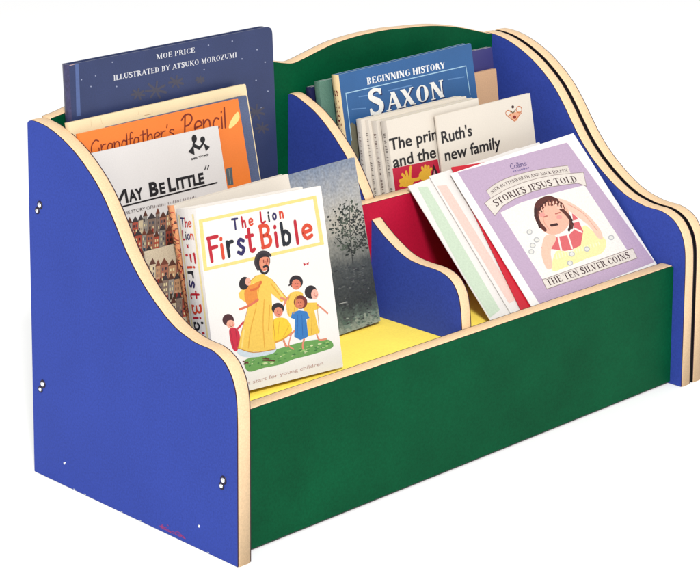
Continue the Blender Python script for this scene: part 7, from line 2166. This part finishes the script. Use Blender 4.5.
# ------------------------------------------------------------------ printed layers
class Print:
    """flat printed shapes on a cover, stacked a few hundredths of a millimetre apart where they overlap"""
    def __init__(s, xform, base=0.00012): s.items = []; s.base = base; s.x = xform; s.lv = []
    def add(s, polys, col):
        if not polys: return
        xs = [p[0] for q in polys for p in q]; ys = [p[1] for q in polys for p in q]
        bb = (min(xs), min(ys), max(xs), max(ys)); lv = 0
        for (b, l) in s.lv:
            if b[0] < bb[2] and bb[0] < b[2] and b[1] < bb[3] and bb[1] < b[3]: lv = max(lv, l + 1)
        lv = min(lv, 22)
        s.lv.append((bb, lv)); s.items.append((polys, col, lv))
    def build(s, name, parent):
        verts, faces, mi, mats, idx = [], [], [], [], {}
        for polys, col, lv in s.items:
            m = ink(col)
            if m.name not in idx: idx[m.name] = len(mats); mats.append(m)
            for k, p in enumerate(polys):
                n0 = len(verts); q = p if area2(p) > 0 else p[::-1]
                # overlapping pieces of one stroke are kept off each other
                verts += [s.x(u, v, s.base + lv * 0.000009 + (k % 5) * 0.0000008) for u, v in q]; faces.append(tuple(range(n0, n0 + len(q)))); mi.append(idx[m.name])
        me = bpy.data.meshes.new(name); me.from_pydata(verts, [], faces); me.polygons.foreach_set('material_index', mi); me.update()
        return link(name, me, mats, parent)

def clip_poly(p, w, h, e=0.0004):
    for ax, lo, sign in ((0, e, 1), (0, w - e, -1), (1, e, 1), (1, h - e, -1)):
        q = []
        for i in range(len(p)):
            a, b = p[i], p[(i + 1) % len(p)]
            da, db = (a[ax] - lo) * sign, (b[ax] - lo) * sign
            if da >= 0: q.append(a)
            if (da >= 0) != (db >= 0):
                t = da / (da - db); q.append((a[0] + (b[0] - a[0]) * t, a[1] + (b[1] - a[1]) * t))
        p = q
        if len(p) < 3: return None
    return p

def ear(poly):
    """triangulate a simple polygon (concave printed shapes)"""
    bm = bmesh.new(); vs = [bm.verts.new((u, v, 0)) for u, v in poly]; f = bm.faces.new(vs); f.normal_update()
    r = bmesh.ops.triangulate(bm, faces=[f], ngon_method='EAR_CLIP')
    out = [[(v.co.x, v.co.y) for v in g.verts] for g in r['faces']]; bm.free()
    return out

def metres(op):
    def f(y):
        if isinstance(y, tuple) or isinstance(y, str): return y
        if isinstance(y, list): return [f(q) for q in y]
        return y / 20000
    o = [f(q) for q in op]
    if op[0] in 'tg': o[-1] = op[-1]
    return o

def art_polys(op):
    op = metres(op); k = op[0]
    if k == 'e':
        _, c, a, b, col = op
        return [[(c[0] + a[0] * math.cos(t) + b[0] * math.sin(t), c[1] + a[1] * math.cos(t) + b[1] * math.sin(t)) for t in (math.pi * j / 9 for j in range(18))]], col
    if k == 'p': 
        pts = spline(op[1], 4, True) if op[3] else [tuple(q) for q in op[1]]
        return ear(pts), op[2]
    if k == 's':
        pts = spline(op[1], 4) if (op[4] and len(op[1]) > 2) else [tuple(q) for q in op[1]]
        return stroke_mesh(pts, op[2]), op[3]
    if k == 't':
        _, txt, a, b, cap, col, font, bold = op
        ps, w = set_line(txt, font, bold); a = Vector(a); b = Vector(b); d = (b - a); ln = d.length; d.normalize(); n = Vector((-d.y, d.x)); kx = ln / w
        return [[tuple(a + d * u * kx + n * v * cap) for u, v in p] for p in ps], col
    if k == 'g':
        _, ch, a, cap, w, col, wx = op; out = []
        for st in KID[ch]:
            pts = spline(st, 4) if len(st) > 2 else st
            out += stroke_mesh([(a[0] + u * cap * wx, a[1] + v * cap) for u, v in pts], w)
        return out, col
    if k == 'c':
        _, txt, pts, cap, col, font = op
        path = [Vector(q) for q in spline(pts, 6)]; cum = [0]
        for i in range(1, len(path)): cum.append(cum[-1] + (path[i] - path[i - 1]).length)
        adv = [serif_polys(c)[0] for c in txt]; tot = sum(adv); out = []; x = 0
        for c, ad in zip(txt, adv):
            s = (x + ad / 2) / tot * cum[-1]; i = max(j for j in range(len(cum) - 1) if cum[j] <= s + 1e-12)
            d = (path[i + 1] - path[i]).normalized(); c0 = path[i] + d * (s - cum[i]); n = Vector((-d.y, d.x)); kx = cum[-1] / tot
            for p in serif_polys(c)[1]: out.append([tuple(c0 + d * (u - ad / 2) * kx + n * v * cap) for u, v in p])
            x += ad
        return out, col

# ------------------------------------------------------------------ books
M_PAGES = mat('page_edges', (250, 238, 212), 0.7, 0.2, noise=0.14, scale=420, stretch=(0.06, 5.0, 0.06))
M_INNER = mat('board_edge', (236, 226, 206), 0.6, 0.2)

def cover_mat(name, col, **kw): return mat(name, col, kw.pop('rough', 0.4), kw.pop('spec', 0.35), kw.pop('noise', 0.04), kw.pop('scale', 700), blotch=kw.pop('blotch', 0.02), **kw)

def misty_cover():
    m = cover_mat('misty_landscape_cover', (168, 172, 172))
    nt = m.node_tree; b = nt.nodes['Principled BSDF']
    tc = nt.nodes.new('ShaderNodeTexCoord'); sx = nt.nodes.new('ShaderNodeSeparateXYZ'); nt.links.new(tc.outputs['Object'], sx.inputs[0])
    ns = nt.nodes.new('ShaderNodeTexNoise'); ns.inputs['Scale'].default_value = 45; ns.inputs['Detail'].default_value = 8; ns.inputs['Roughness'].default_value = 0.75
    nt.links.new(tc.outputs['Object'], ns.inputs['Vector'])
    ma = nt.nodes.new('ShaderNodeMath'); ma.operation = 'MULTIPLY_ADD'; ma.inputs[1].default_value = 0.07; nt.links.new(ns.outputs['Fac'], ma.inputs[0]); nt.links.new(sx.outputs['Z'], ma.inputs[2])
    mr = nt.nodes.new('ShaderNodeMapRange'); mr.inputs['From Min'].default_value = 0.035; mr.inputs['From Max'].default_value = 0.225; nt.links.new(ma.outputs[0], mr.inputs['Value'])
    cr = nt.nodes.new('ShaderNodeValToRGB'); nt.links.new(mr.outputs[0], cr.inputs[0])
    stops = [(0.0, (150, 160, 150)), (0.07, (96, 110, 104)), (0.16, (58, 62, 62)), (0.38, (76, 80, 80)), (0.50, (134, 134, 128)), (0.64, (184, 178, 166)), (0.8, (172, 172, 172)), (1.0, (128, 140, 160))]
    e_ = cr.color_ramp.elements
    for i, (p, c) in enumerate(stops):
        el = e_[i] if i < 2 else e_.new(p)
        el.position = p; el.color = lin(c)
    n2 = nt.nodes.new('ShaderNodeTexNoise'); n2.inputs['Scale'].default_value = 330; n2.inputs['Detail'].default_value = 4; nt.links.new(tc.outputs['Object'], n2.inputs['Vector'])
    r2 = nt.nodes.new('ShaderNodeMapRange'); r2.inputs['From Min'].default_value = 0.3; r2.inputs['From Max'].default_value = 0.7; r2.inputs['To Min'].default_value = 0.72; r2.inputs['To Max'].default_value = 1.25; nt.links.new(n2.outputs['Fac'], r2.inputs['Value'])
    vm = nt.nodes.new('ShaderNodeVectorMath'); vm.operation = 'SCALE'; nt.links.new(cr.outputs[0], vm.inputs[0]); nt.links.new(r2.outputs[0], vm.inputs['Scale'])
    nt.links.new(vm.outputs[0], b.inputs['Base Color'])
    return m

GROUP = 'picture books standing in the bookcase'
def book(key, name, label, front, spine=None, back=None, hard=True, corner=0.0, edge=None, cat='book'):
    B = BOOKS[key]; w, h, t = B['w'], B['h'], B['t']
    o = bpy.data.objects.new(name, None); COL.objects.link(o)
    a, n, b = Vector(B['a']), Vector(B['n']), Vector(B['b'])
    m = Matrix((a, n, b)).transposed().to_4x4(); m.translation = Vector(B['o']); o.matrix_world = m
    tag(o, label, cat, GROUP)
    spine = spine or front; back = back or front; edge = edge or front
    tb = 0.0022 if hard else 0.0005
    ov = 0.003 if hard else 0.0004
    r = corner or (0.0022 if hard else 0.0008)
    bm = bmesh.new()
    def plate(y0, y1, mi):
        out = rounded([(tb, 0, 0), (w, 0, 1), (w, h, 1), (tb, h, 0)], r, 4)
        f = [bm.verts.new((u, y0, v)) for u, v in out]; g = [bm.verts.new((u, y1, v)) for u, v in out]; N = len(out)
        bm.faces.new(f).material_index = mi; bm.faces.new(g).material_index = mi
        for i in range(N): bm.faces.new((f[i], f[(i + 1) % N], g[(i + 1) % N], g[i])).material_index = 3
    plate(0, tb, 0); plate(t - tb, t, 2)
    # spine, gently rounded
    S = 6; sv = []
    for k in range(S + 1):
        y = t * k / S; bul = (0.0022 if hard and t > 0.01 else 0.0006) * math.sin(math.pi * k / S)
        sv.append([bm.verts.new((-bul, y, 0)), bm.verts.new((-bul, y, h)), bm.verts.new((tb - bul * .9, y, 0)), bm.verts.new((tb - bul * .9, y, h))])
    for k in range(S):
        p, q = sv[k], sv[k + 1]
        bm.faces.new((p[0], q[0], q[1], p[1])).material_index = 1
        bm.faces.new((p[2], p[3], q[3], q[2])).material_index = 3
        bm.faces.new((p[1], q[1], q[3], p[3])).material_index = 1
        bm.faces.new((p[0], p[2], q[2], q[0])).material_index = 1
    for p in (sv[0], sv[-1]): bm.faces.new((p[0], p[1], p[3], p[2])).material_index = 0
    cv = finish('cover', bm, [front, spine, back, edge], o)
    bm = bmesh.new(); bmesh.ops.create_cube(bm, size=1)
    x0, x1, y0, y1, z0, z1 = tb + 0.0003, w - ov, tb + 0.0001, t - tb - 0.0001, ov, h - ov
    for v in bm.verts: v.co = Vector(((x0 + x1) / 2 + v.co.x * (x1 - x0), (y0 + y1) / 2 + v.co.y * (y1 - y0), (z0 + z1) / 2 + v.co.z * (z1 - z0)))
    finish('pages', bm, [M_PAGES], o)
    parts = {}
    for op in B['art']:
        parts.setdefault(op[0], []).append(op[1:])
    for i, pn in enumerate(sorted(parts, key=lambda q: {'illustration': 0, 'emblem': 1, 'title': 2}[q])):
        pr = Print(lambda u, v, d: (u, -d, v), 0.0001 + 0.00024 * i)
        for op in parts[pn]:
            ps, col = art_polys(op)
            ps = [q for q in (clip_poly(p, w, h) for p in ps) if q]
            pr.add(ps, col)
        pr.build(pn, o)
    return o, B

white = cover_mat('white_cover', (240, 235, 230)); offw = cover_mat('warm_white_cover', (238, 228, 214)); grayw = cover_mat('grey_white_cover', (230, 225, 222))
navy = cover_mat('midnight_blue_cover', (50, 62, 104), blotch=0.12, noise=0.14)
moe, B_ = book('moe', 'picture_book', 'tall dark blue starry picture book rising above the left end of the bookcase', navy, cover_mat('worn_blue_spine', (62, 60, 98), noise=0.3, scale=300), corner=0.009, edge=cover_mat('dark_blue_edge', (54, 66, 112)))
cream_, _ = book('cream', 'picture_book', 'large plain cream book standing between the orange book and the tall dark blue book', cover_mat('cream_cover', (250, 226, 182), blotch=0.05))
bgy, _ = book('bluegrey', 'picture_book', 'slate blue book showing only as a narrow strip right of the orange book', cover_mat('slate_cover', (92, 104, 138), noise=0.2, blotch=0.15))
org, _ = book('orange', 'picture_book', 'orange book with dark handwritten title and a cream flame shape', cover_mat('orange_cover', (248, 132, 52), blotch=0.05), hard=False)
may, _ = book('may', 'paperback_book', 'white paperback with bold black underlined capitals and a black two-headed emblem', grayw, hard=False)
drk, _ = book('dark', 'picture_book', 'grey landscape book with dark leafy tree under pale sky, beside the thick white hardback', misty_cover(), hard=False)
scr, _ = book('scrib', 'paperback_book', 'thin beige paperback with scribbled drawing, half hidden at the lower left end', cover_mat('beige_cover', (206, 190, 164), noise=0.2), hard=False)
beh, BB = book('behind', 'picture_book', 'white book with an orange and dark red spine directly behind the thick white book', offw, cover_mat('salmon_spine', (232, 158, 108), noise=0.2), hard=True)
pr = Print(lambda u, v, d: (-d - 0.0022 * math.sin(math.pi * min(max(u / BB['t'], 0), 1)) , BB['t'] - u, v), 0.00025)
rs = random.Random(8)
for k in range(110):
    z = BB['h'] - 0.004 - k * 0.0016; u = BB['t'] * rs.uniform(.1, .85); a_ = rs.uniform(-1.2, 1.2); l_ = rs.uniform(.002, .005)
    q = stroke_mesh([(u, z), (min(max(u + l_ * math.cos(a_), .001), BB['t'] * .95), z + l_ * math.sin(a_))], rs.uniform(.0006, .0014))
    pr.add(q, [(150, 40, 50), (60, 40, 44), (188, 60, 50), (90, 50, 46)][k % 4])
pr.build('spine_title', beh)

bib, BB = book('bible', 'picture_book', 'thick white hardback with a yellow-robed bearded man and children on its cover', white, white)
# its spine: title running down between two pale yellow lines
t_, h_ = BB['t'], BB['h']
bulge = lambda u: 0.0022 * math.sin(math.pi * min(max(u / t_, 0), 1))
pr = Print(lambda u, v, d: (-d - bulge(u), t_ - u, v), 0.0003)
for u in (t_ * .12, t_ * .84):
    for k in range(18):
        z0 = h_ - 0.006 - k * 0.010; pr.add([[(u, z0), (u, z0 - 0.010), (u + 0.0022, z0 - 0.010), (u + 0.0022, z0)]], (240, 222, 160))
nav, rdc, orr, bkc = (44, 38, 92), (188, 30, 48), (214, 72, 44), (30, 36, 44)
def kid(ch, x, y, cap, wd, col, rot=False, wx=1.0):
    out = []
    for st in KID[ch]:
        pts = spline(st, 4) if len(st) > 2 else st
        pts = [(x + v * cap, y - u * cap * wx) if rot else (x + u * cap * wx, y + v * cap) for u, v in pts]
        out += stroke_mesh(pts, wd)
    pr.add(out, col)
x = t_ * .24
for ch, c in zip('The', (nav, rdc, orr)): kid(ch, x, h_ - .0185, .0088, .0015, c); x += .0088 * (KADV.get(ch, .5) + .12)
x = t_ * .24
for ch, c in zip('Lion', (rdc, bkc, nav, orr)): kid(ch, x, h_ - .0315, .0088, .0015, c); x += .0088 * (KADV.get(ch, .5) + .14)
pr.add(ear([(t_ * .46 + .0030 * (1 if k % 2 else .4) * math.cos(k * .785), h_ - .0385 + .0030 * (1 if k % 2 else .4) * math.sin(k * .785)) for k in range(8)]), rdc)
z = h_ - .047
for ch, c in zip('First', (rdc, orr, bkc, nav, rdc)): kid(ch, t_ * .30, z, .0150, .0024, c, True, 1.05); z -= .0150 * (KADV.get(ch, .5) * 1.05 + .18)
z -= .004
for ch, c in zip('Bible', (orr, rdc, bkc, rdc, orr)): kid(ch, t_ * .30, z, .0150, .0024, c, True, 1.05); z -= .0150 * (KADV.get(ch, .5) * 1.05 + .18)
pr.build('spine_title', bib)

# right-hand bay, upper tier
book('navyl', 'picture_book', 'small dark navy book with white top edge, just right of the blue divider', cover_mat('dark_navy_cover', (38, 40, 84)), edge=white)
book('teal', 'picture_book', 'grey green book between the dark navy book and the blue history book', cover_mat('teal_cover', (96, 136, 120), noise=0.2, blotch=0.2), edge=cover_mat('pale_edge', (214, 226, 220)))
book('navyr', 'picture_book', 'purple navy book showing behind the top right corner of the blue history book', cover_mat('purple_navy_cover', (66, 64, 124)), edge=white)
book('tanr', 'picture_book', 'plain tan book peeping out right of the blue history book', cover_mat('tan_cover', (226, 182, 142), noise=0.1))
sax, BB = book('saxon', 'picture_book', 'blue history book with large white serif title and a pale line frame', cover_mat('saxon_blue_cover', (48, 98, 154), blotch=0.10, noise=0.08), cover_mat('cream_spine', (250, 222, 170)), edge=cover_mat('light_blue_edge', (190, 210, 226)))
pr = Print(lambda u, v, d: (-d - 0.0022 * math.sin(math.pi * min(max(u / BB['t'], 0), 1)), BB['t'] - u, v), 0.0003)
ps, w_ = set_line('SAXON', 'serif', 0)
k_ = 0.05 / w_
pr.add([[(BB['t'] * .3 + v * .0052, BB['h'] - .018 - u * k_) for u, v in p] for p in ps], (132, 50, 40))
pr.add([[(BB['t'] * .3 + v * .0052, BB['h'] - .078 - u * k_) for u, v in p] for p in ps], (132, 50, 40))
pr.build('spine_title', sax)
SP = [('prin4', 'slim cream paperback, leftmost and rearmost of its row of cream spines'), ('prin3', 'slim cream paperback, second spine from the left in its cream row'), ('prin2', 'slim cream paperback, third spine from the left, just behind the red-pictured one'), ('prin', 'cream paperback with a red picture of two yellow hands below its title')]
rs = random.Random(3)
for i, (k, lab) in enumerate(SP):
    bk_, BB = book(k, 'paperback_book', lab, offw, offw, hard=False)
    pr = Print(lambda u, v, d, t0=BB['t']: (-d - 0.0006 * math.sin(math.pi * min(max(u / t0, 0), 1)), t0 - u, v), 0.0002)
    z = BB['h'] - .016
    while z > .012:                                    # small unreadable spine lettering
        l_ = rs.uniform(.0014, .0026)
        if rs.random() > .3: pr.add(stroke_mesh([(BB['t'] * rs.uniform(.28, .36), z), (BB['t'] * rs.uniform(.55, .7), z - rs.uniform(-.0008, .0008))], .0007), [(96, 50, 46), (70, 54, 54)][i % 2])
        z -= l_
    pr.build('spine_title', bk_)
book('ruth', 'paperback_book', 'cream paperback with black title about a family and a small orange crown emblem', offw, hard=False)
# right-hand bay, lower tier: four thin books leaning back
book('green', 'paperback_book', 'thin white book with pale green stripe, leftmost of the four leaning books', white, hard=False)
book('pink', 'paperback_book', 'thin white book with a pale pink stripe, between the green striped and the red book', white, hard=False)
book('red', 'paperback_book', 'bright red thin book showing as a wedge left of the lilac book', cover_mat('red_cover', (206, 24, 46)), hard=False)
book('lilac', 'paperback_book', 'lilac book with white border showing a child among silver coins', cover_mat('white_border_cover', (250, 246, 242)), hard=False)

# wear on the left end: a pink crayon rub and pale nicks along the bottom edge
pr = Print(lambda u, v, d: (-d, u, v), 0.00012)
rs = random.Random(5)
for k in range(34):
    y = 0.098 + rs.uniform(-.019, .019); z = 0.0035 + abs(rs.gauss(0, .0024)); a_ = rs.uniform(.002, .007)
    pr.add(stroke_mesh([(y, z), (y + a_, z + rs.uniform(-.0008, .0008))], .0007), (158, 40, 118))
for y, z in ((0.262, .0008), (0.243, .0008), (0.181, .0007), (0.043, .0009), (0.150, .0007)):
    pr.add(stroke_mesh([(y, z), (y + .002, z)], .0011), (190, 198, 214))
pr.build('scuff_marks', left)

# ------------------------------------------------------------------ setting
bm = bmesh.new()
for x, y in ((-14, -14), (16, -14), (16, 18), (-14, 18)): bm.verts.new((x, y, -0.0005))
bm.faces.new(bm.verts)
fl = finish('floor', bm, [mat('white_studio_floor', (241, 241, 241), 1.0, 0.0, k=1.0)])
fl['kind'] = 'structure'

# ------------------------------------------------------------------ light: a bright white studio
w = bpy.data.worlds.new('World'); scene.world = w; w.use_nodes = True
bg = w.node_tree.nodes['Background']; bg.inputs['Color'].default_value = (1.0, 1.0, 1.0, 1); bg.inputs['Strength'].default_value = 0.78
def area(name, loc, tgt, size, power, col=(1, 0.99, 0.975)):
    ld = bpy.data.lights.new(name, 'AREA'); ld.shape = 'SQUARE'; ld.size = size; ld.energy = power; ld.color = col
    o = bpy.data.objects.new(name, ld); COL.objects.link(o); o.location = loc
    o.rotation_euler = (Vector(tgt) - Vector(loc)).to_track_quat('-Z', 'Y').to_euler(); return o
area('softbox_lamp', (-4.6, -5.9, 5.6), (0.35, 0.15, 0.2), 1.4, 1120)

# ------------------------------------------------------------------ camera
cam = bpy.data.cameras.new('camera'); co = bpy.data.objects.new('camera', cam); COL.objects.link(co)
rt, up, fw = (Vector(v) for v in CAM['R'])
m = Matrix((rt, up, -fw)).transposed().to_4x4(); m.translation = Vector(CAM['cam']); co.matrix_world = m
cam.sensor_fit = 'HORIZONTAL'; cam.sensor_width = 36.0; cam.lens = 36.0 * CAM['f'] / 700.0
cam.shift_x = (350 - CAM['cx']) / 700.0; cam.shift_y = -(293 - CAM['cy']) / 700.0
cam.clip_start = 0.05; cam.clip_end = 200
scene.camera = co
scene.view_settings.view_transform = 'Standard'; scene.view_settings.look = 'None'; scene.view_settings.gamma = 1.0; scene.view_settings.exposure = 0.0
scene.view_settings.use_curve_mapping = False
scene.cycles.max_bounces = 8
